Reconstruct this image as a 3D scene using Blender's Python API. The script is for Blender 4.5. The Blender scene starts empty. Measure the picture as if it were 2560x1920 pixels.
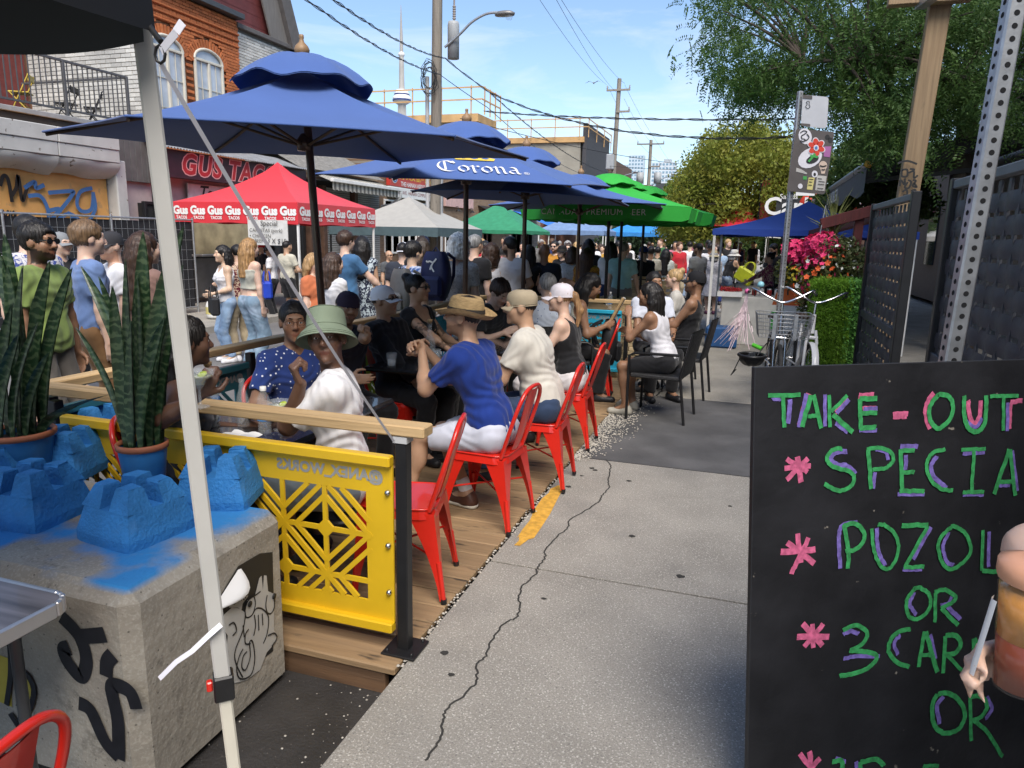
import bpy, bmesh, math, random
import numpy as np
from mathutils import Vector, Matrix, noise as mnoise
random.seed(7); RNG = np.random.default_rng(7)
S = bpy.context.scene; COL = S.collection
PI = math.pi; R_ = math.radians
# --- camera
F_PX = 1776.0; CAM_H = 1.7
YAW, PITCH, ROLL = 0.315638, R_(11.69894), 0.0214
RM = Matrix.Rotation(YAW, 3, 'Z') @ Matrix.Rotation(PI/2-PITCH, 3, 'X') @ Matrix.Rotation(ROLL, 3, 'Z')
CAMP = Vector((0, 0, CAM_H))
cd = bpy.data.cameras.new('camera'); cam = bpy.data.objects.new('camera', cd); COL.objects.link(cam)
cd.sensor_width = 36; cd.sensor_fit = 'HORIZONTAL'; cd.lens = 36*F_PX/2560; cd.clip_start = 0.05; cd.clip_end = 6000
cam.matrix_world = Matrix.Translation(CAMP) @ RM.to_4x4()
S.camera = cam
# --- sky, sun, exposure
SUN_EL, SUN_AZ = R_(52), R_(150)          # azimuth clockwise from +Y (down the street)
w = bpy.data.worlds.new('World'); S.world = w; w.use_nodes = True
nt = w.node_tree; nt.nodes.clear()
def wn(t, **k):
 n = nt.nodes.new(t)
 for a, b in k.items(): setattr(n, a, b)
 return n
sky = wn('ShaderNodeTexSky', sky_type='NISHITA', sun_disc=False, sun_elevation=SUN_EL, sun_rotation=SUN_AZ, air_density=1.0, dust_density=1.0, ozone_density=2.6, altitude=100)
bg = wn('ShaderNodeBackground'); bg.inputs[1].default_value = 0.066
wo = wn('ShaderNodeOutputWorld')
tc = wn('ShaderNodeTexCoord'); mp = wn('ShaderNodeMapping'); mp.inputs['Scale'].default_value = (1.0, 1.0, 5.0)
nz = wn('ShaderNodeTexNoise'); nz.inputs['Scale'].default_value = 2.2; nz.inputs['Detail'].default_value = 7; nz.inputs['Roughness'].default_value = 0.62; nz.inputs['Distortion'].default_value = 0.6
rp = wn('ShaderNodeValToRGB'); rp.color_ramp.elements[0].position = 0.50; rp.color_ramp.elements[1].position = 0.85
rp.color_ramp.elements[1].color = (0.75, 0.75, 0.75, 1)
mx = wn('ShaderNodeMix', data_type='RGBA'); mx.inputs['B'].default_value = (5.2, 5.3, 5.6, 1)
L = nt.links.new
L(tc.outputs['Generated'], mp.inputs[0]); L(mp.outputs[0], nz.inputs[0]); L(nz.outputs[0], rp.inputs[0])
L(rp.outputs[0], mx.inputs['Factor']); L(sky.outputs[0], mx.inputs['A']); L(mx.outputs['Result'], bg.inputs[0]); L(bg.outputs[0], wo.inputs[0])
sd = bpy.data.lights.new('sun', 'SUN'); sd.energy = 1.5; sd.angle = R_(38); sd.color = (1.0, 0.93, 0.84)
sun = bpy.data.objects.new('sun', sd); COL.objects.link(sun)
sdir = Vector((math.sin(SUN_AZ)*math.cos(SUN_EL), math.cos(SUN_AZ)*math.cos(SUN_EL), math.sin(SUN_EL)))
sun.rotation_euler = sdir.to_track_quat('Z', 'Y').to_euler(); sun.location = (20, -5, 30)
vs = S.view_settings; S.display_settings.display_device = 'sRGB'
vs.view_transform = 'Standard'; vs.look = 'None'; vs.gamma = 1.0; vs.use_curve_mapping = False; vs.exposure = 1.75
S.render.engine = 'CYCLES'
S.cycles.use_adaptive_sampling = True; S.cycles.adaptive_threshold = 0.015
S.cycles.use_denoising = True
S.cycles.max_bounces = 6; S.cycles.diffuse_bounces = 3; S.cycles.glossy_bounces = 3; S.cycles.transmission_bounces = 6; S.cycles.transparent_max_bounces = 10
S.cycles.caustics_reflective = False; S.cycles.caustics_refractive = False
# --- pixel rays (photo pixels of the 2560 x 1920 frame)
def ray(px, py): return RM @ Vector(((px-1280)/F_PX, (960-py)/F_PX, -1))
def G(px, py, z=0.0): d = ray(px, py); return CAMP + d*((z-CAM_H)/d.z)
def AY(px, py, Y): d = ray(px, py); return CAMP + d*(Y/d.y)
def AX(px, py, X): d = ray(px, py); return CAMP + d*(X/d.x)
def DP(px, py, dep): return CAMP + ray(px, py)*dep
# --- materials
MATS = {}
def _new(name):
 m = bpy.data.materials.new(name); m.use_nodes = True
 n = m.node_tree.nodes; b = n['Principled BSDF']
 return m, n, m.node_tree.links.new, b
def rnd_coord(n, l, src):
 oi = n.new('ShaderNodeObjectInfo'); ml = n.new('ShaderNodeMath'); ml.operation = 'MULTIPLY'; ml.inputs[1].default_value = 53; l(oi.outputs['Random'], ml.inputs[0])
 ad = n.new('ShaderNodeVectorMath'); ad.operation = 'ADD'; l(src, ad.inputs[0]); l(ml.outputs[0], ad.inputs[1]); return ad.outputs[0]
def c4(c): return (c[0], c[1], c[2], 1)
def mat(name, col=(.5, .5, .5), rough=.6, metal=0, var=.12, vs=6, bump=.0, bs=60, spec=.5, coat=0, stretch=None, trans=0, ior=1.45, alpha=1, emit=None, objcol=False, col2=None, detail=5, sheen=0, sss=0, rnd=False):
 """Plain procedural material: noise-varied colour, roughness and relief in object space."""
 if name in MATS: return MATS[name]
 m, n, l, b = _new(name)
 b.inputs['Roughness'].default_value = rough; b.inputs['Metallic'].default_value = metal
 b.inputs['Specular IOR Level'].default_value = spec; b.inputs['Coat Weight'].default_value = coat
 b.inputs['IOR'].default_value = ior; b.inputs['Transmission Weight'].default_value = trans
 b.inputs['Alpha'].default_value = alpha; b.inputs['Sheen Weight'].default_value = sheen
 if sss: b.inputs['Subsurface Weight'].default_value = sss; b.inputs['Subsurface Radius'].default_value = (.012, .005, .003); b.inputs['Subsurface Scale'].default_value = 1.0
 t = n.new('ShaderNodeTexCoord'); src = t.outputs['Object']
 if rnd: src = rnd_coord(n, l, src); m['rnd'] = 1
 if stretch:
  mp = n.new('ShaderNodeMapping'); mp.inputs['Scale'].default_value = stretch; l(src, mp.inputs[0]); src = mp.outputs[0]
 if objcol:
  oi = n.new('ShaderNodeObjectInfo'); base = oi.outputs['Color']
 else:
  rg = n.new('ShaderNodeRGB'); rg.outputs[0].default_value = c4(col); base = rg.outputs[0]
 if var:
  nz = n.new('ShaderNodeTexNoise'); nz.inputs['Scale'].default_value = vs; nz.inputs['Detail'].default_value = detail; l(src, nz.inputs[0])
  rmp = n.new('ShaderNodeMapRange'); rmp.inputs['From Min'].default_value = .3; rmp.inputs['From Max'].default_value = .7
  rmp.inputs['To Min'].default_value = 1-var; rmp.inputs['To Max'].default_value = 1+var; l(nz.outputs[0], rmp.inputs[0])
  mxx = n.new('ShaderNodeMix'); mxx.data_type = 'RGBA'
  if col2:
   rmp.inputs['To Min'].default_value = 0; rmp.inputs['To Max'].default_value = 1
   l(rmp.outputs[0], mxx.inputs['Factor']); l(base, mxx.inputs['A']); mxx.inputs['B'].default_value = c4(col2)
  else:
   mxx.blend_type = 'MULTIPLY'; mxx.inputs['Factor'].default_value = 1
   l(base, mxx.inputs['A']); l(rmp.outputs[0], mxx.inputs['B'])
  base = mxx.outputs['Result']
 l(base, b.inputs['Base Color'])
 if bump:
  n2 = n.new('ShaderNodeTexNoise'); n2.inputs['Scale'].default_value = bs; n2.inputs['Detail'].default_value = 6; l(src, n2.inputs[0])
  bp = n.new('ShaderNodeBump'); bp.inputs['Strength'].default_value = bump; bp.inputs['Distance'].default_value = .01; l(n2.outputs[0], bp.inputs['Height']); l(bp.outputs[0], b.inputs['Normal'])
 if emit: b.inputs['Emission Color'].default_value = c4(emit[:3]); b.inputs['Emission Strength'].default_value = emit[3]
 m.diffuse_color = c4(col); MATS[name] = m
 return m
def nodes_of(m): return m.node_tree.nodes, m.node_tree.links.new, m.node_tree.nodes['Principled BSDF']
# --- mesh building
class MB:
 def __init__(s): s.v = []; s.f = []; s.sm = []; s.mi = []; s.m = 0
 def add(s, vs, fs, M=None, smooth=False):
  o = len(s.v)
  if M is not None: vs = [M @ Vector(p) for p in vs]
  s.v.extend([tuple(p) for p in vs])
  for f in fs: s.f.append(tuple(i+o for i in f)); s.sm.append(smooth); s.mi.append(s.m)
  return s
 def box(s, c, d, M=None, b=0.0):
  x, y, z = d[0]/2, d[1]/2, d[2]/2; T = Matrix.Translation(c) if M is None else M @ Matrix.Translation(c)
  if b <= 0:
   vs = [(i*x, j*y, k*z) for i in (-1, 1) for j in (-1, 1) for k in (-1, 1)]
   return s.add(vs, [(0, 1, 3, 2), (4, 6, 7, 5), (0, 4, 5, 1), (2, 3, 7, 6), (0, 2, 6, 4), (1, 5, 7, 3)], T)
  b = min(b, x*.95, y*.95, z*.95); vs = []; ix = {}
  for i in (-1, 1):
   for j in (-1, 1):
    for k in (-1, 1):
     for a in range(3):
      p = [i*(x-b), j*(y-b), k*(z-b)]; p[a] = (i*x, j*y, k*z)[a]; ix[i, j, k, a] = len(vs); vs.append(p)
  fs = []
  for a in range(3):
   u, w_ = (a+1) % 3, (a+2) % 3
   for sg in (-1, 1):
    q = []
    for (p_, r_) in ((-1, -1), (1, -1), (1, 1), (-1, 1)):
     t = [0, 0, 0]; t[a] = sg; t[u] = p_; t[w_] = r_; q.append(ix[t[0], t[1], t[2], a])
    fs.append(tuple(q if sg > 0 else q[::-1]))
   for p_ in (-1, 1):
    for r_ in (-1, 1):
     t0 = [0, 0, 0]; t0[u] = p_; t0[w_] = r_; t1 = t0[:]; t0[a] = -1; t1[a] = 1
     q = [ix[(*t0, u)], ix[(*t1, u)], ix[(*t1, w_)], ix[(*t0, w_)]]
     fs.append(tuple(q[::-1] if p_*r_ > 0 else q))
  for i in (-1, 1):
   for j in (-1, 1):
    for k in (-1, 1):
     q = (ix[i, j, k, 0], ix[i, j, k, 1], ix[i, j, k, 2]); fs.append(q if i*j*k > 0 else q[::-1])
  return s.add(vs, fs, T)
 def beam(s, a, c, w_, h, b=0.0, up=(0, 0, 1)):
  a = Vector(a); c = Vector(c); d = c-a; L_ = d.length; d.normalize(); u = Vector(up)
  if abs(d.dot(u)) > .98: u = Vector((1, 0, 0))
  x = d.cross(u).normalized(); u = x.cross(d).normalized()
  M = Matrix.Translation((a+c)/2) @ Matrix((x, d, u)).transposed().to_4x4()
  return s.box((0, 0, 0), (w_, L_, h), M, b)
 def tube(s, pts, r, n=8, closed=False, caps=True, M=None):
  pts = [Vector(p) for p in pts]; N = len(pts); rs = r if hasattr(r, '__len__') else [r]*N
  vs = []; up = None
  for i, p in enumerate(pts):
   if closed: d = pts[(i+1) % N]-pts[i-1]
   else: d = pts[min(i+1, N-1)]-pts[max(i-1, 0)]
   d.normalize()
   if up is None:
    up = Vector((0, 0, 1)) if abs(d.z) < .9 else Vector((1, 0, 0))
   x = up.cross(d)
   if x.length < 1e-6: x = d.orthogonal()
   x.normalize(); up = d.cross(x).normalized()
   for k in range(n):
    a = 2*PI*k/n; vs.append(p + x*(math.cos(a)*rs[i]) + up*(math.sin(a)*rs[i]))
  fs = []
  for i in range(N if closed else N-1):
   j = (i+1) % N
   for k in range(n): k2 = (k+1) % n; fs.append((i*n+k, i*n+k2, j*n+k2, j*n+k))
  s.add(vs, fs, M, True)
  if caps and not closed:
   s.add(vs[:n], [tuple(range(n))[::-1]], M); s.add(vs[-n:], [tuple(range(n))], M)
  return s
 def lathe(s, prof, n=16, M=None, smooth=True, arc=2*PI, sx=1, sy=1):
  vs = []; full = abs(arc-2*PI) < 1e-6; m = n if full else n+1
  for (r, z) in prof:
   for k in range(m): a = arc*k/n; vs.append((r*math.cos(a)*sx, r*math.sin(a)*sy, z))
  fs = []
  for i in range(len(prof)-1):
   for k in range(n):
    k2 = (k+1) % m; fs.append((i*m+k, i*m+k2, (i+1)*m+k2, (i+1)*m+k))
  return s.add(vs, fs, M, smooth)
 def prism(s, poly, t, M=None, smooth=False):
  """2-D polygon (x, y) counter-clockwise, thickness t from z=0 upward."""
  n = len(poly); vs = [(x, y, 0) for x, y in poly]+[(x, y, t) for x, y in poly]
  fs = [tuple(range(n))[::-1], tuple(range(n, 2*n))]+[(i, (i+1) % n, n+(i+1) % n, n+i) for i in range(n)]
  return s.add(vs, fs, M, smooth)
 def quad(s, *p): return s.add(p, [tuple(range(len(p)))])
 def grid(s, fn, nu, nv, smooth=True, M=None):
  vs = [fn(i/nu, j/nv) for j in range(nv+1) for i in range(nu+1)]
  fs = [(j*(nu+1)+i, j*(nu+1)+i+1, (j+1)*(nu+1)+i+1, (j+1)*(nu+1)+i) for j in range(nv) for i in range(nu)]
  return s.add(vs, fs, M, smooth)
 def mesh(s, name, mats):
  me = bpy.data.meshes.new(name); me.from_pydata(s.v, [], s.f)
  me.polygons.foreach_set('use_smooth', s.sm)
  for m in (mats if isinstance(mats, (list, tuple)) else [mats]): me.materials.append(m)
  if any(s.mi): me.polygons.foreach_set('material_index', s.mi)
  me.update(); return me
 def obj(s, name, mats, parent=None, **kw): return ob(name, s.mesh(name, mats), parent, **kw)
def ob(name, me, parent=None, loc=None, rotz=None, M=None, color=None):
 o = bpy.data.objects.new(name, me); COL.objects.link(o)
 if parent is not None: o.parent = parent
 if M is not None: o.matrix_basis = M
 if loc is not None: o.location = loc
 if rotz is not None: o.rotation_euler = (0, 0, rotz)
 if color is not None: o.color = c4(color)
 return o
def tag(o, label, cat, group=None, kind=None):
 if label: o['label'] = label
 if cat: o['category'] = cat
 if group: o['group'] = group
 if kind: o['kind'] = kind
 return o
def thing(name, label, cat, loc=(0, 0, 0), rotz=0, group=None, M=None):
 o = bpy.data.objects.new(name, None); COL.objects.link(o); o.location = loc; o.rotation_euler = (0, 0, rotz); o.empty_display_size = .1
 if M is not None: o.matrix_basis = M
 return tag(o, label, cat, group)
def struct(o): o['kind'] = 'structure'; return o
def dup(root, label=None, loc=None, rotz=None, parent=None, M=None):
 r = root.copy(); COL.objects.link(r)
 if parent is not None: r.parent = parent
 if M is not None: r.matrix_basis = M
 if loc is not None: r.location = loc
 if rotz is not None: r.rotation_euler = (0, 0, rotz)
 if label: r['label'] = label
 for ch in list(root.children): dup(ch, parent=r)
 return r
def np_mesh(name, V, Fc, mats, smooth=True):
 """Vertices (n,3) and faces (m,3|4) as arrays."""
 me = bpy.data.meshes.new(name); V = np.asarray(V, np.float32); Fc = np.asarray(Fc, np.int32); k = Fc.shape[1]
 me.vertices.add(len(V)); me.vertices.foreach_set('co', V.ravel())
 me.loops.add(Fc.size); me.loops.foreach_set('vertex_index', Fc.ravel())
 me.polygons.add(len(Fc)); me.polygons.foreach_set('loop_start', np.arange(0, Fc.size, k, dtype=np.int32))
 me.polygons.foreach_set('loop_total', np.full(len(Fc), k, np.int32))
 me.polygons.foreach_set('use_smooth', np.full(len(Fc), smooth))
 for m in (mats if isinstance(mats, (list, tuple)) else [mats]): me.materials.append(m)
 me.update(calc_edges=True); return me
def frame(o, x, y):
 """Matrix whose local x/y lie along x/y, origin o."""
 x = Vector(x).normalized(); y = Vector(y); z = x.cross(y).normalized(); y = z.cross(x)
 M = Matrix((x, y, z)).transposed().to_4x4(); M.translation = Vector(o); return M
# --- lettering
_TX = {}
def text_mb(txt, size=1.0, bold=0.0, shear=0.0, align='CENTER', spacing=1.0, depth=0.0):
 key = (txt, size, bold, shear, align, spacing, depth)
 if key in _TX: return _TX[key]
 cu = bpy.data.curves.new('lettering', 'FONT'); cu.body = txt; cu.size = size; cu.offset = bold; cu.shear = shear; cu.align_x = align; cu.align_y = 'CENTER'; cu.space_character = spacing; cu.extrude = depth; cu.resolution_u = 3
 o = bpy.data.objects.new('lettering', cu); COL.objects.link(o)
 dg = bpy.context.evaluated_depsgraph_get(); me = o.evaluated_get(dg).to_mesh()
 vs = [tuple(v.co) for v in me.vertices]; fs = [tuple(p.vertices) for p in me.polygons]
 o.evaluated_get(dg).to_mesh_clear(); bpy.data.objects.remove(o); bpy.data.curves.remove(cu)
 _TX[key] = (vs, fs); return vs, fs
def text(mb, txt, size, M, **k): vs, fs = text_mb(txt, size, **k); mb.add(vs, fs, M); return mb
def stroke(mb, pts, w_, M=None, z=0.0, taper=0, n=None):
 """A flat brush stroke along 2-D points."""
 pts = [Vector((p[0], p[1])) for p in pts]; N = len(pts); vs = []
 for i, p in enumerate(pts):
  d = pts[min(i+1, N-1)]-pts[max(i-1, 0)]
  if d.length < 1e-9: d = Vector((1, 0))
  d.normalize(); q = Vector((-d.y, d.x)); ww = w_/2*(1 if not taper else (1-taper*abs(2*i/(N-1)-1)))
  vs += [(p.x+q.x*ww, p.y+q.y*ww, z), (p.x-q.x*ww, p.y-q.y*ww, z)]
 mb.add(vs, [(2*i+1, 2*i+3, 2*i+2, 2*i) for i in range(N-1)], M); return mb
def curve2(pts, n=8):
 """Catmull-Rom through points."""
 P = [Vector(p) for p in pts]; out = []
 for i in range(len(P)-1):
  a, b, c, d = P[max(i-1, 0)], P[i], P[i+1], P[min(i+2, len(P)-1)]
  for k in range(n):
   t = k/n; out.append(.5*((2*b)+(c-a)*t+(2*a-5*b+4*c-d)*t*t+(-a+3*b-3*c+d)*t**3))
 out.append(P[-1]); return out
# --- people: smooth-blended bodies meshed on a grid
def nzz(P, f, seed=0.0):
 """cheap smooth pseudo-noise, P (n,3)"""
 x, y, z = (P*f).T
 return (np.sin(x*1.7+1.3*np.sin(y*1.1+seed)+seed)+np.sin(y*1.9+1.7*np.sin(z*1.3+2*seed)+2.1)+np.sin(z*1.5+1.1*np.sin(x*.9+3*seed)+.7*seed))/3
class Field:
 def __init__(s, lo, hi, res):
  s.res = res; s.lo = np.array(lo, float)-2*res; n = np.ceil((np.array(hi, float)+2*res-s.lo)/res).astype(int)+1
  s.ax = [s.lo[i]+np.arange(n[i])*res for i in range(3)]; s.D = np.full(n, .5, np.float32)
 def sl(s, lo, hi):
  r = []
  for i in range(3):
   a = max(0, int((lo[i]-s.lo[i])/s.res)); b = min(len(s.ax[i]), int((hi[i]-s.lo[i])/s.res)+2)
   if b <= a: return None
   r.append(slice(a, b))
  return tuple(r)
 def xyz(s, sl): return s.ax[0][sl[0]][:, None, None], s.ax[1][sl[1]][None, :, None], s.ax[2][sl[2]][None, None, :]
 def put(s, p, k, sub=False, inter=False):
  lo, hi, f = p; m = k+3*s.res
  sl = s.sl(np.array(lo)-m, np.array(hi)+m)
  if sl is None: return s
  d = f(*s.xyz(sl)).astype(np.float32); a = s.D[sl]
  if sub: d = -d; h = np.clip(.5-.5*(a-d)/k, 0, 1) if k > 0 else 0; s.D[sl] = np.maximum(a, d) if k <= 0 else a+(d-a)*h+k*h*(1-h); return s
  h = np.clip(.5+.5*(d-a)/k, 0, 1); s.D[sl] = d+(a-d)*h-k*h*(1-h); return s
 def nets(s):
  D = s.D; nx, ny, nz_ = D.shape; sg = D < 0
  c = [(i, j, k) for i in (0, 1) for j in (0, 1) for k in (0, 1)]
  def cn(A, o): return A[o[0]:nx-1+o[0], o[1]:ny-1+o[1], o[2]:nz_-1+o[2]]
  cnt = np.zeros((nx-1, ny-1, nz_-1), np.int8)
  for o in c: cnt += cn(sg, o)
  act = (cnt > 0) & (cnt < 8); I = np.argwhere(act)
  if len(I) == 0: return np.zeros((0, 3)), np.zeros((0, 4), int)
  idx = np.full(act.shape, -1, np.int64); idx[tuple(I.T)] = np.arange(len(I))
  vals = np.stack([D[I[:, 0]+o[0], I[:, 1]+o[1], I[:, 2]+o[2]] for o in c], 1)
  acc = np.zeros((len(I), 3)); n = np.zeros(len(I))
  for a in range(8):
   for b in range(a+1, 8):
    df = [c[b][i]-c[a][i] for i in range(3)]
    if sum(df) != 1 or min(df) < 0: continue
    va, vb = vals[:, a], vals[:, b]; m = (va < 0) != (vb < 0)
    t = np.where(m, va/np.where(m, va-vb, 1), 0)
    acc += (np.array(c[a])[None]+np.array(df)[None]*t[:, None])*m[:, None]; n += m
  V = s.lo+(I+acc/n[:, None])*s.res
  Q = []
  for ax in range(3):
   u, w_ = (ax+1) % 3, (ax+2) % 3
   s0 = [slice(0, d) for d in D.shape]; s1 = list(s0); s0[ax] = slice(0, D.shape[ax]-1); s1[ax] = slice(1, D.shape[ax])
   ch = sg[tuple(s0)] != sg[tuple(s1)]; E_ = np.argwhere(ch)
   ok = (E_[:, u] > 0) & (E_[:, w_] > 0) & (E_[:, u] < D.shape[u]-1) & (E_[:, w_] < D.shape[w_]-1); E_ = E_[ok]
   if not len(E_): continue
   ins = sg[tuple(E_.T)]
   def at(du, dw):
    q = E_.copy(); q[:, u] += du; q[:, w_] += dw; return idx[tuple(q.T)]
   q = np.stack([at(-1, -1), at(0, -1), at(0, 0), at(-1, 0)], 1); q[~ins] = q[~ins][:, ::-1]; Q.append(q)
  return V, np.concatenate(Q)
def v3(p): return np.array(p, float)
def rc(a, b, ra, rb=None, clip=False, flat=1.0):
 """round cone a->b as (lo, hi, f); clip=True gives a flat end at b"""
 a = v3(a); b = v3(b); rb = ra if rb is None else rb; ba = b-a; l2 = max(float(ba@ba), 1e-9); n = ba/math.sqrt(l2); r = max(ra, rb)
 def f(x, y, z):
  px, py, pz = x-a[0], y-a[1], z-a[2]; t = (px*ba[0]+py*ba[1]+pz*ba[2])/l2; tc_ = np.clip(t, 0, 1)
  d = np.sqrt((px-ba[0]*tc_)**2+(py-ba[1]*tc_)**2+(pz-ba[2]*tc_)**2)-(ra+(rb-ra)*tc_)
  if clip: d = np.maximum(d, (x-b[0])*n[0]+(y-b[1])*n[1]+(z-b[2])*n[2])
  return d
 return np.minimum(a, b)-r, np.maximum(a, b)+r, f
def el(c, r, M=None):
 """ellipsoid, optionally rotated by 3x3 M"""
 c = v3(c); r = v3(r); R3 = np.eye(3) if M is None else np.array(M).T; m = r.max()
 def f(x, y, z):
  p = (x-c[0], y-c[1], z-c[2]); q = [R3[i][0]*p[0]+R3[i][1]*p[1]+R3[i][2]*p[2] for i in range(3)]
  k0 = np.sqrt(sum((q[i]/r[i])**2 for i in range(3))); k1 = np.sqrt(sum((q[i]/r[i]**2)**2 for i in range(3)))
  return k0*(k0-1)/np.maximum(k1, 1e-6)
 return c-m, c+m, f
def inflate(p, o): lo, hi, f = p; return lo-o, hi+o, (lambda x, y, z: f(x, y, z)-o)
def nrm(v): v = v3(v); return v/max(np.linalg.norm(v), 1e-9)
def ik(a, t, l1, l2, pole):
 a = v3(a); t = v3(t); d = t-a; L_ = np.linalg.norm(d)
 if L_ > (l1+l2)*.999: t = a+d*((l1+l2)*.999/L_); d = t-a; L_ = np.linalg.norm(d)
 if L_ < abs(l1-l2)+.02: L_ = abs(l1-l2)+.02; t = a+nrm(d)*L_; d = t-a
 x = (l1*l1-l2*l2+L_*L_)/(2*L_); h = math.sqrt(max(l1*l1-x*x, 0)); n = d/L_; p = v3(pole); p = nrm(p-n*(p@n))
 return a+n*x+p*h, t
def rot3(ax, a):
 return np.array(Matrix.Rotation(a, 3, Vector(ax)))
def skin_mat():
 if 'skin' in MATS: return MATS['skin']
 m = mat('skin', rough=.48, var=.07, vs=14, objcol=True, bump=.05, bs=300, sss=.12)
 n, l, b = nodes_of(m); at = n.new('ShaderNodeAttribute'); at.attribute_name = 'tint'
 old = b.inputs['Base Color'].links[0].from_socket; mx = n.new('ShaderNodeMix'); mx.data_type = 'RGBA'; mx.blend_type = 'MULTIPLY'; mx.inputs['Factor'].default_value = 1
 l(old, mx.inputs['A']); l(at.outputs['Color'], mx.inputs['B']); l(mx.outputs['Result'], b.inputs['Base Color']); return m
def cloth_mat(kind='plain'):
 nm = 'cloth_'+kind
 if nm in MATS: return MATS[nm]
 m = mat(nm, rough=.85, var=.10, vs=9, objcol=True, bump=.10, bs=220, spec=.2, sheen=.15)
 if kind == 'plain': return m
 n, l, b = nodes_of(m); old = b.inputs['Base Color'].links[0].from_socket; t = n.new('ShaderNodeTexCoord')
 mx = n.new('ShaderNodeMix'); mx.data_type = 'RGBA'; l(old, mx.inputs['A']); l(mx.outputs['Result'], b.inputs['Base Color'])
 def vor(scale, th, soft=.03):
  v = n.new('ShaderNodeTexVoronoi'); v.inputs['Scale'].default_value = scale; l(t.outputs['Object'], v.inputs[0])
  r = n.new('ShaderNodeMapRange'); r.inputs['From Min'].default_value = th; r.inputs['From Max'].default_value = th-soft; l(v.outputs['Distance'], r.inputs[0]); return r.outputs[0]
 if kind == 'dots': l(vor(38, .22), mx.inputs['Factor']); mx.inputs['B'].default_value = (.75, .78, .85, 1)
 elif kind == 'smalldots': l(vor(26, .17), mx.inputs['Factor']); mx.inputs['B'].default_value = (.10, .16, .35, 1)
 elif kind in ('floral', 'floralblue', 'floraldark', 'mustard'):
  nz_ = n.new('ShaderNodeTexNoise'); nz_.inputs['Scale'].default_value = 22 if kind != 'mustard' else 30; nz_.inputs['Detail'].default_value = 4; nz_.inputs['Distortion'].default_value = 1.5; l(t.outputs['Object'], nz_.inputs[0])
  r = n.new('ShaderNodeMapRange'); r.inputs['From Min'].default_value = .51; r.inputs['From Max'].default_value = .55; l(nz_.outputs[0], r.inputs[0]); l(r.outputs[0], mx.inputs['Factor'])
  mx.inputs['B'].default_value = {'floral': (.55, .42, .30, 1), 'floralblue': (.06, .09, .30, 1), 'floraldark': (.45, .52, .55, 1), 'mustard': (.12, .06, .02, 1)}[kind]
 elif kind == 'plaid':
  sp = n.new('ShaderNodeSeparateXYZ'); l(t.outputs['Object'], sp.inputs[0]); w1 = []
  for a in (0, 2):
   mt = n.new('ShaderNodeMath'); mt.operation = 'MULTIPLY'; mt.inputs[1].default_value = 95; l(sp.outputs[a], mt.inputs[0])
   sn = n.new('ShaderNodeMath'); sn.operation = 'SINE'; l(mt.outputs[0], sn.inputs[0]); gt = n.new('ShaderNodeMath'); gt.operation = 'GREATER_THAN'; gt.inputs[1].default_value = .45; l(sn.outputs[0], gt.inputs[0]); w1.append(gt.outputs[0])
  ad = n.new('ShaderNodeMath'); ad.operation = 'ADD'; l(w1[0], ad.inputs[0]); l(w1[1], ad.inputs[1]); hf = n.new('ShaderNodeMath'); hf.operation = 'MULTIPLY'; hf.inputs[1].default_value = .38; l(ad.outputs[0], hf.inputs[0]); l(hf.outputs[0], mx.inputs['Factor']); mx.inputs['B'].default_value = (.75, .8, .9, 1)
 elif kind in ('marl', 'denim'):
  nz_ = n.new('ShaderNodeTexNoise'); nz_.inputs['Scale'].default_value = 60 if kind == 'marl' else 7; nz_.inputs['Detail'].default_value = 5; l(t.outputs['Object'], nz_.inputs[0])
  r = n.new('ShaderNodeMapRange'); r.inputs['From Min'].default_value = .5; r.inputs['From Max'].default_value = .68; r.inputs['To Max'].default_value = .7; l(nz_.outputs[0], r.inputs[0]); l(r.outputs[0], mx.inputs['Factor'])
  mx.inputs['B'].default_value = (.16, .16, .18, 1) if kind == 'marl' else (.42, .52, .65, 1)
 return m
def hair_mat():
 if 'hair' in MATS: return MATS['hair']
 return mat('hair', rough=.42, var=.55, vs=28, objcol=True, bump=.5, bs=60, spec=.45, stretch=(2.2, 2.2, .25))
M_SHOE = mat('shoe_leather', rough=.5, var=.12, vs=20, objcol=True, bump=.1, bs=150)
M_HAT = mat('hat_cloth', rough=.85, var=.08, vs=12, objcol=True, bump=.15, bs=300, spec=.2)
M_PLAST = mat('plastic_black', (.012, .012, .013), .25, var=.1)
_EYE = None
def eye_mesh():
 global _EYE
 if _EYE: return _EYE
 mb = MB(); N = 12
 prof = [(math.sin(a), -math.cos(a)) for a in [PI*i/14 for i in range(15)]]
 rings = [(r*.0125, z*.0125) for r, z in prof]
 M = Matrix.Rotation(-PI/2, 4, 'X')
 vs = []; fs = []
 for i in range(len(rings)-1):
  mb.m = 0 if rings[i][1] < .0098 else (1 if rings[i][1] < .0118 else 2)
  mb.lathe(rings[i:i+2], N, M)
 _EYE = mb.mesh('eye', [mat('eye_white', (.62, .58, .54), .2, var=.05), mat('iris_brown', (.05, .022, .01), .15, var=.1), mat('pupil', (.004, .004, .004), .1, var=0)])
 return _EYE
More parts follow.
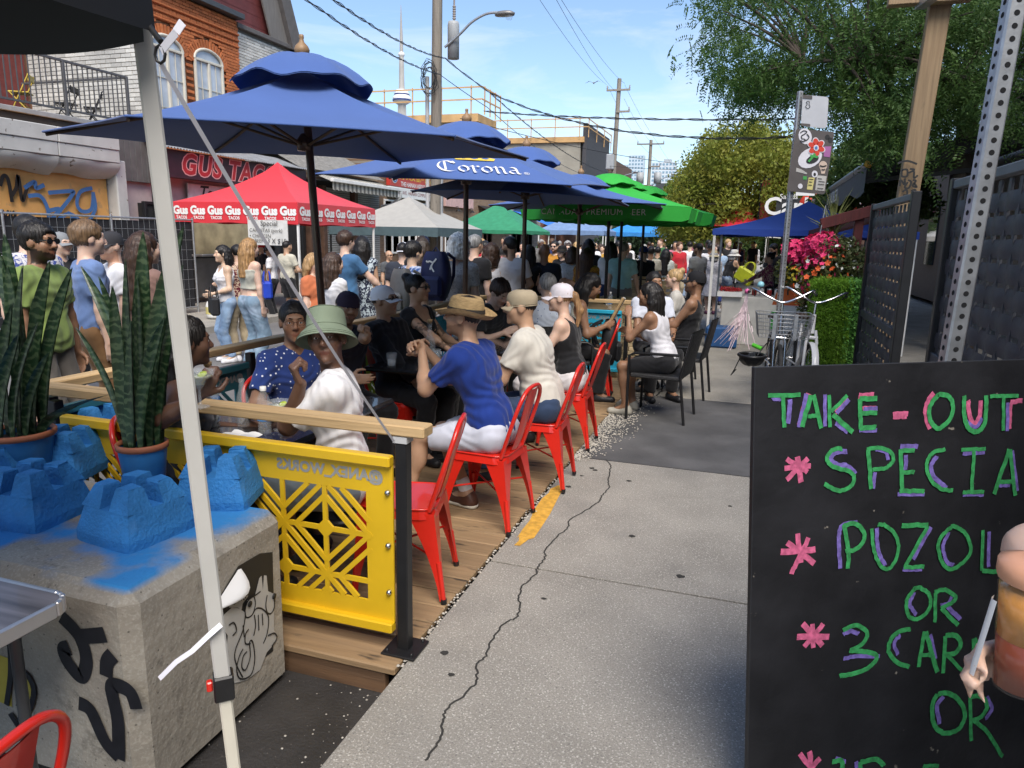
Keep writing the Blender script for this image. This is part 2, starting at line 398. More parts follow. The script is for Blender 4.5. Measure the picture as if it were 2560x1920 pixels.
def person_mesh(sp):
 """Builds the meshes of one person, local frame: facing +Y, feet at z=0. Returns list of (name, mesh, colour)."""
 h = sp.get('h', 1.75); s = h/1.75; res = sp.get('res', .016); fem = sp.get('fem', 0); fat = sp.get('fat', .93)
 sit = sp.get('sit', 0); sw = (.178 if not fem else .155)*sp.get('sw', 1)
 seat = sp.get('seat', .46)/s
 pz = .95 if not sit else seat+.115
 J = {}
 pel = v3((0, 0, pz)); U = rot3((1, 0, 0), -sp.get('lean', .0)) @ rot3((0, 1, 0), sp.get('side', 0.)) @ rot3((0, 0, 1), sp.get('twist', 0.))
 up = lambda p: pel+U@(v3(p)-v3((0, 0, .95)))
 ch, wa, sh_, nb = up((0, 0, 1.29)), up((0, 0, 1.10)), up((0, -.01, 1.41)), up((0, -.01, 1.465))
 HR = rot3((0, 0, 1), sp.get('hyaw', 0.)) @ rot3((1, 0, 0), sp.get('hpitch', 0.)) @ rot3((0, 1, 0), sp.get('hroll', 0.))   # hpitch>0 looks up
 hb = up((0, 0.0, 1.50)); hc = hb+HR@v3((0, .028, .125))
 hp = lambda p: hc+HR@v3(p)
 wl = lambda p: up(p)
 skin = []; lips = []
 w2 = .078 if fem else .088
 tors = [rc(up((-w2, 0, 1.30)), up((w2, 0, 1.30)), .108*fat), rc(up((-.04, .01, 1.0)), up((.04, .01, 1.0)), .108*fat), rc(up((-.10, -.01, 1.375)), up((.10, -.01, 1.375)), .075)]
 tors += [rc(up((sx*.062, 0, 1.30)), up((sx*(.050 if not fem else .042), .005, 1.06)), .100*fat, (.100 if not fem else .090)*fat) for sx in (-1, 1)]
 if fem: tors += [el(up((sx*.07, .085, 1.265)), (.066, .062, .066)) for sx in (-1, 1)]
 if fat > 1.08: tors += [el(up((0, .06, 1.08)), (.15*fat, .12*fat, .16))]
 hipw = .085 if not fem else .092
 pelv = [rc(pel+v3((-hipw, -.015, -.02)), pel+v3((hipw, -.015, -.02)), .108*fat*(1.03 if fem else 1))]
 shp = [rc(up((-sw, 0, 1.405)), up((-.05, -.005, 1.43)), .053, .05), rc(up((sw, 0, 1.405)), up((.05, -.005, 1.43)), .053, .05)]
 arms = []
 for i, sd in enumerate((-1, 1)):
  sh = up((sd*sw, 0, 1.40)); tgt = sp.get('armL' if sd < 0 else 'armR')
  pole = sp.get('poleL' if sd < 0 else 'poleR', (sd*.5, -.6, -.5))
  if tgt is None: tgt = up((sd*(sw+.055), .04, .86)) if not sit else pel+v3((sd*.12, .34, .12))
  else: tgt = v3(tgt)
  e, wr = ik(sh, tgt, .285, .25, pole); hd = nrm(wr-e)
  hdv = sp.get('handL' if sd < 0 else 'handR')
  if hdv is not None: hd = nrm(hdv)
  arms.append((sd, sh, e, wr, hd))
 af = (.9 if fem else 1.0)*(.5+.5*fat)
 hand = []
 for sd, sh, e, wr, hd in arms:
  skin += [rc(sh, e, .052*af, .041*af), rc(e, wr, .042*af, .027*af), el(e+(wr-e)*.28, (.043*af,)*3)]
  pn = sp.get('palmL' if sd < 0 else 'palmR'); pn = nrm(pn) if pn is not None else nrm(v3((-sd, .1, 0))-hd*(v3((-sd, .1, 0))@hd))
  sv = nrm(np.cross(hd, pn))*(1 if np.cross(hd, pn)@v3((0, 1, .3)) > 0 else -1)   # thumb side
  tv = sp.get('thumbL' if sd < 0 else 'thumbR')
  if tv is not None: sv = nrm(v3(tv)-hd*(v3(tv)@hd)); pn = nrm(np.cross(hd, sv)) * (1 if np.cross(hd, sv)@pn > 0 else -1)
  cur = sp.get('curlL' if sd < 0 else 'curlR', .45)
  for k in range(4):
   o = sv*(.030-.0195*k); a = wr+hd*.012+o*.7; b = wr+hd*(.088-.006*abs(k-1.2))+o
   hand.append(rc(a, b, .0145, .0115)); L1 = (.044, .05, .047, .036)[k]; q = b; ang = 0
   for sg in range(3):
    ang += cur*(1.0, 1.15, .75)[sg]; d = hd*math.cos(ang)+pn*math.sin(ang); q2 = q+d*L1*(1, .68, .5)[sg]; hand.append(rc(q, q2, .0098-.0008*sg, .0090-.0008*sg)); q = q2
  tb = wr+hd*.022+sv*.030; t1 = tb+nrm(hd*.6+sv*.75+pn*.35)*.042; t2 = t1+nrm(hd*.9+sv*.25+pn*(.3+.5*cur))*.032; t3 = t2+nrm(hd*.9-sv*.15+pn*(.3+.7*cur))*.024
  hand += [rc(tb, t1, .0155, .0125), rc(t1, t2, .0118, .0105), rc(t2, t3, .0102, .0085)]
 legs = []
 for sd in (-1, 1):
  hip = pel+v3((sd*hipw, -.01, -.04))
  if sit:
   an = v3(sp.get('footL' if sd < 0 else 'footR', (sd*.13, sp.get('shin', .36), .085)))
  else:
   st = sp.get('stride', 0)*sd; an = v3((sd*(.095+sp.get('wide', .0)), st-.02, .085+abs(st)*.06*(st < 0)))
  kn, an = ik(hip, an, .43, .43, (sd*.12, 1, .25)); legs.append((sd, hip, kn, an))
  tf = (1.0 if fem else 1)*(.4+.6*fat)
  skin += [rc(hip, kn, .083*tf, .053*tf), rc(kn, an, .052*tf, .036), el(kn+(an-kn)*.3+v3((0, -.012, 0)), (.052*tf, .056*tf, .09))]
 fdir = {}
 for sd, hip, kn, an in legs:
  fd = nrm(v3((sd*sp.get('toe', .18), 1, 0))); fdir[sd] = fd
  skin += [rc(an, an+fd*.13+v3((0, 0, -.045)), .035, .026)]
 skin += tors+pelv+shp
 head = [el(hp((0, -.016, .030)), (.0765, .097, .090), HR), el(hp((0, .030, -.045)), (.0585, .060, .070), HR), el(hp((0, .076, -.097)), (.020, .017, .017)),
   el(hp((-.038, .058, -.022)), (.028,)*3), el(hp((.038, .058, -.022)), (.028,)*3), rc(hp((-.034, .079, .032)), hp((.034, .079, .032)), .013)]
 neck = [rc(nb+v3((0, 0, -.03)), hp((0, -.028, -.05)), .056 if not fem else .048, .053 if not fem else .045)]
 nose = [rc(hp((0, .088, .018)), hp((0, .110, -.022)), .0075, .0125), el(hp((-.012, .097, -.027)), (.009,)*3), el(hp((.012, .097, -.027)), (.009,)*3)]
 lip = [rc(hp((-.021, .083, -.0575)), hp((.021, .083, -.0575)), .0078), rc(hp((0, .089, -.0565)), hp((0, .0895, -.0575)), .0075), rc(hp((-.015, .084, -.0705)), hp((.015, .084, -.0705)), .0088)]
 ears = [el(hp((sx*.078, -.008, -.004)), (.011, .026, .033), HR) for sx in (-1, 1)]
 lids = [el(hp((sx*.0315, .0785, .0165)), (.0165, .0140, .0115), HR) for sx in (-1, 1)]+[el(hp((sx*.0315, .0775, -.001)), (.0165, .0135, .010), HR) for sx in (-1, 1)]
 allp = skin+hand+head+neck
 lo = np.min([p[0] for p in allp], 0); hi = np.max([p[1] for p in allp], 0)
 Fd = Field(lo, hi+.03, res)
 for p in skin: Fd.put(p, .035)
 fk = max(.007, res*.6)
 for p in hand: Fd.put(p, fk)
 Hd = Field(hc-.17, hc+.17, res)
 for p in head: Fd.put(p, .03)
 for p in neck: Fd.put(p, .035)
 if res < .014:
  for sx in (-1, 1): Fd.put(el(hp((sx*.0325, .098, .008)), (.021, .016, .0165), HR), .012, sub=True)
 for p in nose: Fd.put(p, .010)
 if res < .014:
  Fd.put(rc(hp((-.022, .096, -.064)), hp((.022, .096, -.064)), .0035), .008, sub=True)
  for p in lip: Fd.put(p, .007)
  for p in lids: Fd.put(p, .005)
 for p in ears: Fd.put(p, .012)
 V, Q = Fd.nets()
 out = []
 me = np_mesh('person', V*s, Q, skin_mat())
 tint = np.ones((len(V), 4), np.float32); L_ = (V-hc)@HR       # head-local coords
 ml = (np.abs(L_[:, 0]) < .024) & (np.abs(L_[:, 2]+.0635) < .0125-np.abs(L_[:, 0])*.25) & (L_[:, 1] > .07)
 tint[ml, :3] = sp.get('lip', (.78, .55, .55))
 ck = (np.linalg.norm(L_-v3((0, .07, -.03)), axis=1) < .06); tint[ck & ~ml, :3] *= (1.03, .96, .95)
 if sp.get('beard'):
  bd = (L_[:, 2] < -.035-.35*(np.maximum(0, L_[:, 1]-.0))*sp.get('bline', 1)) & (L_[:, 2] > -.135) & (L_[:, 1] > -.03) & (np.abs(L_[:, 0]) < .09) & ~ml
  mo = (np.abs(L_[:, 2]+.045) < .009) & (L_[:, 1] > .06) & (np.abs(L_[:, 0]) < .032)
  tint[bd | mo, :3] = sp['beard']
 for (sd, c0, r0, col) in sp.get('tattoo', []):
  a = arms[0 if sd < 0 else 1]; cc = a[1]+(a[2]-a[1])*c0 if c0 <= 1 else a[2]+(a[3]-a[2])*(c0-1)
  d = np.linalg.norm(V-cc, axis=1)+.012*nzz(V, 60, 2); tint[(d < r0) & (nzz(V, 70, 5) > -.25), :3] = col
 at = me.attributes.new('tint', 'FLOAT_COLOR', 'POINT'); at.data.foreach_set('color', tint.ravel())
 out.append(('person', me, sp.get('skin', (.5, .3, .2))))
 # --- clothing
 def cloth(nm, prims, k, col, kind='plain', amp=.004, off=.0, cuts=(), rs=None, seed=1., add=()):
  rs = rs or max(res, .008); lo = np.min([p[0] for p in prims], 0)-.03; hi = np.max([p[1] for p in prims], 0)+.03
  Fc = Field(lo, hi, rs)
  for p in prims: Fc.put(inflate(p, off), k)
  for p in add: Fc.put(p, .012)
  for q in cuts: Fc.put(q, .006, sub=True)
  Vc, Qc = Fc.nets()
  if not len(Vc): return
  m_ = np_mesh(nm, Vc, Qc, cloth_mat(kind) if isinstance(kind, str) else kind)
  if amp:
   N = np.empty(len(Vc)*3, np.float32); m_.vertices.foreach_get('normal', N); N = N.reshape(-1, 3)
   w_ = np.abs(np.sin(Vc[:, 2]*30+5*nzz(Vc, 9, seed)+Vc[:, 0]*22))**2*-.9+nzz(Vc*np.array([1.6, 1.6, .6]), 40, seed+3)*.45
   Vc = Vc+N*(amp*w_)[:, None]
  Vc = Vc*s; m_.vertices.foreach_set('co', Vc.astype(np.float32).ravel()); m_.update()
  out.append((nm, m_, col))
 def half(c, n, R=.6):   # half-space n.(p-c)>0 to cut away, bounded box
  c = v3(c); n = nrm(n)
  return c-R, c+R, (lambda x, y, z: -((x-c[0])*n[0]+(y-c[1])*n[1]+(z-c[2])*n[2]))
 top = sp.get('top')
 if top:
  ty, col = top[0], top[1]; kind = top[2] if len(top) > 2 else 'plain'; loose = sp.get('loose', .009)
  pr = [inflate(p, .002) for p in tors]; cuts = []
  hem = sp.get('hem', .93)
  if ty in ('tee', 'long', 'open'):
   pr += shp
   fr = sp.get('sleeve', .62) if ty != 'long' else 1
   for sd, sh, e, wr, hd in arms:
    pr.append(rc(sh, sh+(e-sh)*fr, .053*af+.004, .050*af+.008, clip=(ty != 'long')))
    if ty == 'long': pr.append(rc(e, e+(wr-e)*sp.get('cuff', .93), .049*af, .034*af+.004, clip=True))
   cuts.append(el(nb+U@v3((0, .03, .045)), (.072, .075, .055)))
  elif ty == 'tank':
   pr += [rc(up((sx*.105, .0, 1.33)), up((sx*.095, -.005, 1.425)), .036, .028) for sx in (-1, 1)]
   cuts += [el(up((0, .06, 1.45)), (.085, .11, .115)), el(up((0, -.07, 1.46)), (.08, .07, .075))]+[el(up((sx*(sw+.045), 0, 1.40)), (.07, .12, .12)) for sx in (-1, 1)]
  elif ty == 'scoop':
   pr += shp
   for sd, sh, e, wr, hd in arms: pr.append(rc(sh, sh+(e-sh)*.3, .055, .055, clip=True))
   cuts += [el(up((0, .10, 1.44)), (.115, .13, .12)), el(up((0, -.05, 1.47)), (.13, .09, .06))]
  elif ty == 'strapless':
   cuts += [half(up((0, 0, 1.36)), U@v3((0, 0, 1)))]
  if ty in ('dress',): pr += shp
  if sp.get('skirt'):
   wb, L2 = sp['skirt']; pr.append(rc(up((0, 0, 1.0)), pel+v3((0, 0, .0-(L2))), .12*fat, wb, clip=True)); pr += pelv
  elif not sit:
   pr += [rc(up((-.06, 0, 1.04)), up((-.07, 0, hem)), .108*fat, .115*fat, clip=True), rc(up((.06, 0, 1.04)), up((.07, 0, hem)), .108*fat, .115*fat, clip=True)]
  else: pr += [rc(up((-.055, 0, 1.04)), up((-.06, 0, .93)), .106*fat, .114*fat), rc(up((.055, 0, 1.04)), up((.06, 0, .93)), .106*fat, .114*fat)]
  if sp.get('crop'): cuts.append(half(up((0, 0, sp['crop'])), -(U@v3((0, 0, 1)))))
  cloth(sp.get('topname', 'shirt'), pr, .045, col, kind, amp=sp.get('amp', .006), off=loose, cuts=cuts, seed=sp.get('seed', 1.))
 bot = sp.get('bottom')
 if bot:
  ty, col = bot[0], bot[1]; kind = bot[2] if len(bot) > 2 else 'plain'; wd = sp.get('legw', .012)
  pr = list(pelv)
  if not sp.get('skirt') and not sit: pr += [rc(up((-.05, 0, 1.0)), up((.05, 0, 1.0)), .108*fat)]
  for sd, hip, kn, an in legs:
   tf = (1.0 if fem else 1)*(.4+.6*fat)
   if ty == 'shorts': fr = sp.get('short', .82); pr.append(rc(hip, hip+(kn-hip)*fr, .090*tf+wd, .074*tf+wd*1.3, clip=True))
   else: pr += [rc(hip, kn, .085*tf+wd, .060*tf+wd), rc(kn, an+(kn-an)*sp.get('ankle', .05), .058*tf+wd, .046+wd*1.4, clip=True), el(kn+(an-kn)*.3, (.052*tf+wd,)*3)]
  cuts = [half(up((0, 0, sp.get('waist', 1.06))), U@v3((0, 0, 1)))]
  cloth('trousers' if ty != 'shorts' else 'shorts', pr, .03, col, kind, amp=.004, off=.006, cuts=cuts, seed=sp.get('seed', 1.)+4)
 if sp.get('shoe') is not None and not sp.get('noshoe'):
  for sd, hip, kn, an in legs:
   fd = fdir[sd]; tilt = v3((0, 0, 0))
   a = an+v3((0, -.0, -.048))-fd*.03; b = an+fd*.155+v3((0, 0, -.052))
   if sit and an[2] > .12: b = b+v3((0, 0, -(an[2]-.085)*.2))
   zc = a[2]-.032 if an[2] > .12 else .004
   cloth('shoe', [rc(a, b, .044, .038), rc(an+v3((0, -.01, -.01)), an+v3((0, 0, -.03)), .044, .046)], .03, sp['shoe'], M_SHOE, amp=0, rs=max(res*.8, .009), cuts=[half((a[0], a[1], zc), (0, 0, -1), .35)])
   if sp.get('sole'):
    cloth('sole', [rc(a+v3((0, 0, -.012)), b+v3((0, 0, -.012)), .047, .041)], .02, sp['sole'], M_SHOE, amp=0, rs=max(res*.8, .008), cuts=[half((0, a[1], zc-.003), (0, 0, -1), .35), half((0, a[1], zc+.022), (0, 0, 1), .35)])
   if sp.get('sock'):
    cloth('sock', [rc(an+(kn-an)*.20, an, .040, .038)], .01, sp['sock'], amp=.001, off=.004, rs=max(res*.8, .009))
 # --- hair
 hr = sp.get('hair')
 if hr:
  ty, col = hr[0], hr[1]; t = {'buzz': .004, 'short': .009, 'full': .018, 'curly': .042, 'long': .012, 'bun': .008, 'pony': .008, 'bob': .015}.get(ty, .010)
  if sp.get('hat'): t = min(t, .003)
  pr = [el(hp((0, -.020, .036)), (.0765+t, .097+t, .090+t), HR)]; add = []
  Lh = sp.get('hairlen', .32); seed = sp.get('seed', 1.)
  cuts = [el(hp((0, .125, -.018)), (.080, .092, .094), HR), el(hp((0, .14, -.11)), (.12, .15, .10), HR)]
  if ty in ('long', 'bob', 'curly'):
   for k in range(11):
    a = R_(100+k*34/2+0) if False else R_(-12-k*15.6); x, y = math.cos(a), math.sin(a)
    p0 = hp((x*.078, y*.094-.018, .03)); ll = Lh*(1 if ty == 'long' else .42)
    p1 = hp((x*.092, y*.104-.022, -.07)); p2 = p1*1.0+v3((0, 0, -ll+.07))+(nrm(v3((p1[0]-hc[0], p1[1]-hc[1], 0)))*.012)+HR@v3((0, -.02, 0))
    add += [rc(p0, p1, .030+t*.3, .034+t*.3), rc(p1, p2, .034+t*.2, .018)]
  if ty == 'bun': add += [el(hp((0, -.10, .105)), (.045, .045, .042))]
  if ty == 'pony':
   q = hp((0, -.125, .02)); add += [rc(hp((0, -.10, .03)), q, .028, .03), rc(q, q+HR@v3((0, -.05, -.12)), .03, .03), rc(q+HR@v3((0, -.05, -.12)), q+HR@v3((0, -.03, -Lh)), .03, .012)]
  if ty in ('short', 'buzz', 'full', 'bun', 'pony', 'side', 'afro'): cuts.append(el(hp((0, .02, -.150)), (.2, .2, .125 if ty != 'full' else .105), HR))
  if ty in ('short', 'buzz', 'full'): cuts += [el(hp((sx*.088, .012, -.035)), (.032, .040, .058), HR) for sx in (-1, 1)]
  amp = {'curly': .010, 'full': .008, 'long': .007, 'bob': .005}.get(ty, .003)
  rs = max(res, .009); allh = pr+add; lo = np.min([p[0] for p in allh], 0); hi = np.max([p[1] for p in allh], 0); Fh = Field(lo-.02, hi+.02, rs)
  for p in pr: Fh.put(p, .02)
  for q in cuts: Fh.put(q, .008, sub=True)
  for p in add: Fh.put(p, .018)
  if ty in ('long', 'bob', 'curly'): Fh.put(el(hp((0, .125, -.022)), (.068, .090, .092), HR), .01, sub=True)
  Vh, Qh = Fh.nets()
  if len(Vh):
   m_ = np_mesh('hair', Vh, Qh, hair_mat()); N = np.empty(len(Vh)*3, np.float32); m_.vertices.foreach_get('normal', N); N = N.reshape(-1, 3)
   az = np.arctan2(Vh[:, 1]-hc[1], Vh[:, 0]-hc[0])
   st = np.sin(az*26+4*nzz(Vh, 9, seed)) if ty not in ('curly', 'afro') else nzz(Vh, 75, seed)*1.6
   Vh = (Vh+N*(amp*(.6*st+.6*nzz(Vh, 45, seed)))[:, None])*s; m_.vertices.foreach_set('co', Vh.astype(np.float32).ravel()); m_.update(); out.append(('hair', m_, col))
 info = dict(hc=hc*s, HR=HR, s=s, arms=arms, legs=legs, J=[x*s for x in (pel, ch, nb)], U=U)
 return out, info
def hat_mb(kind):
 """Hats in head-local space (facing +Y, head centre at origin)."""
 mb = MB();
 if kind in ('cap', 'capback', 'flat'):
  prof = [(.0895, .012), (.0905, .035), (.088, .062), (.080, .088), (.062, .110), (.036, .124), (.0, .129)]
  if kind == 'flat': prof = [(.090, .022), (.094, .048), (.091, .075), (.080, .098), (.058, .114), (.030, .122), (.0, .124)]
  mb.lathe(prof, 24, Matrix.Translation((0, -.016, 0)), sx=.94, sy=1.16); mb.tube([(.0845*math.cos(a), -.016+.104*math.sin(a), .014) for a in np.linspace(0, 2*PI, 25)[:-1]], .004, 6, closed=True)
  sg = -1 if kind == 'capback' else 1; Lb = .075 if kind != 'flat' else .045
  def br(u, v):
   a = -1.02+2.04*u; x0, y0 = .084*math.sin(a), -.016+.103*math.cos(a); k = math.cos(a*.98)**.6
   y = y0+v*Lb*max(k, .0); return (x0*(1+.04*v), sg*(y+.016)-.016, .016-v*.026+.010*v*(1-(x0/.085)**2)-.012*abs(x0/.085)**2*v)
  mb.grid(br, 14, 4); mb.grid(lambda u, v: (lambda p: (p[0], p[1], p[2]-.004))(br(1-u, v)), 14, 4)
  if kind != 'flat': mb.lathe([(.008, .128), (.006, .133), (0, .134)], 8, Matrix.Translation((0, -.016, 0)))
 elif kind == 'bucket':
  prof = [(.152, -.032), (.128, .006), (.101, .030), (.099, .034), (.097, .070), (.091, .108), (.086, .119), (.078, .124), (.0, .129)]
  mb.lathe(prof, 32, Matrix.Translation((0, -.012, .002)), sx=.94, sy=1.12); mb.lathe([(.098, .030), (.126, .004), (.150, -.034), (.152, -.032)], 32, Matrix.Translation((0, -.012, .002)), sx=.94, sy=1.12)
  for r, z in ((.146, -.0215), (.139, -.0115), (.1005, .033), (.0875, .119)): mb.tube([(r*.94*math.cos(a), -.012+r*1.12*math.sin(a), z+.003) for a in np.linspace(0, 2*PI, 41)[:-1]], .0016, 5, closed=True)
 elif kind in ('straw', 'sunhat', 'bowler'):
  w_ = {'straw': .165, 'sunhat': .175, 'bowler': .135}[kind]; d = {'straw': .0, 'sunhat': -.045, 'bowler': -.015}[kind]
  up_ = .022 if kind == 'straw' else 0
  prof = [(w_, .012+d+up_), (w_*.85, .008+d*.6), (.103, .022), (.098, .036), (.094, .075), (.086, .112), (.074, .126), (.045, .122 if kind == 'straw' else .134), (0, .113 if kind == 'straw' else .137)]
  def f(u, v):
   a = 2*PI*u; i = min(int(v*(len(prof)-1)), len(prof)-2); t = v*(len(prof)-1)-i; r = prof[i][0]*(1-t)+prof[i+1][0]*t; z = prof[i][1]*(1-t)+prof[i+1][1]*t
   if kind == 'straw' and i < 2: z += .030*abs(math.cos(a))**3*(r-.1)/.065 - .014*max(0, math.sin(a))*(r-.1)/.065
   if kind == 'straw' and i >= 5: z -= .012*math.exp(-(math.cos(a)*r/.03)**2)
   return (r*.94*math.cos(a), -.014+r*1.13*math.sin(a), z)
  mb.grid(f, 36, 16); mb.m = 1; mb.lathe([(.1025, .034), (.0995, .058)], 36, Matrix.Translation((0, -.014, 0)), sx=.94, sy=1.13); mb.m = 0
 return mb
M_STRAW = mat('straw', (.42, .29, .14), .75, var=.25, vs=40, bump=.6, bs=160, stretch=(1, 1, 5))
M_BAND = mat('hat_band', (.03, .025, .02), .7)
_HM = {}
def hat_mesh(kind):
 if kind not in _HM:
  ms = [M_STRAW, M_BAND] if kind in ('straw',) else [M_HAT, M_BAND]
  _HM[kind] = hat_mb(kind).mesh('hat', ms)
  _HM[kind].polygons.foreach_set('use_smooth', [True]*len(_HM[kind].polygons))
 return _HM[kind]
def glasses_mb(kind):
 mb = MB()
 if kind == 'shades':
  for sx in (-1, 1):
   mb.prism([(sx*.033+.026*math.cos(a)*(1), .010+.019*math.sin(a)) for a in np.linspace(0, 2*PI, 15)[:-1]], .003, Matrix.Translation((0, .099, 0)) @ Matrix.Rotation(PI/2, 4, 'X'))
   mb.beam((sx*.058, .094, .016), (sx*.080, -.005, .012), .003, .010)
  mb.beam((-.012, .1, .016), (.012, .1, .016), .004, .006)
 else:
  for sx in (-1, 1):
   mb.tube([(sx*.033+.024*math.cos(a), .102, .008+.017*math.sin(a)) for a in np.linspace(0, 2*PI, 17)[:-1]], .0013, 5, closed=True)
   mb.tube([(sx*.057, .101, .013), (sx*.079, .0, .012), (sx*.081, -.02, .0)], .0013, 5)
  mb.tube([(-.010, .102, .012), (.010, .102, .012)], .0013, 5)
 return mb
def brow_mb():
 mb = MB()
 for sx in (1,):
  mb.tube([(sx*.014, .0925, .030), (sx*.032, .0915, .0345), (sx*.050, .078, .029)], [.0035, .004, .0018], 6)
 return mb
_PM = {}
def person(sp, loc, rotz, label, cat='person', group='people', mesh=None):
 if mesh is None: parts, info = person_mesh(sp)
 else: parts, info = mesh
 root = None
 for nm, me, col in parts:
  c = sp.get('skin', col) if nm == 'person' else col
  if nm == 'person': root = ob('person', me, None, loc=loc, rotz=rotz, color=c)
  else: ob(nm, me, root, color=sp.get('cols', {}).get(nm, c))
 tag(root, label, cat, group); s = info['s']
 HM = Matrix.Translation(info['hc']) @ Matrix(info['HR'].tolist()).to_4x4() @ Matrix.Scale(s, 4)
 if sp.get('hat'):
  k, col = sp['hat'][:2]; ob('hat' if k not in ('cap', 'capback', 'flat') else 'cap', hat_mesh('cap' if k == 'capback' else k), root, M=HM @ Matrix.Translation((0, 0, sp.get('hup', 0))) @ Matrix.Rotation(sp.get('htilt', 0), 4, 'X') @ (Matrix.Rotation(PI, 4, 'Z') if k == 'capback' else Matrix()), color=col)
 if sp.get('glasses'):
  k = sp['glasses']; key = 'g'+k
  if key not in _HM: _HM[key] = glasses_mb(k).mesh('glasses', M_PLAST)
  ob('sunglasses' if k == 'shades' else 'glasses', _HM[key], root, M=HM)
 if sp.get('res', .016) < .0145 and sp.get('eyes', 1):
  if 'brow' not in _HM: _HM['brow'] = brow_mb().mesh('eyebrow', M_HAT)
  [ob('eyebrow', _HM['brow'], root, M=HM @ Matrix.Scale(sx, 4, (1, 0, 0)), color=sp.get('brow', (.015, .01, .008))) for sx in (-1, 1)]
  if not sp.get('glasses') == 'shades' and not sp.get('closed'):
   gz = sp.get('gaze', 0.)
   for sx in (-1, 1): ob('eye', eye_mesh(), root, M=HM @ Matrix.Translation((sx*.0315, .0785, .0075)) @ Matrix.Rotation(gz, 4, 'Z'))
 return root, info, HM
# --- setting: ground, road, pavement, deck
def mix_nodes(m, fac_socket, colB):
 n, l, b = nodes_of(m); old = b.inputs['Base Color'].links[0].from_socket; mx = n.new('ShaderNodeMix'); mx.data_type = 'RGBA'
 l(fac_socket, mx.inputs['Factor']); l(old, mx.inputs['A']); mx.inputs['B'].default_value = c4(colB); l(mx.outputs['Result'], b.inputs['Base Color']); return m
def noise_fac(m, scale, lo, hi, detail=4, to=1.0, kind='noise', stretch=None, dist=0):
 n, l, b = nodes_of(m); t = n.new('ShaderNodeTexCoord'); src = t.outputs['Object']
 if m.get('rnd'): src = rnd_coord(n, l, src)
 if stretch: mp = n.new('ShaderNodeMapping'); mp.inputs['Scale'].default_value = stretch; l(src, mp.inputs[0]); src = mp.outputs[0]
 if kind == 'noise':
  q = n.new('ShaderNodeTexNoise'); q.inputs['Detail'].default_value = detail; q.inputs['Distortion'].default_value = dist; o = q.outputs[0]
 else: q = n.new('ShaderNodeTexVoronoi'); o = q.outputs['Distance']
 q.inputs['Scale'].default_value = scale; l(src, q.inputs[0])
 r = n.new('ShaderNodeMapRange'); r.inputs['From Min'].default_value = lo; r.inputs['From Max'].default_value = hi; r.inputs['To Max'].default_value = to; l(o, r.inputs[0]); return r.outputs[0]
M_CONC = mat('sidewalk_concrete', (.29, .268, .232), .85, var=.16, vs=2.2, bump=.35, bs=90)
mix_nodes(M_CONC, noise_fac(M_CONC, 62, .24, .13, kind='vor', to=.8), (.60, .57, .51))
mix_nodes(M_CONC, noise_fac(M_CONC, 41, .17, .08, kind='vor', to=.75), (.10, .095, .09))
mix_nodes(M_CONC, noise_fac(M_CONC, 170, .50, .66, to=.55, detail=2), (.13, .125, .115))
mix_nodes(M_CONC, noise_fac(M_CONC, 120, .56, .66, to=.6, detail=2), (.52, .50, .45))
mix_nodes(M_CONC, noise_fac(M_CONC, 1.3, .54, .72, to=.4), (.15, .145, .135))
M_ASPH = mat('asphalt_patch', (.082, .081, .082), .9, var=.18, vs=3, bump=.4, bs=120)
mix_nodes(M_ASPH, noise_fac(M_ASPH, 110, .12, .05, kind='vor', to=.55), (.35, .34, .33))
mix_nodes(M_ASPH, noise_fac(M_ASPH, 1.7, .5, .7, to=.45), (.17, .165, .165))
M_ROAD = mat('road_asphalt', (.15, .145, .14), .9, var=.2, vs=.8, bump=.3, bs=80)
mix_nodes(M_ROAD, noise_fac(M_ROAD, 90, .12, .05, kind='vor', to=.5), (.33, .32, .31))
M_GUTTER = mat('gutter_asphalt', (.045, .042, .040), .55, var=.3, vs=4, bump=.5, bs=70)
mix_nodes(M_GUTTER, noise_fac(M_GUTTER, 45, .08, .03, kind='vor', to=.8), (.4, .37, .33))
def wood_mat(name, col, col2, ax=0, stain=0.0, rough=.7):
 st = [3.2, 3.2, 3.2]; st[ax] = .22
 m = mat(name, col, rough, var=1, vs=9, col2=col2, stretch=tuple(st), bump=.25, bs=30, detail=8, rnd=True)
 st2 = [42, 42, 42]; st2[ax] = 1.6
 mix_nodes(m, noise_fac(m, 1.0, .48, .70, to=.45, stretch=tuple(st2)), tuple(c*.45 for c in col))
 if stain:
  s3 = [7, 16, 7]; s3[ax] = 4.0
  mix_nodes(m, noise_fac(m, 1.0, .63, .70, to=stain, stretch=tuple(s3), detail=3), (.055, .042, .03))
 n, l, b = nodes_of(m); oi = n.new('ShaderNodeObjectInfo'); r = n.new('ShaderNodeMapRange'); r.inputs['To Min'].default_value = .78; r.inputs['To Max'].default_value = 1.18; l(oi.outputs['Random'], r.inputs[0])
 old = b.inputs['Base Color'].links[0].from_socket; mx = n.new('ShaderNodeMix'); mx.data_type = 'RGBA'; mx.blend_type = 'MULTIPLY'; mx.inputs['Factor'].default_value = 1; l(old, mx.inputs['A']); l(r.outputs[0], mx.inputs['B']); l(mx.outputs['Result'], b.inputs['Base Color'])
 return m
M_DECK = wood_mat('deck_timber', (.34, .225, .12), (.25, .165, .09), 0, stain=.85)
M_RAILX = wood_mat('rail_timber_x', (.62, .43, .22), (.52, .34, .16), 0)
M_RAILY = wood_mat('rail_timber_y', (.62, .43, .22), (.50, .33, .16), 1)
M_WOODZ = wood_mat('post_timber', (.36, .25, .14), (.27, .18, .10), 2, stain=.3)
M_FASC = wood_mat('fascia_timber', (.17, .095, .05), (.12, .07, .04), 0)
